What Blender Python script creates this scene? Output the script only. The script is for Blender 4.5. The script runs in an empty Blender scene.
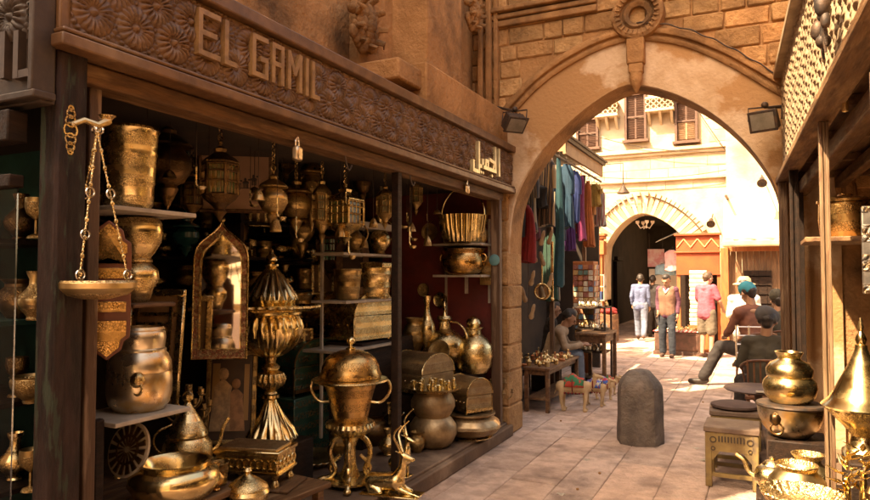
import bpy, math, random
from mathutils import Vector, Matrix, noise
R = math.radians
rnd = random.Random(7)
sc = bpy.context.scene
col = sc.collection
# ---------------------------------------------------------------- camera
F_PX, W_PX, H_PX, EYE = 666.0, 870.0, 500.0, 1.70
YAW = math.atan(327 / math.hypot(666, 25)); PITCH = math.atan(25 / 666.0)
cam_d = bpy.data.cameras.new('camera'); cam = bpy.data.objects.new('camera', cam_d); col.objects.link(cam)
cam_d.sensor_width = 36; cam_d.lens = 36 * F_PX / W_PX; cam_d.clip_end = 500; cam_d.clip_start = 0.02
cam.location = (0, 0, EYE); cam.rotation_euler = (math.pi / 2 + PITCH, 0, YAW)
sc.camera = cam
# ---------------------------------------------------------------- light
SUN_EL, SUN_AZ = R(52), R(34)          # sun stands behind the camera to its left
world = bpy.data.worlds.new('World'); sc.world = world; world.use_nodes = True
wn = world.node_tree; wn.nodes.clear()
wo = wn.nodes.new('ShaderNodeOutputWorld'); wb = wn.nodes.new('ShaderNodeBackground'); ws = wn.nodes.new('ShaderNodeTexSky')
ws.sky_type = 'NISHITA'; ws.sun_disc = False; ws.sun_elevation = SUN_EL
ws.sun_rotation = math.pi + SUN_AZ     # azimuth of (-sin, -cos)
ws.dust_density = 6.0; ws.air_density = 1.0; ws.ozone_density = 0.5
wn.links.new(ws.outputs[0], wb.inputs[0]); wn.links.new(wb.outputs[0], wo.inputs[0]); wb.inputs[1].default_value = 0.15
sd = bpy.data.lights.new('sun', 'SUN'); sun = bpy.data.objects.new('sun', sd); col.objects.link(sun)
sd.energy = 5.0; sd.angle = R(0.6); sd.color = (1.0, 0.92, 0.78)
sdir = Vector((-math.sin(SUN_AZ) * math.cos(SUN_EL), -math.cos(SUN_AZ) * math.cos(SUN_EL), math.sin(SUN_EL)))
sun.rotation_euler = sdir.to_track_quat('Z', 'Y').to_euler(); sun.location = (-6, -8, 12)
vs = sc.view_settings
vs.view_transform = 'Standard'; vs.look = 'None'; vs.gamma = 1; vs.exposure = 1.9; vs.use_curve_mapping = False
vs.use_white_balance = True; vs.white_balance_temperature = 9800; vs.white_balance_tint = 15
sc.cycles.use_denoising = True; sc.cycles.max_bounces = 8; sc.cycles.diffuse_bounces = 5; sc.cycles.glossy_bounces = 4
sc.cycles.sample_clamp_indirect = 6.0; sc.cycles.caustics_reflective = False; sc.cycles.caustics_refractive = False

# ---------------------------------------------------------------- measuring helpers
_cp, _sp = math.cos(PITCH), math.sin(PITCH)
FW = Vector((-math.sin(YAW) * _cp, math.cos(YAW) * _cp, _sp)); RT = Vector((math.cos(YAW), math.sin(YAW), 0)); UP = RT.cross(FW)
def at(ax, c, px, py):
    r = FW + RT * ((px - 435) / F_PX) + UP * ((250 - py) / F_PX)
    i = 'xyz'.index(ax); o = Vector((0, 0, EYE)); return o + r * ((c - o[i]) / r[i])
def mpp(p):                            # metres one photo pixel covers at p
    return (Vector(p) - Vector((0, 0, EYE))).dot(FW) / F_PX

# ---------------------------------------------------------------- materials
_mats = {}
def mat(name, c1, c2=None, scale=4, rough=.6, rough2=None, metal=0, bump=0, bscale=30, kind='noise', lo=.4, hi=.6, c3=None, s3=1.2, lo3=.52, hi3=.62, stretch=(1, 1, 1), spec=.5, sheen=0, tint=False, dist=.01, detail=4, world_co=False):
    if name in _mats: return _mats[name]
    m = bpy.data.materials.new(name); _mats[name] = m; m.use_nodes = True
    nt = m.node_tree; N = nt.nodes; L = nt.links; b = N['Principled BSDF']
    b.inputs['Metallic'].default_value = metal; b.inputs['Specular IOR Level'].default_value = spec
    if sheen: b.inputs['Sheen Weight'].default_value = sheen
    tc = N.new('ShaderNodeTexCoord'); mp = N.new('ShaderNodeMapping'); mp.inputs['Scale'].default_value = stretch
    oi = N.new('ShaderNodeObjectInfo'); ml = N.new('ShaderNodeMath'); ml.operation = 'MULTIPLY'; ml.inputs[1].default_value = 37.0
    L.new(oi.outputs['Random'], ml.inputs[0]); L.new(tc.outputs['Object'], mp.inputs[0])
    def nz(s, d=detail, k=None):
        n = N.new('ShaderNodeTexNoise'); n.noise_dimensions = '4D'; n.inputs['Scale'].default_value = s; n.inputs['Detail'].default_value = d
        n.inputs['Roughness'].default_value = .6
        L.new(mp.outputs[0], n.inputs['Vector']); L.new(ml.outputs[0], n.inputs['W']); return n
    def ramp(src, a, z):
        r = N.new('ShaderNodeMapRange'); r.inputs['From Min'].default_value = a; r.inputs['From Max'].default_value = z
        L.new(src, r.inputs['Value']); return r.outputs[0]
    def mix(f, A, B, mode='MIX'):
        x = N.new('ShaderNodeMix'); x.data_type = 'RGBA'; x.blend_type = mode
        for s_, v in ((x.inputs[0], f), (x.inputs[6], A), (x.inputs[7], B)):
            if isinstance(v, (int, float)): s_.default_value = v
            elif isinstance(v, tuple): s_.default_value = (*v, 1)
            else: L.new(v, s_)
        return x.outputs[2]
    c = c1
    n1 = nz(scale)
    f1 = ramp(n1.outputs[0], lo, hi)
    if c2: c = mix(f1, c1, c2)
    if c3: c = mix(ramp(nz(s3, 6).outputs[0], lo3, hi3), c, c3)
    if tint:
        a = N.new('ShaderNodeAttribute'); a.attribute_name = 'tint'; c = mix(1.0, c, a.outputs['Color'], 'MULTIPLY')
    if isinstance(c, tuple): b.inputs['Base Color'].default_value = (*c, 1)
    else: L.new(c, b.inputs['Base Color'])
    if rough2 is not None:
        r = N.new('ShaderNodeMapRange'); r.inputs['From Min'].default_value = .3; r.inputs['From Max'].default_value = .7
        r.inputs['To Min'].default_value = rough; r.inputs['To Max'].default_value = rough2
        L.new(nz(scale * 2.3).outputs[0], r.inputs['Value']); L.new(r.outputs[0], b.inputs['Roughness'])
    else: b.inputs['Roughness'].default_value = rough
    if bump:
        bp = N.new('ShaderNodeBump'); bp.inputs['Strength'].default_value = bump; bp.inputs['Distance'].default_value = dist
        if kind == 'noise': h = nz(bscale, 5).outputs[0]
        elif kind == 'engrave':        # rosettes and scroll lines beaten into metal
            v = N.new('ShaderNodeTexVoronoi'); v.feature = 'DISTANCE_TO_EDGE'; v.inputs['Scale'].default_value = bscale; L.new(mp.outputs[0], v.inputs['Vector'])
            v2 = N.new('ShaderNodeTexVoronoi'); v2.feature = 'F1'; v2.inputs['Scale'].default_value = bscale * .45; L.new(mp.outputs[0], v2.inputs['Vector'])
            s1 = N.new('ShaderNodeMath'); s1.operation = 'SINE'; s2 = N.new('ShaderNodeMath'); s2.operation = 'MULTIPLY'; s2.inputs[1].default_value = 30
            L.new(v2.outputs[0], s2.inputs[0]); L.new(s2.outputs[0], s1.inputs[0])
            s3_ = N.new('ShaderNodeMath'); s3_.operation = 'MULTIPLY_ADD'; s3_.inputs[1].default_value = .25; L.new(s1.outputs[0], s3_.inputs[0])
            L.new(ramp(v.outputs[0], 0, .25), s3_.inputs[2])
            sz = N.new('ShaderNodeSeparateXYZ'); L.new(tc.outputs['Object'], sz.inputs[0]); w1 = N.new('ShaderNodeMath'); w1.operation = 'MULTIPLY_ADD'; w1.inputs[1].default_value = 62; L.new(sz.outputs[2], w1.inputs[0]); L.new(ml.outputs[0], w1.inputs[2])
            w2 = N.new('ShaderNodeMath'); w2.operation = 'SINE'; L.new(w1.outputs[0], w2.inputs[0]); bm_ = ramp(w2.outputs[0], -.35, -.1)
            w3 = N.new('ShaderNodeMath'); w3.operation = 'MULTIPLY'; L.new(s3_.outputs[0], w3.inputs[0]); L.new(bm_, w3.inputs[1]); h = w3.outputs[0]
            vp = N.new('ShaderNodeTexVoronoi'); vp.feature = 'DISTANCE_TO_EDGE'; vp.inputs['Scale'].default_value = bscale * .85; L.new(mp.outputs[0], vp.inputs['Vector'])
            iv = N.new('ShaderNodeMath'); iv.operation = 'SUBTRACT'; iv.inputs[0].default_value = 1; L.new(ramp(vp.outputs[0], .02, .16), iv.inputs[1])
            pm = N.new('ShaderNodeMath'); pm.operation = 'MULTIPLY'; L.new(iv.outputs[0], pm.inputs[0]); L.new(bm_, pm.inputs[1]); pm2 = N.new('ShaderNodeMath'); pm2.operation = 'MULTIPLY'; pm2.inputs[1].default_value = .75; L.new(pm.outputs[0], pm2.inputs[0])
            src = b.inputs['Base Color'].links[0].from_socket if b.inputs['Base Color'].is_linked else c1
            L.new(mix(pm2.outputs[0], src, (.16, .085, .03)), b.inputs['Base Color'])
        elif kind == 'hammer':
            v = N.new('ShaderNodeTexVoronoi'); v.feature = 'SMOOTH_F1'; v.inputs['Scale'].default_value = bscale; L.new(mp.outputs[0], v.inputs['Vector']); h = v.outputs[0]
        elif kind == 'weave':
            w1 = N.new('ShaderNodeTexWave'); w1.inputs['Scale'].default_value = bscale; L.new(mp.outputs[0], w1.inputs['Vector']); h = w1.outputs[1]
        L.new(h, bp.inputs['Height']); L.new(bp.outputs[0], b.inputs['Normal'])
    return m

BRASS = mat('brass', (.84, .66, .36), (.68, .48, .22), 9, .17, .36, 1, .28, 120, 'engrave', c3=(.40, .24, .09), s3=5, lo3=.55, hi3=.85, dist=.002)
GOLD = mat('polished_brass', (.87, .69, .37), (.72, .52, .24), 5, .14, .34, 1, .12, 45, 'hammer', c3=(.46, .28, .11), s3=4, lo3=.55, hi3=.9, dist=.002)
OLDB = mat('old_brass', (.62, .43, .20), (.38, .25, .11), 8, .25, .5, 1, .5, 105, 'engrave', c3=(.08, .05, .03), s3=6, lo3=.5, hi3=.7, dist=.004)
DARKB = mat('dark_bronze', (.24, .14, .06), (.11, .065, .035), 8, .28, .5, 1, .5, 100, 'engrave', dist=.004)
COPPER = mat('copper', (.80, .50, .21), (.60, .35, .13), 7, .18, .38, 1, .3, 90, 'engrave', c3=(.34, .16, .06), s3=5, lo3=.55, hi3=.8, dist=.002)
SILVER = mat('tinned_brass', (.80, .68, .50), (.64, .50, .34), 6, .22, .42, 1, .12, 40, 'hammer', c3=(.66, .40, .15), s3=4, lo3=.52, hi3=.62, dist=.003)
PALE = mat('pale_beaten_brass', (.88, .68, .38), (.72, .50, .24), 8, .28, .48, 1, .5, 80, 'engrave', dist=.004)
IRON = mat('dark_iron', (.05, .04, .035), (.10, .06, .04), 20, .5, .7, .6, .2, 80)
STEEL = mat('ring_metal', (.75, .68, .58), None, rough=.25, metal=1)
WOOD = mat('old_wood', (.16, .072, .028), (.085, .038, .017), 5, .5, .75, 0, .5, 14, stretch=(6, 1, 6), c3=(.24, .13, .06), s3=2.2, dist=.006)
WOODV = mat('old_wood_upright', (.10, .048, .022), (.075, .036, .018), 5, .5, .75, 0, .5, 14, stretch=(7, 7, .8), c3=(.24, .15, .09), s3=2.5, dist=.006)
PEEL = mat('peeling_paint_wood', (.014, .008, .006), (.035, .018, .014), 5, .5, .8, 0, .9, 22, stretch=(4, 4, .8), c3=(.035, .042, .028), s3=4.5, lo3=.56, hi3=.6, dist=.01, spec=.25)
BEAM = mat('worn_lintel_wood', (.155, .075, .032), (.085, .04, .018), 6, .5, .75, 0, .5, 16, stretch=(6, .8, 6), c3=(.26, .15, .075), s3=2, dist=.01, spec=.3)
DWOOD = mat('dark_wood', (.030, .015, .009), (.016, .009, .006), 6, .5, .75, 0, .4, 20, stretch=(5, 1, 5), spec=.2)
REDW = mat('red_painted_panel', (.17, .022, .014), (.11, .018, .012), 4, .6, .8, 0, .2, 20)
ORW = mat('orange_wood', (.40, .13, .04), (.30, .09, .03), 4, .5, .7, 0, .3, 16, stretch=(5, 5, 1))
STONE = mat('lane_stone', (.50, .29, .14), (.37, .205, .095), 5, .85, .95, 0, 1, 22, c3=(.21, .12, .06), s3=2.2, lo3=.52, hi3=.7, tint=True, dist=.035, spec=.2)
STONE2 = mat('smooth_stone', (.45, .235, .105), (.33, .165, .07), 2.5, .85, .95, 0, .8, 26, c3=(.13, .07, .035), s3=1.6, lo3=.48, hi3=.66, stretch=(1, 1, .85), dist=.03, spec=.2)
PLAST = mat('patchy_plaster', (.60, .42, .28), (.49, .32, .19), 4, .9, .95, 0, .7, 30, c3=(.40, .215, .10), s3=1.2, lo3=.475, hi3=.525, dist=.016, spec=.2)
FACADE = mat('pale_limestone', (.62, .50, .35), (.50, .38, .25), 1.5, .85, .95, 0, .6, 14, c3=(.34, .22, .13), s3=.9, lo3=.5, hi3=.7, dist=.015)
PAVE = mat('paving_stone', (.64, .465, .375), (.50, .35, .275), 7, .8, .95, 0, 1, 28, c3=(.22, .155, .125), s3=2.8, lo3=.47, hi3=.72, tint=True, dist=.03, spec=.25)
DIRT = mat('packed_dirt', (.12, .085, .06), (.08, .055, .04), 6, .95, None, 0, .8, 30)
PLAT = mat('worn_platform', (.17, .10, .06), (.10, .058, .036), 3, .65, .85, 0, .5, 22, c3=(.30, .2, .13), s3=1.4, dist=.008)
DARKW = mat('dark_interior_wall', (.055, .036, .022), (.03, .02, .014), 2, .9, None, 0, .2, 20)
WHITEP = mat('white_shelf_paint', (.50, .43, .34), (.36, .30, .23), 7, .55, .7)
SKIN = mat('skin', (.36, .19, .11), (.31, .155, .09), 12, .5, None, 0, .1, 60)
PSKIN = mat('sunburnt_skin', (.52, .29, .20), (.46, .24, .16), 12, .5, None)
HAIR = mat('black_hair', (.018, .012, .009), (.03, .02, .014), 30, .5, None, 0, .8, 90, stretch=(1, 1, .3))
def cloth(name, c, c2=None, s=8, b=.35): return mat('cloth_' + name, c, c2 or tuple(v * .72 for v in c), s, .85, None, 0, b, 26, sheen=.0)

# ---------------------------------------------------------------- object helpers
def link(o, parent=None):
    col.objects.link(o)
    if parent: o.parent = parent
    return o
def tag(o, label=None, cat=None, group=None, kind=None):
    if label: o['label'] = label
    if cat: o['category'] = cat
    if group: o['group'] = group
    if kind: o['kind'] = kind
    return o
def thing(name, label, cat, loc=(0, 0, 0), rz=0, group=None, s=1):
    o = bpy.data.objects.new(name, None); o.empty_display_size = .1; col.objects.link(o)
    o.location = loc; o.rotation_euler = (0, 0, rz); o.scale = (s, s, s)
    return tag(o, label, cat, group)
def copy_tree(o, parent=None):
    c = o.copy(); col.objects.link(c); c.parent = parent
    for ch in [x for x in o.children]: copy_tree(ch, c)
    return c
class MB:
    def __init__(s, M=None): s.v = []; s.f = []; s.t = []; s.M = M or Matrix(); s.tint = None
    def add(s, vs, fs, tint=None):
        n = len(s.v); s.v += [tuple(s.M @ Vector(v)) for v in vs]; s.f += [tuple(i + n for i in f) for f in fs]
        s.t += [tint] * len(fs)
        if tint: s.tint = True
        return s
    def box(s, c, d, rz=0, rx=0, ry=0, tint=None, taper=1, cham=0):
        a, b, h = d[0] / 2, d[1] / 2, d[2] / 2
        M = Matrix.Translation(c) @ Matrix.Rotation(rz, 4, 'Z') @ Matrix.Rotation(ry, 4, 'Y') @ Matrix.Rotation(rx, 4, 'X')
        if cham:
            k = min(cham, a * .6, b * .6, h * .6); P = []; idx = {}
            for sx in (-1, 1):
                for sy in (-1, 1):
                    for sz in (-1, 1):
                        t = taper if sz > 0 else 1
                        idx[sx, sy, sz] = len(P)
                        P += [(sx * a * t, sy * (b * t - k), sz * (h - k)), (sx * (a * t - k), sy * b * t, sz * (h - k)), (sx * (a * t - k), sy * (b * t - k), sz * h)]
            fs = []
            for q in (-1, 1):
                fs.append([idx[q, i, j] for i, j in ((-1, -1), (1, -1), (1, 1), (-1, 1))][::q])
                fs.append([idx[i, q, j] + 1 for i, j in ((-1, -1), (1, -1), (1, 1), (-1, 1))][::-q])
                fs.append([idx[i, j, q] + 2 for i, j in ((-1, -1), (1, -1), (1, 1), (-1, 1))][::q])
            for i in (-1, 1):
                for j in (-1, 1):
                    fs.append([idx[i, j, -1], idx[i, j, 1], idx[i, j, 1] + 1, idx[i, j, -1] + 1][::-(i * j)])
                    fs.append([idx[i, -1, j], idx[i, 1, j], idx[i, 1, j] + 2, idx[i, -1, j] + 2][::(i * j)])
                    fs.append([idx[-1, i, j] + 1, idx[1, i, j] + 1, idx[1, i, j] + 2, idx[-1, i, j] + 2][::-(i * j)])
                    for k2 in (-1, 1): n0 = idx[i, j, k2]; fs.append([n0, n0 + 1, n0 + 2][::(i * j * k2)])
            return s.add([M @ Vector(p) for p in P], fs, tint)
        P = [M @ Vector((x * a * (taper if z > 0 else 1), y * b * (taper if z > 0 else 1), z * h)) for z in (-1, 1) for y in (-1, 1) for x in (-1, 1)]
        return s.add(P, [(0, 2, 3, 1), (4, 5, 7, 6), (0, 1, 5, 4), (2, 6, 7, 3), (0, 4, 6, 2), (1, 3, 7, 5)], tint)
    def lathe(s, prof, n=40, c=(0, 0, 0), fl=None, M=None, closed=False, phase=0, octa=0):
        """prof: (r, z) from bottom to top; fl=(count, depth, twist_per_metre, z0, z1) lobes"""
        P = []; F = []; c = Vector(c); M = M or Matrix()
        for r, z in prof:
            for k in range(n):
                a = 2 * math.pi * k / n + phase; q = r
                if fl and fl[3] <= z <= fl[4]: q = r * (1 + fl[1] * (abs(math.cos(fl[0] * .5 * (a + fl[2] * z))) * 2 - 1.2))
                if octa: q *= 1 - octa + octa * .93 / math.cos((a % (math.pi / 4)) - math.pi / 8)
                P.append(c + M @ Vector((q * math.cos(a), q * math.sin(a), z)))
        m = len(prof)
        for i in range(m - 1):
            for k in range(n): F.append((i * n + k, i * n + (k + 1) % n, (i + 1) * n + (k + 1) % n, (i + 1) * n + k))
        if prof[0][0] > 1e-4 and not closed: F.append(tuple(range(n))[::-1])
        if prof[-1][0] > 1e-4 and not closed: F.append(tuple((m - 1) * n + k for k in range(n)))
        return s.add(P, F)
    def tube(s, pts, r, n=8, close=False, flat=1.0):
        pts = [Vector(p) for p in pts]; m = len(pts); P = []; F = []
        rr = r if isinstance(r, (list, tuple)) else [r] * m
        ref = None
        for i, p in enumerate(pts):
            if close: d = pts[(i + 1) % m] - pts[i - 1]
            else: d = pts[min(i + 1, m - 1)] - pts[max(i - 1, 0)]
            d = d.normalized() if d.length > 1e-9 else Vector((0, 0, 1))
            if ref is None: ref = Vector((0, 0, 1)) if abs(d.z) < .9 else Vector((1, 0, 0))
            u = d.cross(ref); u = u.normalized() if u.length > 1e-6 else d.orthogonal().normalized()
            w = u.cross(d).normalized(); ref = w
            for k in range(n):
                a = 2 * math.pi * k / n; P.append(p + u * math.cos(a) * rr[i] + w * math.sin(a) * rr[i] * flat)
        for i in range(m if close else m - 1):
            j = (i + 1) % m
            for k in range(n): F.append((i * n + k, i * n + (k + 1) % n, j * n + (k + 1) % n, j * n + k))
        if not close: F += [tuple(range(n))[::-1], tuple((m - 1) * n + k for k in range(n))]
        return s.add(P, F)
    def ball(s, c, r, n=12, sz=1, sx=1, sy=1):
        k = max(6, n // 2); pr = [(r * math.sin(math.pi * i / k) if 0 < i < k else 1e-5, -r * math.cos(math.pi * i / k) * sz) for i in range(k + 1)]
        return s.lathe(pr, n, c, M=Matrix.Diagonal((sx, sy, 1, 1)))
    def ring(s, c, R_, r, axis='z', n=24, m=6):
        pts = []
        for k in range(n):
            a = 2 * math.pi * k / n; u, w = R_ * math.cos(a), R_ * math.sin(a)
            pts.append(Vector(c) + Vector({'z': (u, w, 0), 'x': (0, u, w), 'y': (u, 0, w)}[axis]))
        return s.tube(pts, r, m, True)
    def prism(s, out, d0, d1, ax='y', tint=None):
        """closed 2-D outline extruded along ax: 'y' -> (x,z), 'x' -> (y,z), 'z' -> (x,y)"""
        n = len(out)
        f = {'y': lambda u, w, d: (u, d, w), 'x': lambda u, w, d: (d, u, w), 'z': lambda u, w, d: (u, w, d)}[ax]
        P = [f(u, w, d0) for u, w in out] + [f(u, w, d1) for u, w in out]
        return s.add(P, [tuple(range(n)), tuple(range(n, 2 * n))[::-1]] + [(i, i + n, (i + 1) % n + n, (i + 1) % n) for i in range(n)], tint)
    def grid(s, nu, nv, fn, tint=None):
        P = [fn(i / (nu - 1), j / (nv - 1)) for j in range(nv) for i in range(nu)]
        return s.add(P, [(j * nu + i, j * nu + i + 1, (j + 1) * nu + i + 1, (j + 1) * nu + i) for j in range(nv - 1) for i in range(nu - 1)], tint)
    def build(s, name, m, parent=None, ang=38, bevel=0, fix=True, thick=0, rough=None):
        if rough:
            o_ = rnd.random() * 50; s.v = [tuple(Vector(p) + noise.noise_vector(Vector(p) * rough[1] + Vector((o_, 0, 0))) * rough[0]) for p in s.v]
        me = bpy.data.meshes.new(name); me.from_pydata(s.v, [], s.f); me.materials.append(m)
        if s.tint:
            a = me.color_attributes.new('tint', 'FLOAT_COLOR', 'CORNER'); i = 0
            for p, t in zip(me.polygons, s.t):
                for _ in p.loop_indices: a.data[i].color = (*(t or (1, 1, 1)), 1); i += 1
        if fix:
            import bmesh
            bm = bmesh.new(); bm.from_mesh(me); bmesh.ops.recalc_face_normals(bm, faces=bm.faces); bm.to_mesh(me); bm.free()
        me.shade_smooth(); me.set_sharp_from_angle(angle=R(ang))
        o = link(bpy.data.objects.new(name, me), parent)
        if bevel:
            b = o.modifiers.new('bevel', 'BEVEL'); b.width = bevel; b.segments = 2; b.limit_method = 'ANGLE'; b.angle_limit = R(40)
        if thick:
            t = o.modifiers.new('solid', 'SOLIDIFY'); t.thickness = thick
        return o
def blob(name, elems, m, parent=None, voxel=.012, smooth=6, wrinkle=0):
    """one continuous skin grown over tapered capsules (p1, r1, p2, r2)"""
    b = MB()
    for e in elems:
        p1, r1, p2, r2 = Vector(e[0]), e[1], Vector(e[2]), e[3]; flat = e[4] if len(e) > 4 else (1, 1, 1)
        d = p2 - p1; L = d.length
        q = d.to_track_quat('Z', 'Y').to_matrix().to_4x4() if L > 1e-6 else Matrix()
        pr = [(1e-5, -r1)] + [(r1 * math.cos(a), r1 * math.sin(a)) for a in (-1.2, -.8, -.4, 0)]
        pr += [(r2 * math.cos(a), L + r2 * math.sin(a)) for a in (0, .4, .8, 1.2)] + [(1e-5, L + r2)]
        n = len(b.v); b.lathe(pr, 16, (0, 0, 0), M=q)
        S = Vector(flat)
        for i in range(n, len(b.v)): v = Vector(b.v[i]); b.v[i] = (p1.x + v.x * S.x, p1.y + v.y * S.y, p1.z + v.z * S.z)
    me = bpy.data.meshes.new(name + '_raw'); me.from_pydata(b.v, [], b.f)
    o = bpy.data.objects.new(name + '_raw', me); col.objects.link(o)
    r = o.modifiers.new('r', 'REMESH'); r.mode = 'VOXEL'; r.voxel_size = voxel
    sm = o.modifiers.new('s', 'SMOOTH'); sm.iterations = smooth; sm.factor = .5
    bpy.context.view_layer.update()
    dg = bpy.context.evaluated_depsgraph_get(); me2 = bpy.data.meshes.new_from_object(o.evaluated_get(dg)); me2.name = name
    bpy.data.objects.remove(o, do_unlink=True); bpy.data.meshes.remove(me)
    if wrinkle:
        sd_ = len(bpy.data.meshes) * 1.7
        nr = [(v.co.copy(), v.normal.copy()) for v in me2.vertices]; co = []
        for q, nn in nr:
            a = noise.noise(Vector((q.x * 9 + sd_, q.y * 9, q.z * 5))) + .6 * noise.noise(Vector((q.x * 16, q.y * 16 + sd_, q.z * 26)))
            co += list(q + nn * (a * wrinkle))
        me2.vertices.foreach_set('co', co); me2.update()
    me2.materials.clear(); me2.materials.append(m); me2.shade_smooth()
    return link(bpy.data.objects.new(name, me2), parent)
def smooth_path(pts, it=2, closed=False):
    pts = [Vector(p) for p in pts]
    for _ in range(it):
        q = [] if closed else [pts[0]]
        for i in range(len(pts) if closed else len(pts) - 1):
            a, b = pts[i], pts[(i + 1) % len(pts)]; q += [a * .75 + b * .25, a * .25 + b * .75]
        if not closed: q.append(pts[-1])
        pts = q
    return pts
# ================================================================ SETTING
tag(MB().add([(-60, -60, -.06), (60, -60, -.06), (60, 90, -.06), (-60, 90, -.06)], [(0, 1, 2, 3)]).build('ground', DIRT), kind='structure')
pv = MB(); x = -2.62
for wdt in (.34, .36, .40, .33, .42, .36, .40, .34, .38, .36, .40, .4):
    y = -3 + rnd.random() * .5
    while y < 33:
        L = rnd.uniform(.38, .85)
        if not (-2.35 < x < .2) and y > 7: pass
        g = rnd.uniform(.88, 1.12); warm = rnd.uniform(.97, 1.03)
        pv.box((x + wdt / 2, y + L / 2, -.045 + rnd.uniform(-.002, .003)), (wdt - .005, L - .006, .09), rz=rnd.uniform(-.006, .006), rx=rnd.uniform(-.006, .006), ry=rnd.uniform(-.006, .006), tint=(g * warm, g, g / warm), cham=.006)
        y += L
    x += wdt
x = -6.4
while x < -2.65:
    y = 7.3
    while y < 33:
        L = rnd.uniform(.6, 1.1); g = rnd.uniform(.85, 1.1)
        pv.box((x + .27, y + L / 2, -.047), (.53, L - .014, .09), tint=(g, g, g), cham=.008); y += L
    x += .545
tag(pv.build('paving', PAVE), kind='structure')

tag(MB().add([(-8, -4, -.0085), (6, -4, -.0085), (6, 34, -.0085), (-8, 34, -.0085)], [(0, 1, 2, 3)]).build('street_mortar', mat('mortar', (.27, .20, .15), (.19, .14, .105), 8, .95, None, 0, .8, 40, spec=.1)), kind='structure')
# ---------------------------------------------------------------- carved relief helper
def rosette_h(u, v, s):
    """height 0..1 of a row pattern of petalled rosettes with fans between; u, v in metres"""
    h = 0
    for oy in (0, 1):
        cu = (math.floor(u / s + (.5 if oy else 0)) + (0 if oy else .5)) * s; cv = s * (.5 if not oy else 1.16)
        r = math.hypot(u - cu, v - cv) / (s * .5)
        if r < 1:
            th = math.atan2(v - cv, u - cu); pet = abs(math.cos(th * 9))
            k = (.35 + .65 * pet) * math.sin(math.pi * min(1, max(0, (r - .2) / .78))) ** .6 if r > .2 else (1 - (r / .2) ** 2) * .9
            h = max(h, k * (.8 + .2 * math.sin(cu * 53)))
        elif r < 1.16: h = max(h, .35 * abs(math.cos(math.atan2(v - cv, u - cu) * 14)))
    return h + .10 * noise.noise(Vector((u * 60, v * 60, 3)))
def carved_panel(b, p0, du, dv, nrm, length, height, s, depth, nu, nv, fn=rosette_h):
    p0, du, dv, nrm = Vector(p0), Vector(du), Vector(dv), Vector(nrm)
    return b.grid(nu, nv, lambda a, c: tuple(p0 + du * (a * length) + dv * (c * height) + nrm * (fn(a * length, c * height, s) * depth)))

# ---------------------------------------------------------------- left shop
FX, PX_ = -2.38, -2.50           # fascia face, post plane
shop = thing('shop_building', 'open fronted brassware shop on the left under a carved wooden sign board reading EL GAMIL', 'shop', (-2.5, 4.2, 0))
def S(b): b.M = Matrix.Translation((2.5, -4.2, 0)); return b     # world coordinates into the shop's own frame
CARVE = mat('carved_sign_wood', (.165, .078, .033), (.10, .046, .02), 9, .38, .58, 0, .3, 60, c3=(.24, .14, .075), s3=3, lo3=.55, hi3=.75, dist=.004)
CARVG = mat('carved_sign_grey', (.045, .025, .015), (.028, .016, .010), 9, .5, .7, 0, .3, 60, c3=(.07, .042, .026), s3=3, dist=.004)
fb = S(MB()); fb.box((-2.45, 4.18, 2.80), (.12, 5.12, .40)).box((-2.44, 4.18, 3.40 - .36), (.20, 5.16, .07)).box((-2.425, 4.18, 2.595), (.17, 5.16, .05)).box((-2.41, 4.18, 2.635), (.12, 5.14, .02))
fas = fb.build('fascia', CARVE, shop, bevel=.008)
rel = S(MB()); carved_panel(rel, (-2.388, 1.66, 2.655), (0, 1, 0), (0, 0, 1), (1, 0, 0), 5.04, .34, .20, .030, 1200, 82)
rel.build('carving', CARVE, fas, ang=80)
_sk = [0]
def strokes(b, segs, plane, y0, z0, sc_, w, d0, d1, dirn=1):
    """flat bar letters: segs in a letter grid, drawn on the x=plane wall (dirn: reading direction along y)"""
    for (u0, v0, u1, v1) in segs:
        _sk[0] += 1; d1 = d1 + (.0013 if _sk[0] % 2 else -.0009)
        a = Vector((u0 * sc_, v0 * sc_)); c = Vector((u1 * sc_, v1 * sc_)); d = (c - a); L = d.length; ang = math.atan2(d.y, d.x)
        m = (a + c) / 2
        if plane[0] == 'x': b.box((plane[1] + (d0 + d1) / 2, y0 + m.x, z0 + m.y), (d1 - d0, L + w - .003, w), rx=ang)
        else: b.box((y0 + m.x, plane[1] - (d0 + d1) / 2, z0 + m.y), (L + w - .003, d1 - d0, w), ry=-ang)
GL = {'E': [(0, 0, 0, 2), (0, 0, 1, 0), (0, 1, .8, 1), (0, 2, 1, 2)], 'L': [(0, 0, 0, 2), (0, 0, 1, 0)], 'G': [(1, 2, 0, 2), (0, 0, 0, 2), (0, 0, 1, 0), (1, 0, 1, .9), (.6, .9, 1, .9)],
      'A': [(0, 0, 0, 2), (1, 0, 1, 2), (0, 2, 1, 2), (0, 1, 1, 1)], 'M': [(0, 0, 0, 2), (1.5, 0, 1.5, 2), (0, 2, .75, .9), (.75, .9, 1.5, 2)], 'I': [(0, 0, 0, 2)]}
LETW = mat('letter_bronze', (.30, .165, .068), (.18, .095, .04), 12, .45, None, 0, .2, 40)
for ch, pa, pb_ in (('E', 195.5, 218), ('L', 222, 235), ('G', 250, 266), ('A', 270, 282), ('M', 286, 300), ('I', 304, 307), ('L', 310, 318)):
    ya, yb = at('x', -2.366, pa, 60).y, at('x', -2.366, pb_, 60).y; b = S(MB()); k_ = {'I': 0, 'M': 1.5}.get(ch, 1); us = (yb - ya - .026) / k_ if k_ else 0
    segs = [(u0 * us / .098, v0, u1 * us / .098, v1) for u0, v0, u1, v1 in GL[ch]]; strokes(b, segs, ('x', -2.366), ya + .013, 2.75, .098, .026, -.012, .018); b.build('letter', LETW, fas)
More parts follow.
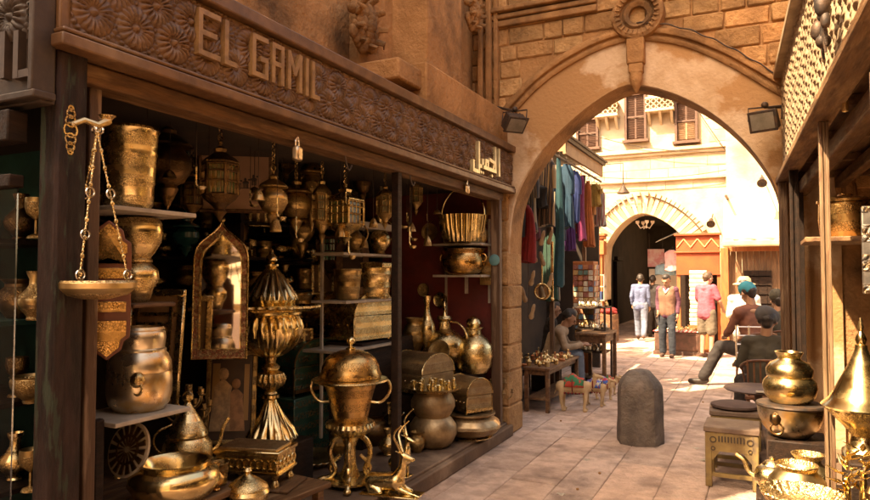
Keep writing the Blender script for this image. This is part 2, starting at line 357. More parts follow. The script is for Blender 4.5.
# Arabic lettering in pale metal, read from right to left
LETG = mat('pale_letter_metal', (.80, .68, .42), (.7, .55, .3), 12, .35, None, .6)
ar = S(MB()); y1 = 6.24
def bar(y, z, y2, z2, w=.034): strokes(ar, [(y, z, y2, z2)], ('x', -2.366), 0, 0, 1, w, -.012, .024)
bar(y1, 2.70, y1, 2.95); bar(y1 - .10, 2.72, y1 - .10, 2.95)                      # alif, lam
bar(y1 - .10, 2.72, y1 - .44, 2.72)                                              # joining line
bar(y1 - .17, 2.72, y1 - .13, 2.80); bar(y1 - .13, 2.80, y1 - .25, 2.815); ar.box((-2.36, y1 - .19, 2.665), (.03, .026, .026), rx=.78)   # jim and its dot
bar(y1 - .30, 2.72, y1 - .30, 2.79); bar(y1 - .30, 2.79, y1 - .36, 2.79); bar(y1 - .36, 2.79, y1 - .36, 2.72)  # mim
bar(y1 - .44, 2.72, y1 - .44, 2.78); ar.box((-2.36, y1 - .42, 2.665), (.03, .024, .024), rx=.78); ar.box((-2.36, y1 - .47, 2.665), (.03, .024, .024), rx=.78)  # ya
bar(y1 - .44, 2.72, y1 - .53, 2.72); bar(y1 - .53, 2.66, y1 - .53, 2.93); bar(y1 - .53, 2.66, y1 - .66, 2.66); bar(y1 - .66, 2.66, y1 - .66, 2.74)  # lam
ar.build('arabic_lettering', LETG, fas)
S(MB()).box((-2.52, 4.15, 2.525), (.14, 5.0, .085)).build('lintel', BEAM, shop, bevel=.01)
pb = S(MB()).box((-2.47, 1.70, 1.29), (.10, .13, 2.58)).box((-2.43, 1.665, 1.29), (.03, .05, 2.56)).box((-2.445, 1.75, 1.29), (.03, .03, 2.56)).box((-2.43, 1.705, .4), (.035, .10, .7))
pb.build('post', PEEL, shop, bevel=.008)
S(MB()).box((-2.52, 1.86, 1.33), (.05, .055, 2.36)).build('post', WOODV, shop, bevel=.006)
S(MB()).box((-2.50, 4.43, 1.33), (.06, .062, 2.36)).build('post', DWOOD, shop, bevel=.006)
S(MB()).box((-2.50, 6.56, 1.33), (.10, .07, 2.36)).build('post', WOODV, shop, bevel=.006)
pl = S(MB()); pl.box((-3.75, 4.15, .075), (2.62, 5.15, .144)); pl.box((-2.43, 4.15, .06), (.085, 5.2, .12)).build('platform', PLAT, shop, bevel=.012)
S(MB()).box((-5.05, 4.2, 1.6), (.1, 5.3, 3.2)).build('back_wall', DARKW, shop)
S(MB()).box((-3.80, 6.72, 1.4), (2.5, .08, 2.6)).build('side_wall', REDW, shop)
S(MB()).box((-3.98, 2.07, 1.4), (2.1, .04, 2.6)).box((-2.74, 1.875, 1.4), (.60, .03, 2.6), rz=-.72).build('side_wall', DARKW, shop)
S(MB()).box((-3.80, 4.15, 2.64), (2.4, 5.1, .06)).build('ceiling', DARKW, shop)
# masonry above the sign board
up = S(MB()); up.box((-3.20, 4.2, 3.06 + 5.0), (.5, 5.16, 10)); up.box((-3.0, 5.6, 6.76), (.32, 2.3, 7.4)); up.box((-2.72, 5.31, 6.76), (.44, .72, 7.4)); up.box((-2.78, 5.8, 3.26), (.7, 2.0, .0 + .38))
up.box((-2.8, 4.4, 3.02), (.8, 4.9, .06)); wall_up = up.build('wall', STONE2, shop, bevel=.015)
b = S(MB()); b.box((-2.84, 4.68, 3.30), (.72, .52, .17)); b.box((-2.70, 5.30, 3.31), (.46, .80, .18)); b.build('plinth_moulding', STONE2, wall_up, bevel=.02)
b = S(MB()); b.box((-2.62, 6.66, 5.0), (.06, .07, 3.9)); b.box((-2.55, 6.70, 5.0), (.05, .06, 3.9)); b.box((-2.70, 6.62, 5.0), (.05, .06, 3.9)); b.build('corner_pilaster', STONE2, wall_up, bevel=.012)
# carved corbel: leaves and knobs round a boss
def corbel(c, s, n=46, nrm=Vector((1, -.5, -.3)).normalized()):
    b = MB(); r2 = random.Random(3)
    for i in range(n):
        a = r2.random() * 6.28; q = s * math.sqrt(r2.random()); u = Vector((0, 1, 0)) * q * math.cos(a); w = Vector((0, 0, 1)) * q * math.sin(a) * 1.1
        b.ball(Vector(c) + u + w + Vector((1, 0, 0)) * (1 - q / s) * s * .5, s * r2.uniform(.14, .26), 8, r2.uniform(.7, 1.6))
    for k in range(9):
        a = k / 9 * 6.28; p = Vector(c) + Vector((.02, s * .8 * math.cos(a), s * .9 * math.sin(a)))
        b.tube([p, p + Vector((s * .5, s * .22 * math.cos(a), s * .2 * math.sin(a))), p + Vector((s * .35, s * .5 * math.cos(a), s * .45 * math.sin(a)))], [s * .16, s * .12, s * .03], 6)
    return b
cb = corbel((-2.80, 4.42, 3.68), .18, 90); cb.M = Matrix(); cbm = S(MB()); cbm.add(cb.v, cb.f); cbm.build('carved_corbel', STONE2, wall_up, ang=60)
cb = corbel((-2.62, 6.2, 4.38), .15, 70); cbm = S(MB()); cbm.add(cb.v, cb.f); cbm.build('carved_corbel', STONE2, wall_up, ang=60)
# shelves in the shop
def shelf(c, d, brackets=(), posts=()):
    sh = S(MB()).box(c, d).build('shelf', WHITEP, shop, bevel=.004)
    if brackets or posts:
        b = S(MB())
        for p in brackets: b.box(p, (.03, .03, .18))
        for (x_, y_, z0, z1) in posts: b.box((x_, y_, (z0 + z1) / 2), (.022, .022, z1 - z0))
        b.build('bracket', WHITEP, sh)
shelf((-2.86, 6.5, 2.02), (.56, .32, .025), posts=((-3.13, 6.66, .9, 2.04), (-2.62, 6.66, 1.4, 2.3)))
shelf((-2.86, 6.5, 1.69), (.56, .32, .025), ((-2.86, 6.6, 1.59),))
shelf((-3.30, 5.15, 1.88), (.30, .95, .025), posts=((-3.42, 4.75, .3, 2.5),))
shelf((-3.30, 5.15, 1.47), (.36, .95, .025), ((-3.3, 5.1, 1.37),))
shelf((-3.30, 5.15, 2.15), (.25, .95, .06))
shelf((-3.35, 5.15, 1.05), (.40, 1.0, .025), posts=((-3.35, 5.6, .15, 1.05),))
shelf((-2.82, 2.32, 2.01), (.34, .50, .022))
shelf((-2.80, 2.30, 1.02), (.36, .44, .022))
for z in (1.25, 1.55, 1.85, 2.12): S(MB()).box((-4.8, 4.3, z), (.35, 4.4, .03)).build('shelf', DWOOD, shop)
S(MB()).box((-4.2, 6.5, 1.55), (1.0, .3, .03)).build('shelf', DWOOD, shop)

# ---------------------------------------------------------------- shop on the corner, far left
c2 = thing('shop_building', 'dark corner shop at the left edge with a grey carved board ending in IL', 'shop', (-3.6, 1.5, 0))
def S2(b): b.M = Matrix.Translation((3.6, -1.5, 0)); return b
f2 = S2(MB()).box((-3.9, 1.60, 2.62), (2.96, .06, .54)).box((-3.9, 1.575, 2.375), (3.0, .09, .03)).box((-2.425, 1.575, 2.63), (.03, .09, .49)).build('fascia', CARVG, c2, bevel=.006)
rl = S2(MB()); carved_panel(rl, (-4.9, 1.566, 2.60), (1, 0, 0), (0, 0, 1), (0, -1, 0), 2.44, .27, .20, .03, 440, 50); rl.build('carving', CARVG, f2, ang=80)
for ch, px in (('I', 7), ('L', 21)):
    q_ = at('y', 1.56, px, 76); b = S2(MB()); strokes(b, GL[ch], ('y', 1.56), q_.x, q_.z, .078, .030, -.01, .022); b.build('letter', mat('grey_letter_wood', (.07, .042, .027), (.045, .027, .018), 12, .5), f2)
GLASS = mat('shop_glass', (1, 1, 1), None, rough=.03); _g = GLASS.node_tree.nodes['Principled BSDF']; _g.inputs['Transmission Weight'].default_value = 1; _g.inputs['IOR'].default_value = 1.12
fr = S2(MB()).box((-3.8, 1.57, 2.27), (2.5, .08, .12)).box((-3.8, 1.57, 2.06), (2.5, .06, .05)).box((-3.8, 1.57, .42), (2.5, .07, .08)).box((-3.4, 1.57, 1.25), (.05, .07, 1.6)).build('window_frame', DWOOD, c2, bevel=.006)
S2(MB()).box((-3.8, 1.575, 1.25), (2.5, .006, 1.58)).build('glass', GLASS, fr)
GREENC = mat('green_cloth_lining', (.012, .09, .07), (.008, .055, .045), 6, .8)
S2(MB()).box((-3.8, 1.60, .20), (2.5, .06, .40)).build('stall_riser', DWOOD, c2)
S2(MB()).box((-3.98, 2.035, 1.2), (2.1, .02, 2.2)).build('back_wall', GREENC, c2)
S2(MB()).box((-4.0, 1.56, 3.9), (3.0, .1, 1.9)).build('wall', STONE2, c2)
VZ = (.80, 1.16, 1.50, 1.84)
for z in VZ: S2(MB()).box((-3.75, 1.80, z), (1.9, .40, .02)).build('shelf', DWOOD if z != 1.5 else GREENC, c2)
# ================================================================ stone archway over the lane
arch = thing('stone_archway', 'pointed stone archway with round medallion and plastered ring spanning the lane', 'archway', (-1.1, 6.95, 0))
def A(b): b.M = Matrix.Translation((1.1, -6.95, 0)); return b
def trace(pts, y, it=2):
    q = [at('y', y, *p) for p in pts]; return [(p.x, p.z) for p in smooth_path(q, it)]
YF, YR = 6.76, 7.14
inner = trace([(521, 300), (521, 262), (522, 228), (526, 205), (533, 188), (546, 165), (562, 146), (584, 125), (608, 107), (624, 98), (636, 93.5), (650, 95), (664, 98), (688, 106), (718, 123), (744, 146), (762, 168), (775, 190), (781, 215), (784, 250), (785, 300)], YR)
inner = [(inner[0][0], -.05)] + inner + [(inner[-1][0], -.05)]
outer = trace([(497, 300), (497, 225), (499, 150), (505, 125), (514, 112), (544, 80), (584, 55), (616, 42), (640, 38), (680, 42), (720, 58), (752, 76), (778, 92), (800, 104), (822, 124), (836, 160), (840, 200)], YF)
def seglen(c): return [0] + [math.dist(c[i], c[i - 1]) for i in range(1, len(c))]
def resample(c, n):
    s = seglen(c); t = [sum(s[:i + 1]) for i in range(len(s))]; out = []
    for k in range(n):
        d = t[-1] * k / (n - 1); i = 1
        while i < len(t) - 1 and t[i] < d: i += 1
        f = (d - t[i - 1]) / max(t[i] - t[i - 1], 1e-9); out.append((c[i - 1][0] + (c[i][0] - c[i - 1][0]) * f, c[i - 1][1] + (c[i][1] - c[i - 1][1]) * f))
    return out
b = A(MB()); TOP = 5.05                     # wall mass: column strips above the opening, then the flanks
n = len(inner)
for i in range(n - 1):
    (x0, z0), (x1, z1) = inner[i], inner[i + 1]
    if x1 - x0 > 1e-5: b.add([(x0, YF, z0), (x1, YF, z1), (x1, YF, TOP), (x0, YF, TOP)], [(0, 1, 2, 3)]); b.add([(x0, YR, z0), (x1, YR, z1), (x1, YR, TOP), (x0, YR, TOP)], [(3, 2, 1, 0)])
    b.add([(x0, YF, z0), (x1, YF, z1), (x1, YR, z1), (x0, YR, z0)], [(0, 3, 2, 1)])
xl = min(p[0] for p in inner); xr = max(p[0] for p in inner)
b.box(((-5.4 + xl) / 2, (YF + YR) / 2, TOP / 2), (xl + 5.4 - .002, YR - YF, TOP)); b.box(((3.2 + xr) / 2, (YF + YR) / 2, TOP / 2), (3.2 - xr - .002, YR - YF, TOP))
b.build('wall', STONE2, arch, ang=30)
# plaster ring on the face
ip, op = resample(inner, 90), resample([(outer[0][0], -.05)] + outer + [(outer[-1][0], -.05)], 90)
b = A(MB()); PT = YF - .035
P = []
for (a, c) in zip(ip, op): P += [(a[0], PT, a[1]), (c[0], PT, c[1]), (a[0], YF + .02, a[1]), (c[0], YF + .02, c[1])]
F = []
for i in range(89): k = i * 4; F += [(k, k + 4, k + 5, k + 1), (k + 2, k, k + 4, k + 6)[::1], (k + 1, k + 5, k + 7, k + 3)]
b.add(P, F); b.build('plaster_ring', PLAST, arch)
# pier blocks at the left jamb
b = A(MB()); z = 0.0
while z < 2.5:
    h = rnd.uniform(.24, .42); g = rnd.uniform(.85, 1.12)
    b.box((xl - .055, (YF + YR) / 2 - .03, z + h / 2), (.13 + rnd.uniform(-.012, .012), YR - YF + .07, h - .012), tint=(g, g * .97, g * .93), cham=.014); z += h
b.build('pier_blocks', STONE, arch, rough=(.008, 8))
# moulding swept along the outer line
def sweep(path, prof, b):
    """path in (x, z) on the wall face; prof = (out, across) pairs"""
    m = len(path); k = len(prof); P = []; F = []
    for i, (x_, z_) in enumerate(path):
        a = path[max(i - 1, 0)]; c = path[min(i + 1, m - 1)]; d = Vector((c[0] - a[0], c[1] - a[1])).normalized(); nx, nz_ = -d.y, d.x
        for o_, s_ in prof: P.append((x_ + nx * s_, YF - o_, z_ + nz_ * s_))
    for i in range(m - 1):
        for j in range(k - 1): F.append((i * k + j, i * k + j + 1, (i + 1) * k + j + 1, (i + 1) * k + j))
    b.add(P, F)
mo = resample([p for p in outer if p[1] > 2.9 or True][6:], 140)
b = A(MB()); sweep(mo, [(0, -.03), (.06, -.03), (.075, -.01), (.075, .01), (.05, .02), (.05, .035), (.085, .045), (.095, .07), (.085, .095), (.055, .10), (.055, .115), (.03, .13), (0, .13)], b)
b.build('moulding', STONE2, arch, ang=50)
# coursed masonry
def inside(x_, z_, c):
    r = False
    for i in range(len(c)):
        (xa, za), (xb, zb) = c[i], c[i - 1]
        if (za > z_) != (zb > z_) and x_ < (xb - xa) * (z_ - za) / (zb - za) + xa: r = not r
    return r
ob = [(outer[0][0], -1)] + outer + [(outer[-1][0], -1)]
b = A(MB()); z = 2.3
while z < 4.85:
    h = rnd.uniform(.13, .20); x = -2.95 - rnd.random() * .3
    while x < 2.4:
        L = rnd.uniform(.18, .44); g = rnd.uniform(.65, 1.4); w_ = rnd.uniform(-.05, .05)
        if not (inside(x + .02, z, ob) or inside(x + L - .02, z, ob) or inside(x + L / 2, z, ob)):
            pr = rnd.uniform(.008, .030)
            b.box((x + L / 2, YF - pr / 2 + .01, z + h / 2 + rnd.uniform(-.004, .004)), (L - rnd.uniform(.008, .022), pr + .03, h - rnd.uniform(.008, .018)), ry=rnd.uniform(-.015, .015), tint=(g, g * (.96 + w_), g * (.90 + w_ * 1.5)), cham=.012)
        x += L
    z += h
mas = b.build('masonry', STONE, arch, rough=(.006, 14))
b = A(MB()); b.box((-2.22, YF - .045, 4.49), (1.52, .09, .05)); b.box((-2.22, YF - .06, 4.56), (1.52, .13, .05)); b.box((-2.22, YF - .035, 4.42), (1.52, .07, .07)); b.box((.3, YF - .05, 4.72), (2.4, .10, .07)); b.build('cornice', STONE2, arch, bevel=.012)
ry = Matrix.Rotation(math.pi / 2, 4, 'X')
mc = at('y', 6.64, 637, 13)
b = A(MB()); b.lathe([(1e-4, -.02), (.085, -.02), (.085, .06), (.125, .085), (.15, .06), (.165, .06), (.165, .10), (.21, .115), (.245, .10), (.255, .06), (.255, -.05), (1e-4, -.05)][::-1], 56, (mc.x, YF - .03, mc.z), M=ry)
for k in range(24): a = k / 24 * 6.283; b.box((mc.x + .19 * math.cos(a), YF - .14, mc.z + .19 * math.sin(a)), (.016, .03, .05), ry=-a + 1.57)
b.build('medallion', STONE2, arch)
pt_ = at('y', 6.70, 636, 42)
b = A(MB()); zt = pt_.z; b.box((pt_.x, YF - .07, zt - .10), (.17, .12, .26), cham=.01); b.box((pt_.x, YF - .075, zt - .27), (.14, .10, .10), cham=.01); b.lathe([(1e-4, -.52), (.02, -.50), (.05, -.42), (.062, -.38), (.062, -.30)], 12, (pt_.x, YF - .08, zt)); b.build('pendant_keystone', STONE2, arch, bevel=.006)
# floodlights
def floodlight(lbl, p, wall_p, rz, tilt):
    t = thing('floodlight', lbl, 'floodlight', p)
    d = Vector(wall_p) - Vector(p)
    Mh = Matrix.Rotation(rz, 4, 'Z') @ Matrix.Rotation(tilt, 4, 'X')
    b = MB(Mh); b.box((0, 0, 0), (.22, .10, .17), taper=.9, cham=.012); b.box((0, -.055, 0), (.235, .02, .185), cham=.004)
    for k in range(5): b.box((-.08 + k * .04, .06, 0), (.006, .05, .14))
    b.build('housing', IRON, t)
    MB(Mh).box((0, -.067, 0), (.19, .004, .14)).build('glass', mat('lamp_glass', (.22, .19, .15), (.14, .12, .09), 9, .3, .5), t)
    b = MB(); b.tube([(-.13, 0, 0), (-.13, .03, .12), (.13, .03, .12), (.13, 0, 0)], .008, 6); b.tube([(0, .03, .12), (d.x * .5, d.y * .6, d.z * .8 + .02), tuple(d)], .013, 8); b.ball((0, .03, .14), .03)
    b.build('bracket', IRON, t); return t
pL = at('y', 6.45, 514, 122); floodlight('black floodlight on a horizontal arm at the left foot of the big arch moulding', pL, tuple(at('y', YF - .03, 479, 109)), .9, .75)
pR = at('y', 6.42, 765, 120); floodlight('square floodlight hanging on the plaster at the right side of the big arch', pR, (pR.x + .22, YF, pR.z + .16), -.35, .35)
b = MB(); cpts = [(p[0], YF - .10, p[1] + .03) for p in mo[70:128]]; b.tube([(cpts[i][0], cpts[i][1], cpts[i][2] + .10 + .008 * math.sin(i)) for i in range(len(cpts))], .007, 6)
tag(b.build('electric_cable', IRON), 'thin dark cable following the right side of the arch moulding', 'cable')
for i, (a_, c_, sag) in enumerate((((548, 118), (742, 150), .35), ((560, 172), (735, 168), .22), ((690, 98), (772, 205), .15))):
    p0_, p1_ = at('y', 17.8, *a_), at('y', 17.8, *c_); b = MB(); b.tube([p0_.lerp(p1_, k / 16) - Vector((0, 0, sag * (1 - (k / 8 - 1) ** 2))) for k in range(17)], .010, 5)
    tag(b.build('electric_cable', IRON), ['sagging cable strung across the upper windows of the pale building', 'cable strung across the pale building just above the second arch', 'cable slanting down the bright right part of the pale building'][i], 'cable')

# ================================================================ facade across the end of the lane
YB = 18.0
fac = thing('stone_building', 'pale sunlit stone building closing the lane with a second pointed arch and shuttered windows', 'building', (-2.7, YB, 0))
def B(b): b.M = Matrix.Translation((2.7, -YB, 0)); return b
in2 = trace([(605, 300), (605, 250), (609, 240), (618, 227), (630, 217), (641, 212.5), (653, 215), (668, 223), (682, 235), (691, 248), (692, 300)], YB)
in2 = [(in2[0][0], -.05)] + in2 + [(in2[-1][0], -.05)]
b = B(MB()); T2 = 7.6
for i in range(len(in2) - 1):
    (x0, z0), (x1, z1) = in2[i], in2[i + 1]
    if x1 - x0 > 1e-5: b.add([(x0, YB, z0), (x1, YB, z1), (x1, YB, T2), (x0, YB, T2)], [(0, 1, 2, 3)])
    b.add([(x0, YB, z0), (x1, YB, z1), (x1, YB + .8, z1), (x0, YB + .8, z0)], [(0, 3, 2, 1)])
l2, r2_ = in2[0][0], in2[-1][0]
b.box(((-7 + l2) / 2, YB + .4, T2 / 2), (7 + l2, .8, T2)); b.box(((3.6 + r2_) / 2, YB + .4, T2 / 2), (3.6 - r2_, .8, T2)); b.box(((l2 + r2_) / 2, YB + .45, (T2 + 3.5) / 2), (r2_ - l2, .7, T2 - 3.5))
b.build('wall', FACADE, fac, ang=30)
# voussoir ring of the second arch: alternating pale and pinkish stones
vr = resample([p for p in in2 if p[1] > 1.9], 36); b = B(MB())
for i in range(35):
    (xa, za), (xb, zb) = vr[i], vr[i + 1]; d = Vector((xb - xa, zb - za)).normalized(); nx, nz_ = -d.y, d.x; w_ = .42; g = (1, 1, 1) if i % 2 else (.88, .74, .58)
    q = [(xa, za), (xb, zb), (xb + nx * w_, zb + nz_ * w_), (xa + nx * w_, za + nz_ * w_)]
    b.prism(q, YB - .05 - (.008 if i % 2 else 0), YB + .01, 'y', tint=g)
    c0, c1 = .46, .56; q = [(xa + nx * c0, za + nz_ * c0), (xb + nx * c0, zb + nz_ * c0), (xb + nx * c1, zb + nz_ * c1), (xa + nx * c1, za + nz_ * c1)]; b.prism(q, YB - .12, YB + .01, 'y', tint=(.95, .9, .84))
b.build('voussoirs', mat('voussoir_stone', (.60, .47, .33), (.50, .38, .26), 3, .85, None, 0, .4, 14, tint=True), fac)
b = B(MB())
for z, pj, h, x0, x1 in ((4.93, .14, .10, -5.6, .9), (4.84, .08, .08, -5.6, .9), (4.17, .10, .09, -5.6, .6), (6.9, .2, .16, -6, 3)): b.box(((x0 + x1) / 2, YB - pj / 2, z), (x1 - x0, pj, h))
b.build('cornice', FACADE, fac, bevel=.015)
# stone course joints and blocks, slightly proud
b = B(MB()); z = 3.9
while z < 7.4:
    h = rnd.uniform(.26, .34); x = -5.4
    while x < 3.2:
        L = rnd.uniform(.45, .85); g = rnd.uniform(.86, 1.06)
        if not any(a0 - .12 < x + L and x < a1 + .12 and z + h > c0_ and z < c1_ for a0, a1, c0_, c1_ in ((-5.1, -3.85, 5.0, 6.1), (-3.25, -2.6, 5.1, 6.8), (-2.1, -1.4, 5.0, 6.4))):
            b.box((x + L / 2, YB - .003, z + h / 2), (L - .008, .02, h - .008), tint=(g, g * .98, g * .95), cham=.004)
        x += L
    z += h
b.build('masonry', mat('facade_blocks', (.64, .51, .36), (.50, .38, .25), 2, .85, None, 0, .4, 14, tint=True), fac)
SHUT = mat('shutter_wood', (.14, .07, .045), (.09, .045, .03), 6, .6, .8, 0, .3, 20, stretch=(1, 1, 6))
SHUT2 = mat('faded_shutter', (.36, .22, .13), (.28, .16, .09), 6, .6, .8, 0, .3, 20, stretch=(1, 1, 6))
def window(tl, br, m1, m2=None, lbl=None, slats=True):
    p, q = at('y', YB, *tl), at('y', YB, *br); w = q.x - p.x; h = p.z - q.z; cx, cz = (p.x + q.x) / 2, (p.z + q.z) / 2
    f = B(MB()); 
    for sx in (-1, 1): f.box((cx + sx * w / 2, YB - .06, cz), (.06, .12, h + .06))
    f.box((cx, YB - .06, cz + h / 2 + .0), (w - .06, .119, .06)); f.box((cx, YB - .09, cz - h / 2 - .05), (w + .16, .2, .07)); f.box((cx, YB - .055, cz), (w - .06, .05, .05))
    fo = f.build('window', m1, fac, bevel=.004)
    for k, mm in ((1, m1), (-1, m2 or m1)):
        s_ = B(MB()); hh = h / 2 - .06; n_ = 9
        for sx in (-1, 1):
            for i in range(n_): s_.box((cx + sx * (w / 4 - .015), YB - .04, cz + k * h / 4 - hh / 2 + (i + .5) * hh / n_), (w / 2 - .07, .016, hh / n_ * .8), rx=.5)
            s_.box((cx + sx * .012, YB - .045, cz + k * h / 4), (.02, .03, hh))
        s_.box((cx, YB - .02, cz + k * h / 4), (w - .07, .01, hh)); s_.build('shutter', mm, fo)
window((626, 96), (646, 139), SHUT)
window((578, 121), (598, 147), SHUT)
window((676, 103), (697, 140), SHUT, SHUT2)
# pierced stone balustrade brackets beside the windows
def gallery(px, py, w):
    p = at('y', YB, px, py); b = B(MB()); b.box((p.x, YB - .18, p.z + .16), (w, .36, .05)); b.box((p.x, YB - .18, p.z - .16), (w, .36, .06))
    for i in range(5):
        for j in range(2): b.ring((p.x - w / 2 + (i + .5) * w / 5, YB - .34, p.z - .07 + j * .14), .055, .014, 'y', 12, 5)
    for sx in (-.4, 0, .4): b.prism([(YB, p.z - .19), (YB - .32, p.z - .19), (YB - .2, p.z - .34), (YB, p.z - .5)], p.x + sx * w - .03, p.x + sx * w + .03, 'x')
    b.build('balcony', FACADE, fac)
gallery(608, 112, .62); gallery(661, 106, .7)
bp_ = at('y', YB - .4, 690, 95)
b = B(MB()); q = at('y', YB, 628, 112); 
# passage beyond the second arch
ps = thing('covered_passage', 'dark covered passage seen through the second arch', 'passage', (-3, 22, 0))
def Q(b): b.M = Matrix.Translation((3, -22, 0)); return b
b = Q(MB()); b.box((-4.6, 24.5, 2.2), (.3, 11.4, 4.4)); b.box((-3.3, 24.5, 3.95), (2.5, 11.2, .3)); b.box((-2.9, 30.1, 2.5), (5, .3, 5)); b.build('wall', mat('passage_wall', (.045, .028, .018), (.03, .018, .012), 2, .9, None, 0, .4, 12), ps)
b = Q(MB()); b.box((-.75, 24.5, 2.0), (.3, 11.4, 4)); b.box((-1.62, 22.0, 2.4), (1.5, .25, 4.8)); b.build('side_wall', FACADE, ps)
b = Q(MB())
for k in range(3): b.box((-4.38, 19.6 + k * 1.7, 1.1), (.12, .9, 2.1)); b.box((-4.36, 19.6 + k * 1.7, 2.25), (.16, 1.1, .12))
b.build('shutter', DWOOD, ps, bevel=.01)
# brown carved pilasters either side of the second arch
def pilaster(px0, px1, pytop, y, lbl, base=0):
    a, c = at('y', y, px0, 300), at('y', y, px1, 300); zt = at('y', y, px0, pytop).z; w = c.x - a.x; cx = (a.x + c.x) / 2
    t = thing('wooden_pilaster', lbl, 'pilaster', (cx, y, 0))
    MB().box((0, 0, zt / 2), (w * .8, .26, zt - .04)).box((0, -.14, zt * .45), (w * .5, .03, zt * .7)).box((0, -.02, .1), (w * .95, .32, .2)).build('shaft', ORW, t, bevel=.01)
    b = MB(); b.box((0, 0, zt + .02), (w * 1.25, .42, .07)); b.box((0, 0, zt - .05), (w * 1.1, .34, .07)); b.box((0, -.02, zt - .32), (w * 1.12, .34, .36)); b.build('capital', ORW, t, bevel=.01)
pilaster(591, 605, 236, 17.6, 'orange brown wooden pilaster left of the second arch')
# ================================================================ right hand shop
RA = math.atan(.0405)
rs = thing('shop_building', 'brassware shop along the right side with a sunlit scaly carved sign board above it', 'shop', (.47, 0, 0), RA)
SUNW = mat('sun_bleached_carving', (.38, .27, .17), (.26, .18, .11), 9, .5, .7, 0, .3, 60, c3=(.38, .26, .15), s3=3, lo3=.56, hi3=.8, dist=.004)
def scales_h(u, v, s):
    h = 0; row = math.floor(v / (s * .5))
    for j in (row, row + 1):
        cu = (math.floor(u / s + (.5 if j % 2 else 0)) + (0 if j % 2 else .5)) * s; cv = (j + 1) * s * .5 - s * .5
        r = math.hypot((u - cu) / (s * .5), (v - cv) / (s * .62))
        if r < 1 and v > cv - s * .1: h = max(h, (1 - r ** 3) * (1 - .35 * (v - cv) / s) * (.8 + .2 * abs(math.cos(4 * math.atan2(v - cv, u - cu)))) * (.8 + .2 * math.sin(cu * 91.7 + j * 37.1)) + .12 * noise.noise(Vector((u * 40, v * 40, 0))))
    return h
b = MB(); b.box((.03, 2.75, 3.02), (.06, 8.1, .92)); b.box((-.01, 2.75, 3.50), (.14, 8.12, .06))
rf = b.build('fascia', SUNW, rs, bevel=.008); b = MB(); b.box((-.01, 2.75, 2.545), (.13, 8.12, .045)); b.box((-.035, 2.75, 2.585), (.04, 8.12, .03)); b.build('fascia_ledge', BEAM, rf, bevel=.006)
b = MB(); carved_panel(b, (-.003, -1.2, 2.63), (0, 1, 0), (0, 0, 1), (-1, 0, 0), 7.9, .84, .105, .022, 1200, 130, scales_h); b.build('carving', SUNW, rf, ang=80)
MB().box((.13, 2.75, 2.45), (.09, 8.0, .10)).box((.42, 2.75, 2.50), (.07, 8.0, .09)).box((.75, 2.75, 2.50), (.07, 8.0, .09)).build('lintel', BEAM, rs, bevel=.01)
b = MB()
for i in range(9): b.box((.55, -.7 + i * .92, 2.575), (1.0, .07, .05))
b.box((.95, 2.75, 2.62), (1.85, 8.0, .03)); b.build('ceiling', WOOD, rs)
def rpost(v, m_, u=.0, w=.035, name='post', lbl=None, z1=2.52):
    o = MB().box((u - w * .35, v, z1 / 2 + .05), (w * .5, w, z1 - .1)).box((u + w * .55, v, z1 / 2 + .05), (w * .5, w, z1 - .1)).box((u + .1 * w, v + w * .1, z1 / 2 + .05), (w * .5, w * .6, z1 - .1)).build(name, m_, rs, bevel=.004); return o
LIGHTW = mat('worn_pale_wood', (.24, .15, .085), (.15, .09, .05), 5, .35, .6, 0, .4, 16, stretch=(7, 7, .8), c3=(.14, .07, .04), s3=4, lo3=.55, hi3=.6)
rpost(4.1, LIGHTW, w=.034)
rpost(5.9, DWOOD, w=.045); rpost(6.45, DWOOD, .06, .07); rpost(6.62, WOODV, -.03, .05)
MB().box((.65, 4.6, .10), (1.7, 5.4, .20)).box((-.23, 4.6, .09), (.07, 5.44, .18)).build('platform', PLAT, rs, bevel=.012)
MB().box((1.55, 2.9, 1.35), (.08, 8.2, 2.7)).box((.85, 6.85, 1.35), (1.6, .08, 2.7)).build('back_wall', DWOOD, rs)
MB().box((1.65, 2.4, 3.75), (1.9, 8.0, .5)).box((1.9, 2.4, 4.4), (1.4, 8.0, 1.4)).build('wall', STONE2, rs)
for z in (1.12, 1.60, 2.05): MB().box((.98, 4.9, z), (.40, 3.4, .03)).build('shelf', DWOOD, rs)
# unseen buildings around the viewpoint (they close the lane and reflect in the brass)
def plain_building(name, lbl, c, d, floors=2):
    t = thing(name, lbl, 'building', (c[0], c[1], 0)); m_ = FACADE
    MB().box((0, 0, d[2] / 2), d).build('wall', m_, t); b = MB(); b.box((0, 0, d[2] + .1), (d[0] + .3, d[1] + .3, .2)); b.box((0, 0, 3.1), (d[0] + .12, d[1] + .12, .14)); b.build('cornice', FACADE, t, bevel=.02)
    for s_ in (-1, 1):
        for f in range(floors):
            for k in range(-2, 3):
                if abs(k) * 1.6 < d[1] / 2 - .5:
                    w = MB().box((s_ * d[0] / 2, k * 1.6, 1.4 + f * 2.7), (.12, .8, 1.5)).build('window', SHUT, t, bevel=.01)
    return t
plain_building('stone_building', 'two storey stone building added unseen behind the viewpoint on the right to bounce sun', (2.9, -7.2, 0), (4.2, 9.5, 6.0))  # added out of view; its sunlit side bounces warm light into the left shop
plain_building('stone_building', 'unseen stone building added behind the viewpoint on the left to shade the corner board', (-6.2, -3.4, 0), (6.0, 4.4, 7.0))  # added out of view to keep direct sun off the corner shop's board
plain_building('stone_building', 'stone building closing the lane behind the viewpoint', (-2.2, -16, 0), (9, 3, 6.0))

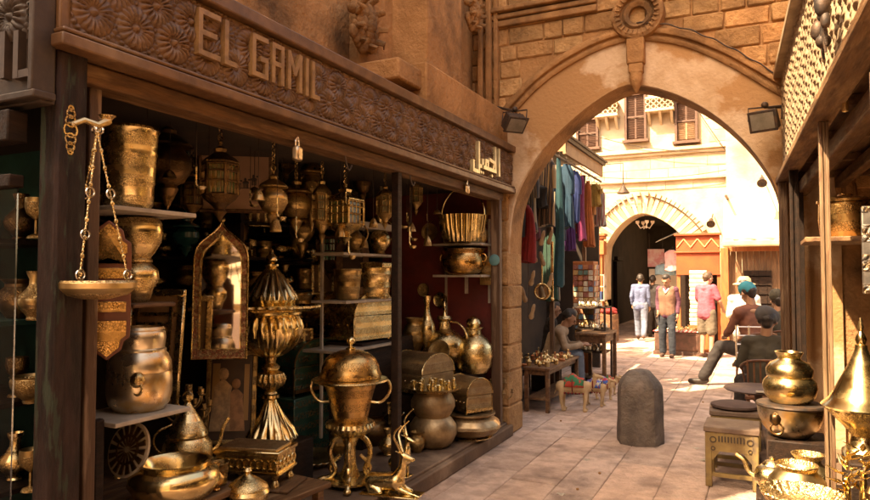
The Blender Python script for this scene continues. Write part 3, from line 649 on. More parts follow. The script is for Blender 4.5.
# ================================================================ textile stall beyond the arch
st = thing('market_stall', 'open textile stall on the left just beyond the big arch', 'stall', (-3.2, 10, 0))
def T(b): b.M = Matrix.Translation((3.2, -10, 0)); return b
T(MB()).box((-3.75, 10.4, 1.75), (.1, 5.6, 3.5)).box((-3.2, 12.4, 1.5), (1.0, .08, 3.0)).build('back_wall', DARKW, st)
b = T(MB()); b.box((-3.1, 10.6, 3.72), (1.3, 2.5, .06), ry=.10); b.box((-3.1, 10.6, 3.76), (1.36, 2.6, .03), ry=.10); b.build('roof', IRON, st)
b = T(MB()); b.box((-2.52, 10.6, 3.56), (.04, 2.5, .24)); b.box((-3.1, 9.37, 3.58), (1.2, .04, .20)); b.build('valance_board', mat('awning_board', (.42, .25, .13), (.34, .19, .10), 5, .7), st)
T(MB()).tube([(-2.45, 7.55, 3.30), (-2.42, 11.3, 3.28)], .018, 8).tube([(-2.75, 7.55, 3.25), (-2.75, 11.3, 3.25)], .015, 8).build('hanging_rail', IRON, st)
for y in (7.6, 9.3, 11.25): T(MB()).box((-2.70, y, 1.7), (.06, .06, 3.4)).build('post', WOODV, st, bevel=.006)
T(MB()).box((-3.9, 10.5, 3.2 - 1.55), (.15, 6.2, 3.2)).build('side_wall', STONE2, st)
def stripe_mat(name, cols, n, s=.6, vert=True):
    """woven stripes: bands across the cloth's own width"""
    m = mat('cloth_' + name, cols[0], cols[1], 9, .85, None, 0, .3, 26, sheen=.2); nt = m.node_tree; N = nt.nodes
    tc = N.new('ShaderNodeTexCoord'); sx = N.new('ShaderNodeSeparateXYZ'); nt.links.new(tc.outputs['Object'], sx.inputs[0])
    ml = N.new('ShaderNodeMath'); ml.operation = 'MULTIPLY'; ml.inputs[1].default_value = n; fr_ = N.new('ShaderNodeMath'); fr_.operation = 'FRACT'
    cr = N.new('ShaderNodeValToRGB'); cr.color_ramp.interpolation = 'CONSTANT'
    while len(cr.color_ramp.elements) < len(cols): cr.color_ramp.elements.new(.5)
    for i, c in enumerate(cols): cr.color_ramp.elements[i].position = i / len(cols); cr.color_ramp.elements[i].color = (*c, 1)
    nt.links.new(sx.outputs[0 if vert else 2], ml.inputs[0]); nt.links.new(ml.outputs[0], fr_.inputs[0]); nt.links.new(fr_.outputs[0], cr.inputs[0]); nt.links.new(cr.outputs[0], N['Principled BSDF'].inputs['Base Color']); return m
def garment(lbl, top, w, h, m, rz=-.45, flare=1.25, folds=7, name='hanging_garment', cat='garment', sleeves=True, seed=0, group=None):
    """cloth hanging from its top in vertical folds: a closed shell, wider and deeper towards the hem"""
    r = random.Random(seed * 13 + 5); ph = r.random() * 6; b = MB(); n = 44; m_ = 14; P = []; F = []
    for j in range(m_):
        v = j / (m_ - 1); hw = w / 2 * (.35 + .65 * min(1, v / .12)) * (1 + (flare - 1) * v); dp = .03 + .05 * v
        for k in range(n):
            a = 2 * math.pi * k / n; f = 1 + (.22 * math.cos(folds * 2 * a + ph + v * .8) + .1 * math.cos(5 * a + 2 * ph)) * min(1, v * 2)
            P.append((hw * math.cos(a) + .015 * math.sin(v * 5 + ph), dp * math.sin(a) * f, -h * v + (.02 * math.sin(3 * a + ph) if j == m_ - 1 else 0)))
    for j in range(m_ - 1):
        for k in range(n): F.append((j * n + k, j * n + (k + 1) % n, (j + 1) * n + (k + 1) % n, (j + 1) * n + k))
    F += [tuple(range(n)), tuple((m_ - 1) * n + k for k in range(n))]
    b.add(P, F)
    if sleeves:
        for s_ in (-1, 1): b.tube([(s_ * w * .30, 0, -.03), (s_ * w * .52, .0, -.12), (s_ * w * .58, .01, -h * .25), (s_ * w * .57, .015, -h * .48)], [.035, .05, .048, .042], 10, flat=.6)
    t = thing(name, lbl, cat, top, rz, group); b.build('cloth', m, t, ang=80)
    MB().tube([(0, 0, .10), (.015, 0, .07), (.0, 0, .045), (-w * .3, 0, 0), (w * .3, 0, 0), (0, 0, .045)], .005, 6).build('hanger', IRON, t); return t
def G(lbl, px, py0, py1, wpx, y, m, **k):
    p = at('y', y, px - 4, py0); q = mpp(p); return garment(lbl, p, wpx * q, (py1 - py0) * q, m, seed=px, **k)
RED_ = cloth('deep_red', (.22, .012, .012)); TEAL = cloth('teal', (.008, .055, .065)); BLUE = cloth('royal_blue', (.01, .025, .11)); MAG = cloth('magenta', (.20, .02, .08)); ORG = cloth('orange', (.40, .10, .02)); BLK = cloth('black', (.02, .018, .016))
STR = stripe_mat('brown_stripes', [(.16, .09, .05), (.03, .02, .015), (.34, .22, .10), (.03, .02, .015)], 14)
STR2 = stripe_mat('dark_stripes', [(.02, .02, .02), (.10, .07, .04), (.02, .02, .02), (.25, .2, .12)], 18)
LACE = stripe_mat('floral_lace', [(.40, .30, .25), (.28, .10, .09), (.40, .32, .25), (.14, .14, .16)], 22)
G('deep red long dress hanging lowest at the left of the textile stall', 531, 205, 262, 14, 7.8, RED_, sleeves=False, flare=1.7)
G('black and brown striped robe hanging next to the deep red dress', 533, 168, 232, 16, 8.05, STR2)
G('brown and gold striped robe hanging in the middle of the textile stall', 547, 156, 226, 22, 8.3, STR)
G('black shawl hanging in front of the brown and gold striped robe', 541, 186, 208, 26, 8.2, BLK, sleeves=False, flare=1.0)
G('long teal scarf hanging beside the striped robe', 563, 158, 286, 7, 8.8, TEAL, sleeves=False, name='hanging_scarf', cat='scarf', folds=3)
G('teal blue dress hanging at the centre of the rail', 570, 164, 228, 12, 9.1, cloth('sea_blue', (.01, .05, .09)))
G('royal blue tunic hanging between the teal dress and the magenta scarf', 578, 170, 222, 10, 9.6, BLUE)
G('magenta scarf hanging beside the royal blue tunic', 585, 176, 240, 6, 10.0, MAG, sleeves=False, name='hanging_scarf', cat='scarf', folds=3)
G('bright orange dress hanging near the end of the rail', 592, 181, 246, 8, 10.4, ORG, sleeves=False, flare=1.5)
G('yellow gold shirt hanging behind the orange dress', 598, 184, 206, 14, 10.9, cloth('mustard', (.34, .20, .04)))
G('pale patterned lace shawl hanging at the far end of the rail', 603, 190, 226, 13, 11.2, LACE, sleeves=False)
G('dark green shawl hanging low behind the pale pendants', 554, 232, 300, 16, 9.3, cloth('bottle_green', (.02, .06, .04)), sleeves=False, flare=1.1)
for i, (px, y0_, y1_, w_, y, m_, lb) in enumerate((
    (524, 176, 236, 14, 7.7, BLK, 'black robe hanging nearest the stone pier of the big arch'), (538, 160, 240, 16, 8.6, cloth('wine', (.12, .02, .03)), 'dark wine coloured robe half hidden behind the striped robes'),
    (553, 160, 226, 14, 8.9, cloth('slate', (.05, .07, .09)), 'slate grey gown hanging behind the long teal scarf'), (566, 168, 240, 12, 9.4, cloth('navy', (.01, .02, .06)), 'navy blue gown showing between the teal blue dress and the scarf'),
    (574, 172, 250, 12, 9.9, cloth('purple', (.09, .02, .13)), 'purple gown hanging behind the royal blue tunic'), (588, 182, 232, 10, 10.6, RED_, 'red blouse hanging behind the magenta scarf'),
    (595, 186, 246, 9, 11.0, cloth('apricot', (.5, .22, .08)), 'apricot blouse hanging behind the bright orange dress'), (560, 170, 300, 9, 9.6, STR2, 'long dark striped shawl hanging lowest beside the teal scarf'),
    (546, 170, 222, 14, 9.2, LACE, 'pale lace blouse half hidden behind the brown and gold robe'))):
    p = at('y', y, px, y0_); q = mpp(p); garment(lb, p + Vector((-.10, .03, 0)), w_ * q, (y1_ - y0_) * q, m_, rz=-.3 - .1 * (i % 4), seed=i + 40, sleeves=i % 2 == 0)
# pale leather slippers and pendants strung below the garments
def pendant_string(px, py0, py1, y, n, lbl):
    p = at('y', y, px, py0); q = mpp(p); H_ = (py1 - py0) * q; t = thing('slipper_string', lbl, 'slipper string', p, group='strings of pale slippers in the textile stall')
    MB().tube([(0, 0, .15), (.01, 0, -H_ * .5), (0, 0, -H_)], .004, 5).build('cord', IRON, t)
    for i in range(n):
        z = -H_ * (i + .3) / n; b = MB(); b.lathe([(1e-4, 0), (.024, .01), (.034, .04), (.022, .09), (.026, .14), (.015, .19), (1e-4, .20)], 12, (.03 * (-1) ** i, 0, z - .16), M=Matrix.Diagonal((1, .5, 1, 1)) @ Matrix.Rotation(.25 * (-1) ** i, 4, 'Y')); b.build('slipper', mat('pale_leather', (.40, .27, .15), (.28, .17, .09), 9, .6), t)
pendant_string(538, 228, 262, 7.9, 2, 'string of pale slippers hanging just right of the deep red dress')
pendant_string(546, 226, 290, 8.2, 3, 'longest string of pale slippers hanging in the middle of the stall')
pendant_string(528, 268, 318, 7.8, 3, 'string of pale slippers hanging lowest beside the stone pier')
p = at('y', 8.2, 542, 268); t = thing('hand_mirror', 'oval brass hand mirror hanging by its long handle at the stall front', 'mirror', p)
b = MB(); b.ring((0, 0, -.30), .095, .016, 'y', 28, 8); b.tube([(0, 0, .12), (0, 0, -.20)], .012, 8); b.build('frame', BRASS, t, ang=60)
MB().lathe([(1e-4, -.006), (.092, -.006), (.092, .006), (1e-4, .006)], 28, (0, 0, -.30), M=Matrix.Rotation(math.pi / 2, 4, 'X')).build('glass', mat('mirror_glass', (.85, .8, .72), None, rough=.04, metal=1), t)
p = at('y', 8.35, 552, 268); t = thing('brass_measuring_rod', 'tall thin brass strip hanging upright beside the oval hand mirror', 'brass strip', p)
MB().box((0, 0, -.02), (.03, .012, .72)).ball((0, 0, -.4), .025).build('strip', GOLD, t)
# postcard rack, glass case, white shelf
p = at('z', 0, 582, 362); p = Vector((-2.62, 11.0, 0))
t = thing('postcard_rack', 'tall orange rack crowded with small picture cards beside the textile stall', 'rack', p)
MB().box((0, 0, 1.30), (.34, .34, 1.25)).box((0, 0, .35), (.10, .10, .7)).box((0, 0, .03), (.5, .5, .06)).build('frame', ORW, t, bevel=.01)
cc = [(.5, .2, .1), (.15, .25, .4), (.6, .5, .35), (.3, .1, .08), (.55, .35, .15), (.1, .18, .16), (.62, .55, .45)]
CARD = mat('picture_card', (1, 1, 1), (.6, .6, .6), 60, .4, tint=True); b = MB()
for sx, sy in ((0, -1), (1, 0)):
    for i in range(4):
        for j in range(13):
            u = -.125 + i * .083; z = .75 + j * .09; c = rnd.choice(cc)
            b.box((u if sy else .178, -.178 if sy else u, z), ((.07, .012, .075) if sy else (.012, .07, .075)), rx=-.15 * abs(sy), ry=.15 * sx, tint=c)
b.build('picture_cards', CARD, t)
t = thing('display_case', 'glazed metal display case with small silver goods behind the writing man', 'display case', (-2.42, 10.6, 0))
b = MB()
for sx in (-1, 1):
    for sy in (-1, 1): b.box((sx * .24, sy * .24, .6), (.03, .03, 1.2))
for z in (.1, .5, .85, 1.19): b.box((0, 0, z), (.48, .48, .02))
b.build('frame', IRON, t); MB().box((0, -.235, .7), (.44, .005, .95)).build('glass', GLASS, t)
b = MB()
for z in (.51, .86, 1.2):
    for i in range(9): b.lathe([(.02, 0), (.035, .02), (.03, .06), (.012, .08), (.018, .1)], 10, (-.2 + i * .05, rnd.uniform(-.18, .1), z))
b.build('trinkets', SILVER, t)
t = thing('wall_shelf', 'small white open shelf with blue box and figurine beside the orange brown pilaster', 'shelf', at('y', 15, 596, 300)); q = mpp(t.location)
MB().box((0, 0, 0), (.42, .25, .02)).box((0, 0, .30), (.42, .25, .02)).box((0, 0, .56), (.42, .25, .02)).box((-.2, 0, .28), (.02, .24, .56)).box((.2, 0, .28), (.02, .24, .56)).build('board', WHITEP, t)
tag(MB().box((0, 0, 0), (.3, .18, .18), cham=.01).build('blue_box', cloth('box_blue', (.03, .06, .16))), 'blue box on the lowest board of the white wall shelf', 'box'); bpy.data.objects['blue_box'].location = t.location + Vector((0, 0, .103))
o = MB().lathe([(.05, 0), (.06, .03), (.03, .1), (.045, .18), (.02, .24), (.035, .3), (1e-4, .34)], 14).build('figurine', PALE); o.location = t.location + Vector((.03, 0, .572)); tag(o, 'pale figurine on top of the white wall shelf', 'figurine')

# trinket table in front of the stall
def table(name, lbl, c, d, m, leg=.05, apron=.09, rz=0, cat='table', low=None):
    t = thing(name, lbl, cat, (c[0], c[1], 0), rz); h = c[2]
    MB().box((0, 0, h - .0175), (d[0], d[1], .035), cham=.005).build('tabletop', m, t)
    MB().box((0, d[1] / 2 - leg, h - .035 - apron / 2), (d[0] - leg, .02, apron)).box((0, -d[1] / 2 + leg, h - .035 - apron / 2), (d[0] - leg, .02, apron)).box((d[0] / 2 - leg, 0, h - .035 - apron / 2), (.02, d[1] - leg, apron)).box((-d[0] / 2 + leg, 0, h - .035 - apron / 2), (.02, d[1] - leg, apron)).build('apron', m, t)
    for sx in (-1, 1):
        for sy in (-1, 1): MB().box((sx * (d[0] / 2 - leg * .7), sy * (d[1] / 2 - leg * .7), (h - .035) / 2), (leg, leg, h - .036), cham=.005).build('leg', m, t)
    if low: MB().box((0, 0, low), (d[0] - leg, d[1] - leg, .02)).build('lower_board', m, t)
    return t
table('display_table', 'low wooden table covered with trinkets in front of the textile stall', (-2.53, 8.75, .55), (.34, 1.5), WOOD, .05, .06, low=.16)
table('display_table', 'low dark wooden table behind the trinket table against the stall', (-2.98, 8.9, .50), (.5, 1.7), DWOOD, .05, .06)
table('writing_desk', 'tall bare wooden desk beside the man writing at the textile stall', (-2.28, 10.25, .84), (.46, .85), WOOD, .055, .11)
tr = []
shapes = [[(.02, 0), (.04, .015), (.035, .05), (.012, .07), (.02, .09)], [(.03, 0), (.03, .05), (.034, .055), (1e-4, .08)], [(.012, 0), (.03, .03), (.03, .05), (.008, .08), (.012, .12), (1e-4, .13)], [(.045, 0), (.05, .02), (.045, .03), (1e-4, .035)]]
protos = []
for k in range(4):
    for m_ in (PALE, ORW, BRASS): o = MB().lathe(shapes[k], 12).build('trinket', m_); protos.append(o); tag(o, 'small carved or brass trinket among many on the low tables by the textile stall', 'trinket', 'trinkets on the stall tables')
spots = [(-2.67 + rnd.random() * .28, 8.06 + rnd.random() * 1.36, .5505) for _ in range(70)] + [(-3.18 + rnd.random() * .38, 8.15 + rnd.random() * 1.5, .5005) for _ in range(40)]
kept = []
for q in spots:
    if all(math.dist(q, w) > .085 for w in kept): kept.append(q)
for i, q in enumerate(kept):
    o = protos[i] if i < 12 else protos[i % 12].copy()
    if i >= 12: col.objects.link(o)
    o.location = q; o.rotation_euler.z = rnd.random() * 6
# paper parcels on the trinket table
for i, (x_, y_) in enumerate(((-2.60, 8.02 + .1), (-2.3, 8.2))):
    pass

# ---------------------------------------------------------------- toy camels
def camel(lbl, loc, rz, s, mblk, mtrim):
    t = thing('toy_camel', lbl, 'toy camel', loc, rz, 'toy camels in front of the trinket table', s)
    CW = mat('pale_camel_hide', (.55, .38, .21), (.45, .29, .15), 9, .7, None, 0, .3, 40)
    e = [((-.17, 0, .30), .075, (.12, 0, .30), .080), ((-.03, 0, .34), .065, (-.02, 0, .42), .03), ((.13, 0, .31), .055, (.21, 0, .33), .036), ((.21, 0, .33), .036, (.25, 0, .44), .026), ((.24, 0, .45), .03, (.34, 0, .43), .018), ((.24, .02, .46), .012, (.225, .03, .49), .008), ((.24, -.02, .46), .012, (.225, -.03, .49), .008), ((-.22, 0, .31), .012, (-.26, 0, .2), .008)]
    for sx, off in ((-.16, .01), (.12, -.01)):
        for sy in (-1, 1):
            e += [((sx, sy * .045, .28), .042, (sx + off * sy, sy * .055, .16), .026), ((sx + off * sy, sy * .055, .16), .024, (sx + off, sy * .058, .03), .017), ((sx + off, sy * .058, .022), .02, (sx + off + .03, sy * .058, .02), .018)]
    blob('body', e, CW, t, .010, 4)
    b = MB(); 
    def fb(u, v):
        a = (v - .5) * 3.5; r = .092; return (-.13 + u * .24, r * math.sin(a) * 1.0, .325 + r * math.cos(a) + .055 * math.exp(-((u - .42) / .22) ** 2) * max(0, math.cos(a)))
    b.grid(14, 20, fb); b.build('saddle_blanket', mblk, t, ang=80, thick=.008)
    MB().ring((.215, 0, .345), .046, .008, 'x', 16, 6).build('collar', mtrim, t); b = MB(); b.ring((-.03, 0, .335), .10, .007, 'x', 22, 6)
    for k in range(6): b.ball((-.12 + k * .045, .097, .235), .012); b.ball((-.12 + k * .045, -.097, .235), .012)
    b.build('harness', mtrim, t, ang=70)
    return t
CB1 = mat('green_red_blanket', (.02, .16, .07), (.45, .05, .03), 14, .8, lo=.5, hi=.52); CB2 = mat('blue_red_blanket', (.04, .12, .42), (.50, .04, .05), 16, .8, lo=.5, hi=.52, c3=(.6, .55, .4), s3=20, lo3=.55, hi3=.57)
camel('largest toy camel with green blanket standing at the corner of the trinket table', (-2.12, 8.30, 0), .15, 1.0, CB1, RED_)
camel('middle sized toy camel with blue and red blanket standing right of the largest one', (-1.97, 8.75, 0), -.1, .78, CB2, RED_)
camel('small toy camel with blue and red blanket standing behind the middle sized one', (-1.96, 9.25, 0), .2, .68, CB2, MAG)
camel('smallest toy camel farthest along the row with green blanket', (-1.98, 9.7, 0), .1, .58, CB1, ORG)

# ---------------------------------------------------------------- stone bollard
b = MB(); b.lathe([(.225, -.02), (.235, .02)] + [(.235 - .012 * k / 9, .03 + .52 * k / 9) for k in range(1, 10)] + [(.215, .585), (.20, .615), (.17, .655), (.14, .69), (.125, .708), (.11, .722), (.08, .73), (1e-4, .733)], 96, octa=.9)
o = b.build('stone_bollard', mat('bollard_stone', (.17, .135, .11), (.10, .078, .065), 6, .6, .85, 0, 1, 26, c3=(.19, .14, .11), s3=4, lo3=.52, hi3=.66, dist=.025), ang=30, rough=(.009, 11)); o.location = (-1.14, 7.07, 0); tag(o, 'worn dark stone bollard standing in the middle of the paved lane', 'bollard')

# ---------------------------------------------------------------- end of the lane
t = thing('wooden_kiosk', 'orange wooden kiosk with a zigzag band standing against the pale building', 'kiosk', (-1.28, 16.2, 0))
def K(b): b.M = Matrix.Translation((1.28, -16.2, 0)); return b
ORP = mat('orange_panel', (.42, .075, .022), (.32, .055, .018), 3, .55, None, 0, .3, 18)
K(MB()).box((-1.30, 16.2, 2.16), (.92, .10, .92)).box((-1.30, 16.15, 2.62), (1.0, .14, .05)).box((-1.30, 16.15, 2.22), (1.0, .10, .035)).build('sign_panel', ORP, t, bevel=.006)
b = K(MB()); z0 = 2.30
for i in range(6): xa = -1.74 + i * .147; b.tube([(xa, 16.14, z0 + (.22 if i % 2 else .03)), (xa + .147, 16.14, z0 + (.03 if i % 2 else .22))], .013, 6)
b.build('zigzag_band', mat('zigzag_paint', (.72, .42, .16), None, rough=.6), t)
for x_ in (-1.72, -.87): K(MB()).box((x_, 16.22, .86), (.07, .07, 1.7)).build('post', ORW, t)
K(MB()).box((-1.30, 16.5, .85), (.85, .05, 1.7)).build('back_panel', DWOOD, t)
p = at('y', 15.9, 699, 330); t = thing('postcard_rack', 'narrow white rack of stacked cards under the orange kiosk panel', 'rack', (p.x, 15.9, 0))
b = MB(); 
for i in range(13): b.box((rnd.uniform(-.01, .01), 0, .62 + i * .095), (.36, .2, .085), cham=.01, tint=rnd.choice([(1, .96, .86), (.9, .84, .7), (.8, .7, .6)]))
b.build('cards', mat('stacked_cards', (.75, .68, .56), (.6, .5, .4), 12, .6, tint=True), t); MB().box((0, 0, .29), (.4, .3, .56)).build('stand', ORW, t)
p = at('z', 0, 682, 353); t = thing('display_bench', 'dark carved chest with a red and white cloth on top beside the vested man', 'bench', (-1.62, 15.2, 0))
MB().box((0, 0, .25), (.95, .5, .50), cham=.012).box((0, -.255, .27), (.8, .02, .3)).box((0, 0, .04), (1.0, .54, .08)).build('chest', mat('carved_bench_wood', (.13, .06, .04), (.08, .04, .025), 8, .6, None, 0, .5, 30), t, bevel=.006)
b = MB(); b.grid(30, 16, lambda u, v: (-.50 + u * 1.0, -.27 + v * .54, .507 + .006 * math.sin(u * 30) * math.sin(v * 14))); b.build('cloth', stripe_mat('red_white_check', [(.5, .05, .05), (.7, .6, .5)], 12), t, thick=.012)
for i in range(14):
    o = MB().lathe(shapes[i % 4], 10).build('trinket', BRASS if i % 2 else PALE); o.location = (-2.02 + i * .06, 15.15 + rnd.uniform(-.15, .15), .5215); tag(o, 'small trinket on the red and white cloth of the carved chest', 'trinket', 'trinkets on the carved chest')
# slatted shop front with beige awning
t = thing('shop_building', 'closed wooden slatted shop front under the beige awning', 'shop', (-.1, 16.1, 0))
def W(b): b.M = Matrix.Translation((.1, -16.1, 0)); return b
SL = mat('slat_wood', (.27, .14, .065), (.17, .085, .04), 6, .6, None, 0, .4, 18, stretch=(5, 5, .7), c3=(.38, .24, .13), s3=2)
b = W(MB())
for i in range(15): b.box((-.68 + i * .115, 16.2 + (.012 if i % 2 else 0), 1.12), (.107, .03, 2.2), tint=(rnd.uniform(.75, 1.15),) * 3)
b.build('slatted_front', mat('slat_wood_t', (.27, .14, .065), (.17, .085, .04), 6, .6, None, 0, .4, 18, stretch=(5, 5, .7), tint=True), t)
W(MB()).box((-.74, 16.1, 1.15), (.16, .2, 2.3)).box((.1, 16.12, 2.27), (1.7, .12, .1)).build('door_frame', ORW, t, bevel=.008)
b = W(MB()); p = at('y', 16.15, 758, 290)
b.box((p.x, 16.14, p.z), (.55, .05, .85)); 
for i in range(3):
    for j in range(4): b.box((p.x - .17 + i * .17, 16.11, p.z - .3 + j * .2), (.012, .02, .2)); b.box((p.x, 16.108, p.z - .3 + j * .2), (.5, .02, .012))
b.build('window', DWOOD, t)
W(MB()).box((1.0, 17.0, 3.0), (3.4, .9, 6.2)).build('wall', FACADE, t)
aw = thing('awning', 'beige canvas awning in full sun over the slatted shop front', 'awning', (-.1, 15.8, 0))
def AW(b): b.M = Matrix.Translation((.1, -15.8, 0)); return b
ta, tb = at('y', 16.5, 722, 196), at('y', 16.5, 800, 176); bz = at('y', 15.6, 728, 245).z
CANV = mat('beige_canvas', (.62, .48, .28), (.55, .41, .23), 2, .9, None, 0, .4, 9)
b = AW(MB()); b.grid(26, 14, lambda u, v: (-.75 + u * 1.65, 15.6 + v * .9, bz + .12 + v * .95 - .05 * math.sin(math.pi * v) + .012 * math.sin(u * 26) * (1 - v) + .22 * u * v)); b.grid(30, 4, lambda u, v: (-.75 + u * 1.65, 15.6 - .01 * math.sin(u * 30), bz + .12 - .16 * v)); b.build('canvas', CANV, aw, ang=70, thick=.01)
b = AW(MB()); b.tube([(-.75, 15.62, bz + .10), (.9, 15.62, bz + .10)], .015, 6)
for x_ in (-.72, .85): b.tube([(x_, 15.62, bz + .10), (x_, 16.4, bz + .1)], .012, 6)
b.build('frame', IRON, aw)
# wall lamps and signs on the far building
def arm_lamp(lbl, p, ywall, L_, down=.35):
    t = thing('wall_lamp', lbl, 'lamp', p); d = ywall - p[1]
    MB().tube([(-L_, d, 0), (-L_, 0, 0), (0, 0, 0), (0, 0, -down)], .014, 6).build('bracket', IRON, t)
    MB().lathe([(.02, -down - .02), (.05, -down - .06), (.16, -down - .22), (.15, -down - .235), (1e-4, -down - .2)], 18).build('lamp_shade', IRON, t); return t
p = at('y', 17.3, 623, 163); arm_lamp('dark cone lamp on a long square arm in front of the pale building', p, 17.95, 1.1, .55)
def spot(lbl, px, py, y, yw):
    p = at('y', y, px, py); t = thing('spotlight', lbl, 'spotlight', p); MB().lathe([(1e-4, -.12), (.05, -.1), (.06, 0), (.10, .08), (.10, .1), (1e-4, .09)], 16, M=Matrix.Rotation(2.2, 4, 'X')).build('housing', IRON, t); MB().tube([(0, 0, 0), (0, yw - p.y, .25)], .015, 6).build('arm', IRON, t)
spot('small dark spotlight above the orange kiosk panel', 711, 222, 17.2, 17.95); spot('small dark spotlight jutting from the wall above the awning', 762, 181, 15.6, 16.55)
p = at('y', 15.9, 726, 196); tag(MB().tube([tuple(p), tuple(p + Vector((0, .7, .02)))], .03, 8).build('projecting_beam', SHUT), 'short dark beam end projecting from the wall over the awning', 'beam')
# things in the bright end of the passage
def P_(px, py, y): return at('y', y, px, py)
p = P_(656, 258, 19.5); t = thing('hanging_sign', 'small pink and white sign board hanging inside the passage', 'sign', p); MB().box((0, 0, 0), (.45, .04, .5), cham=.005).build('board', cloth('sign_pink', (.55, .40, .36), (.5, .2, .2)), t); MB().tube([(-.18, 0, .25), (-.18, 0, .7)], .006, 5).tube([(.18, 0, .25), (.18, 0, .7)], .006, 5).build('chain', IRON, t)
for i, (px, py, w_, h_, m_, lb) in enumerate(((672, 262, .34, .55, cloth('pale_pink', (.6, .33, .33)), 'pale pink cloth hanging at the passage end'), (683, 252, .3, .5, cloth('cream', (.6, .5, .38)), 'cream cloth hanging high at the passage end'), (688, 268, .28, .9, ORG, 'orange striped cloth hanging beside the kiosk in the passage'), (666, 276, .5, .3, cloth('sky_blue', (.25, .38, .45)), 'light blue folded cloth at the passage end'))):
    garment(lb, P_(px, py - 12, 18.9 + i * .15), w_, h_, m_, rz=0, seed=i, sleeves=False, name='hanging_cloth', cat='cloth')
p = P_(645, 226, 18.6); t = thing('hanging_lamp', 'white branched lamp hanging in the top of the second arch', 'lamp', p); WP = mat('white_enamel', (.75, .7, .62), None, rough=.4)
MB().tube([(0, 0, .55), (0, 0, 0)], .008, 6).build('rod', IRON, t)
b = MB(); 
for k in range(4): a = k * 1.57 + .4; b.tube([(0, 0, 0), (.12 * math.cos(a), .12 * math.sin(a), -.06), (.2 * math.cos(a), .2 * math.sin(a), .06)], .016, 6); b.lathe([(.02, 0), (.05, .03), (.055, .09)], 10, (.2 * math.cos(a), .2 * math.sin(a), .05))
b.build('arms', WP, t)
p = P_(663, 300, 20.2); t = thing('display_case', 'lit glass fronted stand with dark lower half at the end of the passage', 'display case', (p.x + .15, 20.2, 0)); MB().box((0, 0, .55), (1.0, .5, 1.1)).build('cabinet', DWOOD, t); MB().box((0, -.02, 1.5), (.98, .45, .75)).build('shelf_box', WP, t)
p = P_(678, 232, 19.0); t = thing('awning', 'small white canvas awning slanting inside the second arch', 'awning', p); b = MB(); b.grid(8, 8, lambda u, v: (-.55 + u * .95, -.2 + v * .7, -.28 + u * .42 + .1 * v)); b.build('canvas', cloth('white_canvas', (.7, .64, .52)), t, thick=.01)
# red goods near the left of the passage
p = at('z', 0, 607, 352); t = thing('market_stall', 'low stall with red cloths at the left foot of the second arch', 'stall', (-3.62, 17.2, 0)); MB().box((0, 0, .35), (.55, .8, .7), cham=.01).build('counter', WOOD, t)
b = MB(); 
for i in range(9): b.ball((rnd.uniform(-.2, .2), rnd.uniform(-.3, .3), .74 + rnd.random() * .1), .11, 10, .6)
b.build('cloth_heap', RED_, t)

# scraps and pebbles lying about the lane
SCR = cloth('paper_scrap', (.55, .48, .38)); scraps = []
for i in range(16):
    if i == 0: o = MB().grid(4, 4, lambda u, v: (u * .06, v * .045, .004 + .006 * math.sin(u * 5 + v * 4))).build('paper_scrap', SCR, thick=.001)
    elif i == 1: o = MB().ball((0, 0, .008), .013, 8, .7).build('pebble', BOL_ if False else STONE2)
    else: o = scraps[i % 2].copy(); col.objects.link(o)
    scraps.append(o); o.location = (rnd.uniform(-2.2, -.45), rnd.uniform(4.8, 12.5), .001); o.rotation_euler.z = rnd.random() * 6
    tag(o, ['small scrap of pale paper lying on the paved lane', 'small pebble lying on the paved lane'][i % 2], ['paper', 'pebble'][i % 2], ['paper scraps on the lane', 'pebbles on the lane'][i % 2])
# ================================================================ brass goods
def arc(r, z0, z1, n=8, a0=-90, a1=90, sq=1):
    """bulging part of a profile"""
    zc, h = (z0 + z1) / 2, (z1 - z0) / 2; return [(r * math.cos(R(a0 + (a1 - a0) * i / n)) ** sq, zc + h * math.sin(R(a0 + (a1 - a0) * i / n))) for i in range(n + 1)]
TLAST = [None]
def vessel(name, lbl, cat, p, Hh, Rr, parts, rz=0, group=None, tilt=None):
    """parts: (part, material, normalised profile, options); one part makes a single mesh"""
    single = len(parts) == 1
    if not single: t = thing(name, lbl, cat, p, rz, group)
    for (pn, m, prof, *op) in parts:
        k = dict(op[0]) if op else {}; ex = k.pop('extra', None); k.setdefault('n', 48)
        if 'fl' in k: f = k['fl']; k['fl'] = (f[0], f[1], f[2] / Hh, f[3] * Hh, f[4] * Hh); k['n'] = max(k['n'], f[0] * 8)
        b = MB(); b.lathe([(max(r * Rr, 1e-4), z * Hh) for r, z in prof], **k)
        if ex: ex(b, Hh, Rr)
        o = b.build(name if single else pn, m, None if single else t, ang=42)
        if single: o.location = p; tag(o, lbl, cat, group); t = o
    if tilt: t.rotation_euler = (tilt[0], tilt[1], rz)
    TLAST[0] = t; return t
def fitp(ax, c, px, ytop, ybase, wpx):
    p = at(ax, c, px, ybase); q = mpp(p); return p, (ybase - ytop) * q, wpx * q / 2
def loop(side, r0, z0, r1, z1, rb, th, ang=0):
    def f(b, H, Rr):
        for s_ in ((-1, 1) if side == 0 else (side,)):
            c, sn = math.cos(ang) * s_, math.sin(ang) * s_
            pts = [(r0, z0), ((r0 + rb) / 2 + .02, z0 + .01), (rb, z0 * .55 + z1 * .45), ((r1 + rb) / 2 + .02, z1 - .01), (r1, z1)]
            b.tube(smooth_path([(r * Rr * c, r * Rr * sn, z * H) for r, z in pts], 2), th, 8)
    return f
JUG = [(.0, 0), (.45, 0), (.5, .03), (.42, .07), (.6, .14), (.95, .28), (1, .38), (.9, .5), (.55, .62), (.34, .72), (.32, .84), (.45, .93), (.5, 1), (.44, 1), (.3, .86)]
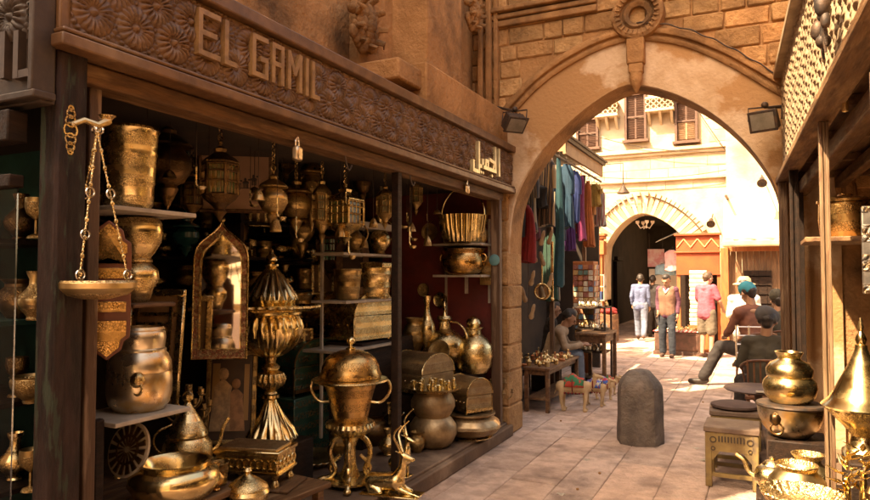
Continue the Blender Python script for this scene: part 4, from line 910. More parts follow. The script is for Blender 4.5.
BOWL = [(.0, 0), (.42, 0), (.45, .06), (.4, .1), (.72, .3), (.95, .6), (1, .82), (.94, .94), (1.02, 1), (.95, 1), (.85, .85), (.6, .4), (0, .3)]
POT = [(.0, 0), (.55, 0), (.6, .04), (.85, .2), (1, .42), (.98, .58), (.8, .74), (.66, .8), (.64, .88), (.82, .97), (.84, 1), (.76, 1), (.58, .86), (0, .8)]
BUCK = [(.0, 0), (.78, 0), (.80, .04), (.84, .06), (.86, .3), (.89, .32), (.88, .36), (.93, .66), (.96, .68), (.94, .72), (.97, .94), (1.02, .97), (1, 1), (.95, 1), (.9, .9), (.8, .1), (0, .08)]
F_ = .15
# 1 the big lidded fluted ewer-lamp in the middle of the shop
p, H_, R_ = fitp('x', -3.30, 270, 248, 440, 92); p.z = F_ if abs(p.z - F_) < 0 else p.z
q = mpp(p)
t = vessel('pedestal_urn', 'tall swirling fluted brass urn with a wide scalloped tray in the middle of the shop', 'urn', p, H_, R_, [
    ('foot', GOLD, [(0, 0), (.58, 0), (.60, .015), (.55, .03), (.50, .06), (.30, .13), (.16, .19), (.14, .21), (.2, .22), (.2, .235), (0, .235)], dict(fl=(16, .07, 14, .03, .18))),
    ('stem', BRASS, [(0, .235), (.15, .24), (.13, .25), (.17, .265), (.30, .29), (.33, .315), (.28, .345), (.15, .36), (.2, .37), (.2, .38), (.11, .40), (.13, .43), (0, .43)], dict(fl=(14, .06, 0, .27, .345))),
    ('bowl', GOLD, [(0, .43), (.2, .43), (.35, .45), (.55, .49), (.66, .54), (.68, .585), (.64, .62), (.60, .64), (.66, .655), (.66, .665), (0, .665)], dict(fl=(20, .06, 9, .44, .63))),
    ('tray', BRASS, [(0, .665), (.6, .667), (.95, .675), (1.05, .690), (1.04, .70), (.93, .688), (.6, .68), (0, .68)], dict(n=112, fl=(28, .035, 0, .66, .72))),
    ('lid', GOLD, [(0, .68), (.58, .682), (.6, .70), (.5, .715), (.56, .73), (.55, .75), (.44, .79), (.27, .85), (.16, .885), (.10, .90), (.16, .905), (.16, .915), (0, .915)], dict(fl=(18, .07, 10, .73, .88))),
    ('finial', GOLD, [(0, .915), (.07, .917), (.13, .935), (.12, .955), (.05, .97), (.04, .985), (0, 1.0)])])
# a low dark bench carries it
b = MB(); b.box((p.x, p.y, F_ + (p.z - F_) / 2), (.46, .46, p.z - F_ - .002), cham=.01); tag(b.build('wooden_step', DWOOD), 'dark low wooden step carrying the tall fluted urn', 'step')
# 2 lidded samovar on scrolled legs
p = at('z', F_, 350, 485); q = mpp(p); Hs = 148 * q; Rs = 34 * q
def scroll_legs(b, H, Rr):
    for k in range(4):
        a = k * math.pi / 2 + .5; c, s_ = math.cos(a), math.sin(a)
        pts = [(.22, .34), (.5, .30), (.62, .22), (.5, .14), (.42, .10), (.6, .05), (.86, .045), (.95, .025)]
        b.tube(smooth_path([(r * Rr * c, r * Rr * s_, z * H) for r, z in pts], 2), .02, 8); b.ball((.95 * Rr * c, .95 * Rr * s_, .02 * H), .03, 10, .8)
        b.tube(smooth_path([(.3 * Rr * c, .3 * Rr * s_, .20 * H), (.5 * Rr * c, .5 * Rr * s_, .16 * H), (.62 * Rr * c, .62 * Rr * s_, .11 * H), (.5 * Rr * c, .5 * Rr * s_, .08 * H)], 2), .013, 6)
t = vessel('samovar', 'large lidded brass samovar with domed lid standing on scrolled legs near the shop edge', 'samovar', p, Hs, Rs, [
    ('legs', BRASS, [(0, .03), (.72, .03), (.74, .045), (.3, .06), (.18, .14), (.16, .26), (.28, .33), (0, .33)], dict(extra=scroll_legs)),
    ('lower_bowl', BRASS, [(0, .33), (.3, .33), (.5, .345), (.68, .375), (.74, .40), (.7, .425), (.52, .44), (0, .44)], dict(fl=(24, .02, 0, .34, .42))),
    ('body', COPPER, [(0, .44), (.5, .44), (.52, .455), (.58, .52), (.66, .60), (.74, .665), (.82, .69), (0, .69)]),
    ('rim', BRASS, [(0, .69), (.92, .69), (1.06, .695), (1.12, .705), (1.10, .715), (1.0, .72), (0, .722)], dict(extra=loop(0, 1.0, .70, .62, .56, 1.22, .011, .4))),
    ('lid', COPPER, [(0, .722), (.90, .724), (.92, .74), (.86, .77), (.84, .80), (.74, .85), (.55, .885), (.3, .905), (.1, .91), (0, .91)], dict(n=64)),
    ('finial', GOLD, [(0, .905), (.14, .91), (.14, .92), (.05, .93), (.05, .945), (.11, .955), (.13, .97), (.09, .99), (0, 1.0)])])
# 3 gazelles
def gazelle(lbl, px, py, hpx, rz, lying, y_off=0):
    p = at('z', F_, px, py); s = hpx * mpp(p)
    t = thing('brass_gazelle', lbl, 'gazelle figurine', (p.x, p.y + y_off, F_), rz, 'pair of brass gazelle figurines', s)
    if lying:
        e = [((-.30, 0, .15), .125, (.06, 0, .18), .13), ((.06, 0, .19), .11, (.15, 0, .36), .06), ((.15, 0, .36), .06, (.17, 0, .52), .048), ((.17, 0, .53), .058, (.31, 0, .49), .03), ((.13, .04, .58), .018, (.06, .09, .62), .008), ((.13, -.04, .58), .018, (.06, -.09, .62), .008),
             ((-.28, .08, .09), .07, (-.12, .13, .05), .03), ((-.12, .13, .05), .03, (-.3, .15, .03), .02), ((-.28, -.08, .09), .07, (-.12, -.13, .05), .03), ((-.12, -.13, .05), .03, (-.3, -.15, .03), .02),
             ((.08, .07, .11), .045, (.26, .09, .04), .025), ((.26, .09, .04), .022, (.1, .12, .022), .018), ((.08, -.07, .11), .045, (.28, -.07, .05), .025), ((.28, -.07, .05), .022, (.42, -.08, .02), .018), ((-.38, 0, .15), .025, (-.42, 0, .08), .012)]
    else:
        e = [((-.14, 0, .19), .11, (.05, 0, .27), .115), ((.05, 0, .27), .10, (.09, 0, .44), .06), ((.09, 0, .44), .045, (.10, 0, .58), .036), ((.10, 0, .60), .045, (.22, 0, .56), .022), ((.06, .04, .65), .018, (0, .09, .68), .008), ((.06, -.04, .65), .018, (0, -.09, .68), .008)]
        for sy in (-.05, .05): e += [((.06, sy, .22), .045, (.08, sy, .1), .024), ((.08, sy, .1), .022, (.08, sy, .02), .02), ((-.15, sy, .16), .055, (-.10, sy * 1.2, .08), .026), ((-.10, sy * 1.2, .08), .024, (-.16, sy, .02), .02)]
    blob('body', e, GOLD, t, .016, 4)
    hz, hx = (.57, .15) if lying else (.64, .08); b = MB()
    for sy in (-1, 1):
        hpth = smooth_path([(hx, sy * .022, hz), (hx - .05, sy * .05, hz + .12), (hx - .10, sy * .10, hz + .24), (hx - .04, sy * .15, hz + .34), (hx + .04, sy * .16, hz + .41)], 2); b.tube(hpth, [.024 - .018 * k / (len(hpth) - 1) + .002 * (k % 2) for k in range(len(hpth))], 8)
    b.build('horns', GOLD, t); b = MB(); b.box((0, 0, .008) if lying else (-.03, 0, .008), (.85, .34, .02) if lying else (.36, .22, .02), cham=.004); b.build('base_plate', GOLD, t)
gazelle('lying brass gazelle with raised head and long horns at the edge of the platform', 392, 494, 72, .15, True)
gazelle('upright brass gazelle with long horns behind the lying gazelle', 402, 476, 62, .0, False)
# 4 grey bellied pot with a tray of cups
p = at('z', F_, 433, 446); q = mpp(p); Hp = 42 * q
t = vessel('metal_pot', 'dull grey bellied metal pot near the platform edge carrying the tray of cups', 'pot', p, 60 * q, 24 * q, [
    ('body', mat('dull_tin', (.46, .33, .19), (.30, .20, .11), 9, .4, .6, .9, .4, 50, 'hammer', dist=.004), [(0, 0), (.6, 0), (.8, .06), (1, .22), (.98, .36), (.8, .46), (.70, .50), (.80, .56), (.92, .66), (.92, .76), (.76, .88), (.7, .92), (0, .92)])])
ptop = p + Vector((0, 0, 60 * q * .922))
tray = vessel('serving_tray', 'round brass tray balanced on the grey bellied pot', 'tray', ptop, .035, 29 * q, [('tray', BRASS, [(0, 0), (.8, 0), (.95, .5), (1.0, .95), (.97, 1), (.9, .6), (.78, .3), (0, .3)])])
cup = None
for i in range(17):
    a = rnd.random() * 6.28; r = 22 * q * math.sqrt((i + .5) / 17) if i else 0; a = i * 2.4
    pp = ptop + Vector((r * math.cos(a), r * math.sin(a), .0112)); k = i % 3
    o = MB().lathe([[(0, 0), (.018, 0), (.008, .015), (.008, .03), (.022, .05), (.024, .08), (.020, .08), (1e-4, .045)], [(0, 0), (.02, 0), (.026, .03), (.012, .06), (.016, .085), (1e-4, .1)], [(0, 0), (.024, 0), (.03, .05), (.026, .05), (1e-4, .02)]][k], 14).build('brass_cup', GOLD if i % 2 else BRASS)
    o.location = pp; tag(o, 'tiny brass cup or pot among those crowded on the tray of the grey pot', 'cup', 'cups on the round tray')
# 5 domed boxes
def domed_box(lbl, p, L, W_, Hb, rz, m, legs=True, m2=None):
    """box with half round lid, axis along local x; panels and frame"""
    t = thing('domed_box', lbl, 'box', p, rz); h1 = Hb * .5; 
    b = MB(); b.box((0, 0, h1 / 2 + .02), (L, W_, h1), cham=.006)
    b.build('body', m, t, bevel=.004)
    out = [(-W_ / 2 - .006, h1 + .022)] + [(-(W_ / 2 + .006) * math.cos(math.pi * i / 14), h1 + .022 + (Hb - h1) * math.sin(math.pi * i / 14)) for i in range(1, 14)] + [(W_ / 2 + .006, h1 + .022)]
    b = MB(); b.prism(out, -L / 2 - .006, L / 2 + .006, 'x'); lid = b.build('lid', m, t, ang=30)
    b = MB()
    for s_ in (-1, 1):
        b.tube([(s_ * (L / 2 + .004), y_, z_) for y_, z_ in out], .007, 6); b.box((0, s_ * (W_ / 2 + .004), .035), (L, .012, .03)); b.box((s_ * (L / 2 + .004), 0, .035), (.012, W_, .03))
        b.box((s_ * (L / 2 - .012), -W_ / 2 - .004, h1 / 2), (.02, .01, h1)); b.box((s_ * (L / 2 - .012), W_ / 2 + .004, h1 / 2), (.02, .01, h1))
    for k in range(5): b.ball((-L * .36 + k * L * .18, -W_ / 2 - .004, h1 * .72), .008)
    b.build('trim', m2 or BRASS, t)
    if legs:
        for sx in (-1, 1):
            for sy in (-1, 1): MB().ball((sx * L * .42, sy * W_ * .42, .008), .02, 10).build('foot', m2 or BRASS, t)
    return t
DTIN = mat('dull_chased_metal', (.50, .36, .20), (.34, .22, .12), 9, .3, .5, .9, .5, 100, 'engrave', dist=.004)
p = at('z', F_, 420, 405); 
def stand(lbl, c, d, m=None, name='wooden_crate', cat='crate'): return tag(MB().box(c, d, cham=.008).build(name, m or DWOOD), lbl, cat)
stand('dark crate under the engraved domed box behind the tray of cups', (-3.12, 5.95, .36), (.62, .8, .42))
domed_box('engraved dull brass domed box standing just behind the tray of cups', (-2.98, 5.78, .572), .42, .46, .36, -.25, DTIN)
vessel('squat_casket', 'squat footed brass casket with bulging sides at the platform edge below the domed box', 'casket', at('z', F_, 469, 436), .24, .31, [
    ('body', DTIN, [(0, .08), (.6, .08), (.85, .2), (1, .45), (.95, .62), (.75, .8), (.7, .86), (.82, .92), (.82, .98), (0, 1)], dict(fl=(8, .03, 0, .1, .9))), ('feet', BRASS, [(0, 0), (.72, 0), (.74, .05), (.5, .08), (0, .08)])])
p = at('z', F_, 469, 436); domed_box('small domed brass box with engraved end panel resting on the squat footed casket', (p.x, p.y, F_ + .241), .33, .30, .31, -.5, DTIN, False)
p = at('z', F_, 402, 395)
stand('dark tall crate carrying the large domed chest behind the thin post', (-3.62, 5.55, .62), (.85, 1.0, .94))
domed_box('large shiny domed chest with studded band behind the thin shop post', (-3.52, 5.35, 1.092 - .30), .62, .58, .44, -.15, BRASS)
for o in bpy.data.objects:
    if o.get('label', '').startswith('large shiny domed'): o.location.z = 1.092
stand('green black lacquered trunk in the dark behind the samovar', (-3.95, 5.0, .40), (.8, .9, .5), mat('green_lacquer', (.04, .11, .075), (.02, .06, .04), 4, .25, None, .3, .3, 30, 'engrave'), 'lacquered_trunk', 'trunk')
domed_box('dark green lacquered domed chest stacked on the lacquered trunk', (-3.95, 5.0, .652), .70, .62, .46, -.1, mat('green_lacquer2', (.05, .14, .09), (.02, .06, .045), 4, .22, None, .4, .3, 30, 'engrave'), False, DARKB)
# 6 candelabra at the end of the platform
def candelabra(lbl, p, H, m, arms=7, r=.13, cat='candlestick', tiers=2):
    t = thing('candelabra', lbl, cat, p); MB().lathe([(0, 0), (.07, 0), (.075, .01), (.05, .03), (.02, .05), (.018, H * .3), (.032, H * .34), (.015, H * .38), (.013, H * .6), (.028, H * .64), (.01, H * .68), (.01, H * .9), (.02, H * .92), (.022, H), (1e-4, H)], 16).build('stem', m, t)
    for j in range(tiers):
        for k in range(arms):
            a = 6.283 * k / arms + j * .4; rr = r * (1 - .35 * j); z0 = H * (.5 + .2 * j); c, s_ = math.cos(a), math.sin(a); b = MB()
            b.tube(smooth_path([(0, 0, z0), (rr * .5 * c, rr * .5 * s_, z0 - .03), (rr * c, rr * s_, z0 + .02), (rr * c, rr * s_, z0 + .06)], 2), .006, 6)
            b.lathe([(.006, 0), (.022, .008), (.024, .012), (.012, .014), (.014, .045), (1e-4, .046)], 10, (rr * c, rr * s_, z0 + .055)); b.build('arm', m, t)
    return t
candelabra('pewter grey many armed candlestick at the far end of the platform beside the stone pier', at('z', F_, 499, 421), .50, DTIN, 7, .15)
# 7 far end shelves
zs = 2.033
def gold_basket(b, H, Rr): b.tube(smooth_path([(-Rr * .98, 0, H * .8), (-Rr * .95, 0, H * 1.4), (-Rr * .4, 0, H * 2.0), (Rr * .4, 0, H * 2.0), (Rr * .95, 0, H * 1.4), (Rr * .98, 0, H * .8)], 3), .008, 8)
p = Vector((-2.84, 6.46, zs)); q = mpp(p)
vessel('fluted_basket', 'bright gold fluted basket with tall hoop handle on the top end wall shelf', 'basket', p, 28 * q, 24 * q, [('bowl', GOLD, [(0, 0), (.72, 0), (.80, .05), (.94, .5), (1, .85), (1.03, 1), (.97, 1), (.9, .6), (0, .2)], dict(fl=(26, .035, 0, .05, 1), n=104, )), ('handle', GOLD, [(0, .2), (.1, .2), (.1, .22), (0, .22)], dict(extra=gold_basket))])
p = Vector((-2.84, 6.46, 1.7035)); q = mpp(p)
vessel('cauldron', 'engraved copper cauldron on the lower white shelf at the end wall', 'cauldron', p, 26 * q, 22 * q, [('cauldron', COPPER, [(0, 0), (.6, 0), (.82, .1), (.98, .35), (1, .55), (.92, .75), (.88, .82), (1.02, .97), (1.0, 1), (.9, .95), (.82, .7), (0, .3)], dict(extra=loop(0, .98, .5, .95, .8, 1.16, .008)))])
o = MB().lathe([(1e-4, 0), (.055, 0), (.06, .012), (.05, .02), (1e-4, .022)], 28, M=Matrix.Rotation(math.pi / 2, 4, 'X')).build('wall_disc', cloth('pale_teal', (.12, .28, .28))); p = at('y', 6.50, 494, 260); o.location = p; tag(o, 'small round pale teal disc fixed to the last shop post', 'disc'); o.location.y = 6.52
p = at('y', 6.60, 487, 271); tag(MB().box(tuple(p), (.16, .02, .30), cham=.004).build('picture_frame', OLDB), 'small dark brass plaque on the red end wall beside the copper cauldron', 'plaque')
stand('dark crate in the corner under the end wall shelves', (-2.95, 6.4, .42), (.6, .45, .54))
p = Vector((-2.98, 6.30, .692)); q = mpp(p)
vessel('ewer', 'round bellied brass ewer with cross shaped finial between the domed boxes', 'ewer', p, 70 * q, 22 * q, [('body', BRASS, [(0, 0), (.55, 0), (.5, .04), (.3, .08), (.7, .16), (1, .32), (.95, .46), (.6, .56), (.3, .62), (.24, .72), (.36, .76), (.3, .80), (0, .80)], dict(extra=loop(1, .9, .4, .3, .72, 1.15, .01))), ('finial', GOLD, [(0, .80), (.12, .8), (.05, .86), (.12, .88), (.03, .92), (.08, .94), (.02, 1), (0, 1)])])
p = Vector((-2.70, 6.42, .692)); q = mpp(p)
vessel('bottle_vase', 'tall brass bottle with round stopper against the red end wall', 'vase', p, 56 * q, 19 * q, [('body', BRASS, [(0, 0), (.7, 0), (.9, .1), (1, .3), (.95, .48), (.7, .6), (.42, .68), (.4, .76), (.5, .78), (.5, .8), (0, .8)]), ('stopper', GOLD, [(0, .8), (.3, .8), (.42, .87), (.35, .94), (.1, 1), (0, 1)])])
p = at('y', 5.95, 436, 350); vessel('leaning_plate', 'engraved brass plate propped beside the bellied ewer', 'plate', (p.x, 6.03, p.z - .03), .02, .12, [('plate', OLDB, [(0, 0), (.7, 0), (1, .8), (.98, 1), (.7, .3), (0, .3)])], tilt=(1.25, 0, .5))
# 8 shelves behind the thin post
p = Vector((-3.24, 5.42, 1.893)); q = mpp(p); vessel('jug', 'brass jug with curved handle on the shelf right of the thin post', 'jug', p, 38 * q, 11 * q, [('body', BRASS, JUG), ('handle', GOLD, [(0, .3), (.1, .3), (.1, .32), (0, .32)], dict(extra=loop(1, .95, .4, .45, .9, 1.6, .008)))])
p = Vector((-3.24, 5.0, 1.893)); vessel('jug', 'smaller dark brass jug on the shelf left of the thin post', 'jug', p, 30 * q, 9 * q, [('body', OLDB, JUG), ('handle', OLDB, [(0, .3), (.1, .3), (.1, .32), (0, .32)], dict(extra=loop(1, .95, .4, .45, .9, 1.6, .007)))])
p = Vector((-3.24, 5.32, 1.483)); vessel('bucket', 'beaten brass bucket with a square collar on the shelf behind the thin post', 'bucket', p, .33, .17, [('bucket', BRASS, BUCK, dict(extra=lambda b, H, Rr: b.box((0, 0, H * .93), (Rr * 2.25, Rr * 1.9, H * .16), cham=.01)))])
p = Vector((-3.24, 4.88, 1.483)); vessel('bucket', 'plain narrow brass bucket beside the square collared bucket', 'bucket', p, .27, .12, [('bucket', OLDB, BUCK)])
p = Vector((-3.24, 5.45, 2.182)); vessel('candlestick', 'tall turned brass candlestick on the topmost shelf right of the thin post', 'candlestick', p, .36, .045, [('candlestick', SILVER, [(0, 0), (1, 0), (1, .04), (.4, .08), (.3, .15), (.6, .2), (.3, .25), (.25, .4), (.55, .46), (.25, .52), (.25, .7), (.5, .75), (.25, .8), (.3, .9), (.6, .94), (.6, 1), (0, 1)])])
# 9 hanging lanterns
def lantern(lbl, p, w, h, m, kind='hex', glassm=None, n=6, drop=.35):
    t = thing('hanging_lantern', lbl, 'lantern', p); ph = math.pi / n
    top = MB(); top.lathe([(1e-4, h * .50), (w * .06, h * .47), (w * .04, h * .42), (w * .18, h * .38), (w * .16, h * .34), (w * .40, h * .27), (w * .52, h * .22), (w * .52, h * .20), (1e-4, h * .19)], n * (6 if kind == 'round' else 1), phase=ph); top.ring((0, 0, h * .52), .02, .004, 'x', 12, 5); top.build('dome', m, t)
    if kind == 'round':
        MB().lathe([(w * .30, h * .19), (w * .5, h * .08), (w * .52, -h * .04), (w * .36, -h * .18), (w * .2, -h * .22), (w * .24, -h * .26), (w * .12, -h * .38), (w * .04, -h * .46), (1e-4, -h * .5)][::-1], 36).build('body', m, t)
    else:
        b = MB()
        for k in range(n):
            a = 2 * math.pi * k / n + ph; c, s_ = math.cos(a) * w * .5, math.sin(a) * w * .5; b.box((c, s_, 0), (.014, .014, h * .38), rz=a); a2 = a + 2 * math.pi / n; c2_, s2 = math.cos(a2) * w * .5, math.sin(a2) * w * .5
            for z in (-h * .18, -.02 * h, h * .10, h * .185): b.tube([(c, s_, z), (c2_, s2, z)], .006, 5)
            for f in (.25, .5, .75): b.tube([(c + (c2_ - c) * f, s_ + (s2 - s_) * f, -h * .18), (c + (c2_ - c) * f, s_ + (s2 - s_) * f, h * .185)], .004, 4)
        b.build('cage', m, t)
        MB().lathe([(w * .42, -h * .175), (w * .42, h * .175)], n, phase=ph, closed=True).build('glass', glassm or AMB, t)
        MB().lathe([(w * .5, -h * .19), (w * .42, -h * .24), (w * .2, -h * .32), (w * .14, -h * .36), (w * .2, -h * .39), (w * .08, -h * .46), (1e-4, -h * .52)][::-1], n * 3, phase=ph).build('base', m, t)
    b = MB(); zz = h * .54
    while zz < h * .54 + drop: b.ring((0, 0, zz), .012, .003, 'x' if int(zz / .02) % 2 else 'y', 10, 4); zz += .02
    b.build('chain', m, t); return t
AMB = mat('lantern_glass', (.30, .16, .04), (.10, .14, .05), 14, .15, None, 0, .3, 30)
p = at('x', -2.85, 220, 180); q = mpp(p); lantern('dark six sided hanging lantern in front of the brown painting', p, 36 * q, 82 * q, DARKB, drop=2.6 - p.z - .2)
p = at('x', -2.85, 273, 200); q = mpp(p); lantern('drop shaped pierced brass lantern hanging right of the brown painting', p, 28 * q, 62 * q, OLDB, 'round', drop=.18)
p = at('x', -3.00, 345, 213); q = mpp(p); lantern('square gold lantern with amber glass hanging near the middle of the opening', p, 38 * q, 62 * q, BRASS, n=4, drop=.2)
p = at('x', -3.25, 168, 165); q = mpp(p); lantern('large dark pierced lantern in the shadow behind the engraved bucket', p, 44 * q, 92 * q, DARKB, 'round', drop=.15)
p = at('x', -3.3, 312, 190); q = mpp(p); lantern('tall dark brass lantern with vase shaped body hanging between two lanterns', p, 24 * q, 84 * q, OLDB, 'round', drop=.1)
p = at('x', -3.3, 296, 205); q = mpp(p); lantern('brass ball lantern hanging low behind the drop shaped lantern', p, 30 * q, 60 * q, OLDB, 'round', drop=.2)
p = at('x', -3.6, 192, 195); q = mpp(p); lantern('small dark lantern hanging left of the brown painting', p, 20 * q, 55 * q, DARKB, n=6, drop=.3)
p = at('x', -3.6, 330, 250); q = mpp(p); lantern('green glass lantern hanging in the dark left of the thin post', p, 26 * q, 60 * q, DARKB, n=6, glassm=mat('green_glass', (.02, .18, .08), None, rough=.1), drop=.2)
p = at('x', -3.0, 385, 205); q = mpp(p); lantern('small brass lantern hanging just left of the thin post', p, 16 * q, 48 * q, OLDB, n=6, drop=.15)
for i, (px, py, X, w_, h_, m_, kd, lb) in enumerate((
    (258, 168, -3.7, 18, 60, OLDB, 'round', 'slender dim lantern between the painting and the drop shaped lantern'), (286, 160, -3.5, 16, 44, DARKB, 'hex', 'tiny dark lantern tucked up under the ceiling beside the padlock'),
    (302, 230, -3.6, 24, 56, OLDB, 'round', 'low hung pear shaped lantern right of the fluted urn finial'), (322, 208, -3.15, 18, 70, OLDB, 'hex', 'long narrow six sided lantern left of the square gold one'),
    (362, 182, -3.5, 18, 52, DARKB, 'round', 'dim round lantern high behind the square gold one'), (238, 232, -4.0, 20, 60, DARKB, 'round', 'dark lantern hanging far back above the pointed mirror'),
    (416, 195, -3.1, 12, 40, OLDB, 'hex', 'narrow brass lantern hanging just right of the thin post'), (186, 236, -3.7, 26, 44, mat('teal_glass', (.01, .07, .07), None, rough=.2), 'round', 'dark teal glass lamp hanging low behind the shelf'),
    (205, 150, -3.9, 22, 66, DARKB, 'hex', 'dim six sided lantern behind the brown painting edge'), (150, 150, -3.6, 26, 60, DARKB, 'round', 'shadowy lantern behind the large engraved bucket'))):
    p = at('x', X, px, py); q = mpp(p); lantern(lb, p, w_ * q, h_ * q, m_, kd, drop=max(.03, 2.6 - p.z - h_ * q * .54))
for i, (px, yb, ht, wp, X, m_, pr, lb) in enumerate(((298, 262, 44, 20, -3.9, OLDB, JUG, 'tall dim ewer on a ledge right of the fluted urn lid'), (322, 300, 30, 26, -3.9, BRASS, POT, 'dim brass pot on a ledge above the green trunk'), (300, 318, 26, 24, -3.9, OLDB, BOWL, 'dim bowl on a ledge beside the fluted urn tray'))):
    p = at('x', X, px, yb); q = mpp(p); vessel('brass_ware', lb, 'vessel', p, ht * q, wp * q / 2, [('body', m_, pr)]); tag(MB().box((p.x, p.y, p.z - .014), (.34, .5, .024)).build('wooden_ledge', DWOOD), 'dark ledge under the %s' % lb.split(' on ')[0], 'ledge')
# 10 paintings, frames and mirrors
def framed(name, lbl, cat, corners, m_frame, inner_builder, fw=.03, depth=.03):
    """corners (top-left, top-right, bottom-right, bottom-left) as points; the panel is built in its own plane"""
    tl, tr, br, bl = [Vector(c) for c in corners]; u = (tr - tl).normalized(); L = (tr - tl).length; Hh = (tl - bl).length; w = (tl - bl).normalized(); nrm = u.cross(w).normalized(); w = nrm.cross(u)
    t = bpy.data.objects.new(name, None); col.objects.link(t); Mx = Matrix((u, nrm * -1, w)).transposed().to_4x4()      # local x right, y away from viewer, z up
    Mx.translation = bl; t.matrix_world = Mx; tag(t, lbl, cat); b = MB()
    for z in (fw / 2, Hh - fw / 2): b.box((L / 2, 0, z), (L, depth, fw), cham=.006)
    for x_ in (fw / 2, L - fw / 2): b.box((x_, 0, Hh / 2), (fw, depth * .96, Hh - fw * 1.9), cham=.006)
    b.build('frame', m_frame, t); inner_builder(t, L, Hh, fw); return t
def camel_scene(t, L, H, fw):
    MB().box((L / 2, 0, H / 2), (L - fw, .008, H - fw)).build('canvas', mat('brown_canvas', (.36, .20, .11), (.46, .27, .16), 2.2, .6, None, 0, .1, 40), t)
    b = MB(); 
    for i in range(5):
        x_ = L * (.30 + i * .11); z_ = H * (.30 + .03 * math.sin(i * 2)); s_ = .03
        b.ball((x_, -.008, z_ + s_ * 1.1), s_ * .6, 8, .8, 1.4, .15); b.ball((x_ + s_ * .9, -.008, z_ + s_ * 1.9), s_ * .28, 8, .8, 1.2, .2); b.ball((x_ - s_ * .1, -.008, z_ + s_ * 1.9), s_ * .35, 8, 1.4, .8, .2)
        for k in (-.5, -.2, .3, .55): b.box((x_ + k * s_, -.007, z_ + s_ * .3), (.006, .004, s_ * 1.4))
    b.box((L * .5, -.006, H * .28), (L * .8, .003, .006)); b.build('painted_riders', mat('dark_paint', (.05, .03, .02), None, rough=.6), t)
x_ = -3.20
def Pm(px, py, X): return at('x', X, px, py)
y0p = Pm(204, 125, x_); 
def quad_at(c, L, H, rz, lean):
    """upright rectangle centred at c, turned rz, leaning back"""
    u = Vector((math.cos(rz), math.sin(rz), 0)); w = Vector((0, 0, 1)); n_ = Vector((-u.y, u.x, 0)); w = (w + n_ * lean).normalized(); c = Vector(c)
    return [c - u * L / 2 + w * H / 2, c + u * L / 2 + w * H / 2, c + u * L / 2 - w * H / 2, c - u * L / 2 - w * H / 2]
p = at('y', 3.9, 236, 168); q = mpp(p); framed('painting', 'brown desert painting of small camels in a wooden frame hanging tilted at the back', 'painting', quad_at(p, 72 * q, 90 * q, .62, -.2), BEAM, camel_scene, .03)
def street_figures(t, L, H, fw):
    MB().box((L / 2, 0, H / 2), (L - fw, .008, H - fw)).build('canvas', mat('dark_canvas', (.06, .035, .022), (.10, .055, .03), 4, .5), t)
    for k, (x_, s_, c) in enumerate(((.34, 1, (.62, .40, .20)), (.60, .82, (.50, .26, .12)))):
        b = MB(); S_ = H * .26 * s_; b.ball((L * x_, -.010, H * .16 + S_ * 2.25), S_ * .22, 10, 1.2, 1, .2); b.lathe([(1e-4, 0), (S_ * .5, 0), (S_ * .42, S_ * .9), (S_ * .34, S_ * 1.6), (S_ * .38, S_ * 1.8), (S_ * .12, S_ * 2.05), (1e-4, S_ * 2.1)], 14, (L * x_, -.010, H * .14), M=Matrix.Diagonal((1, .05, 1, 1)))
        b.build('painted_figure', mat('robe_paint_%d' % k, c, tuple(v * .6 for v in c), 20, .6), t)
    b = MB(); b.box((L * .2, -.007, H * .5), (L * .14, .004, H * .72)); b.box((L * .8, -.007, H * .55), (L * .10, .004, H * .6)); b.build('painted_columns', mat('ochre_paint', (.42, .24, .09), None, rough=.6), t)
p = at('y', 3.75, 231, 397); q = mpp(p); framed('painting', 'framed picture of two robed figures leaning below the pointed mirror', 'painting', quad_at(p, 50 * q, 92 * q, .55, .16), OLDB, street_figures, .035)
def mirror_pane(t, L, H, fw): MB().box((L / 2, 0, H / 2), (L - fw, .008, H - fw)).build('glass', mat('mirror_glass', (.85, .8, .72), None, rough=.04, metal=1), t)
def gilt(t, L, H, fw): MB().box((L / 2, 0, H / 2), (L - fw, .008, H - fw)).build('panel', mat('ochre_panel', (.30, .16, .06), (.2, .1, .04), 6, .6), t); b = MB(); [b.box((L / 2, -.008 - .003 * k, z), (L - .1 - k * .06, .01, .02)) for k, z in ((0, H * .8), (1, H * .72))]; [b.box((x_, -.01, H / 2), (.02, .012, H * .8)) for x_ in (.08, L - .08)]; b.build('inner_frame', BRASS, t)
p = at('y', 2.9, 152, 352); q = mpp(p); framed('gilded_frame', 'tall gilded frame standing behind the pale bellied pot', 'frame', quad_at(p, 62 * q, 126 * q, .35, .12), BRASS, gilt, .045)
# pointed mirror with mosaic frame
p = at('y', 3.5, 221, 290); q = mpp(p); Lm, Hm = 52 * q, 136 * q
tm = thing('pointed_mirror', 'tall pointed arch mirror with a reddish mosaic frame left of the fluted urn', 'mirror', p, .62)
def ogee(L, H):
    h = [(L / 2, -H / 2), (L / 2, H * .20), (L * .49, H * .27), (L * .43, H * .33), (L * .30, H * .38), (L * .16, H * .42), (L * .06, H * .46), (0, H * .5)]; h = [(v.x, v.y) for v in smooth_path([(a, c, 0) for a, c in h[1:]], 2)]; h = [(L / 2, -H / 2)] + h; return h + [(-a, c) for a, c in h[::-1][1:]]
oo, oi = ogee(Lm, Hm), ogee(Lm - .085, Hm - .13); oi = [(a, c) for a, c in oi]; b = MB(); n = len(oo); 
P = [(a, -.02, c) for a, c in oo] + [(a, -.02, c) for a, c in oi] + [(a, .02, c) for a, c in oo] + [(a, .0, c) for a, c in oi]; F = []
for i in range(n):
    j = (i + 1) % n; F += [(i, j, n + j, n + i), (i, 2 * n + i, 2 * n + j, j), (n + i, n + j, 3 * n + j, 3 * n + i)]
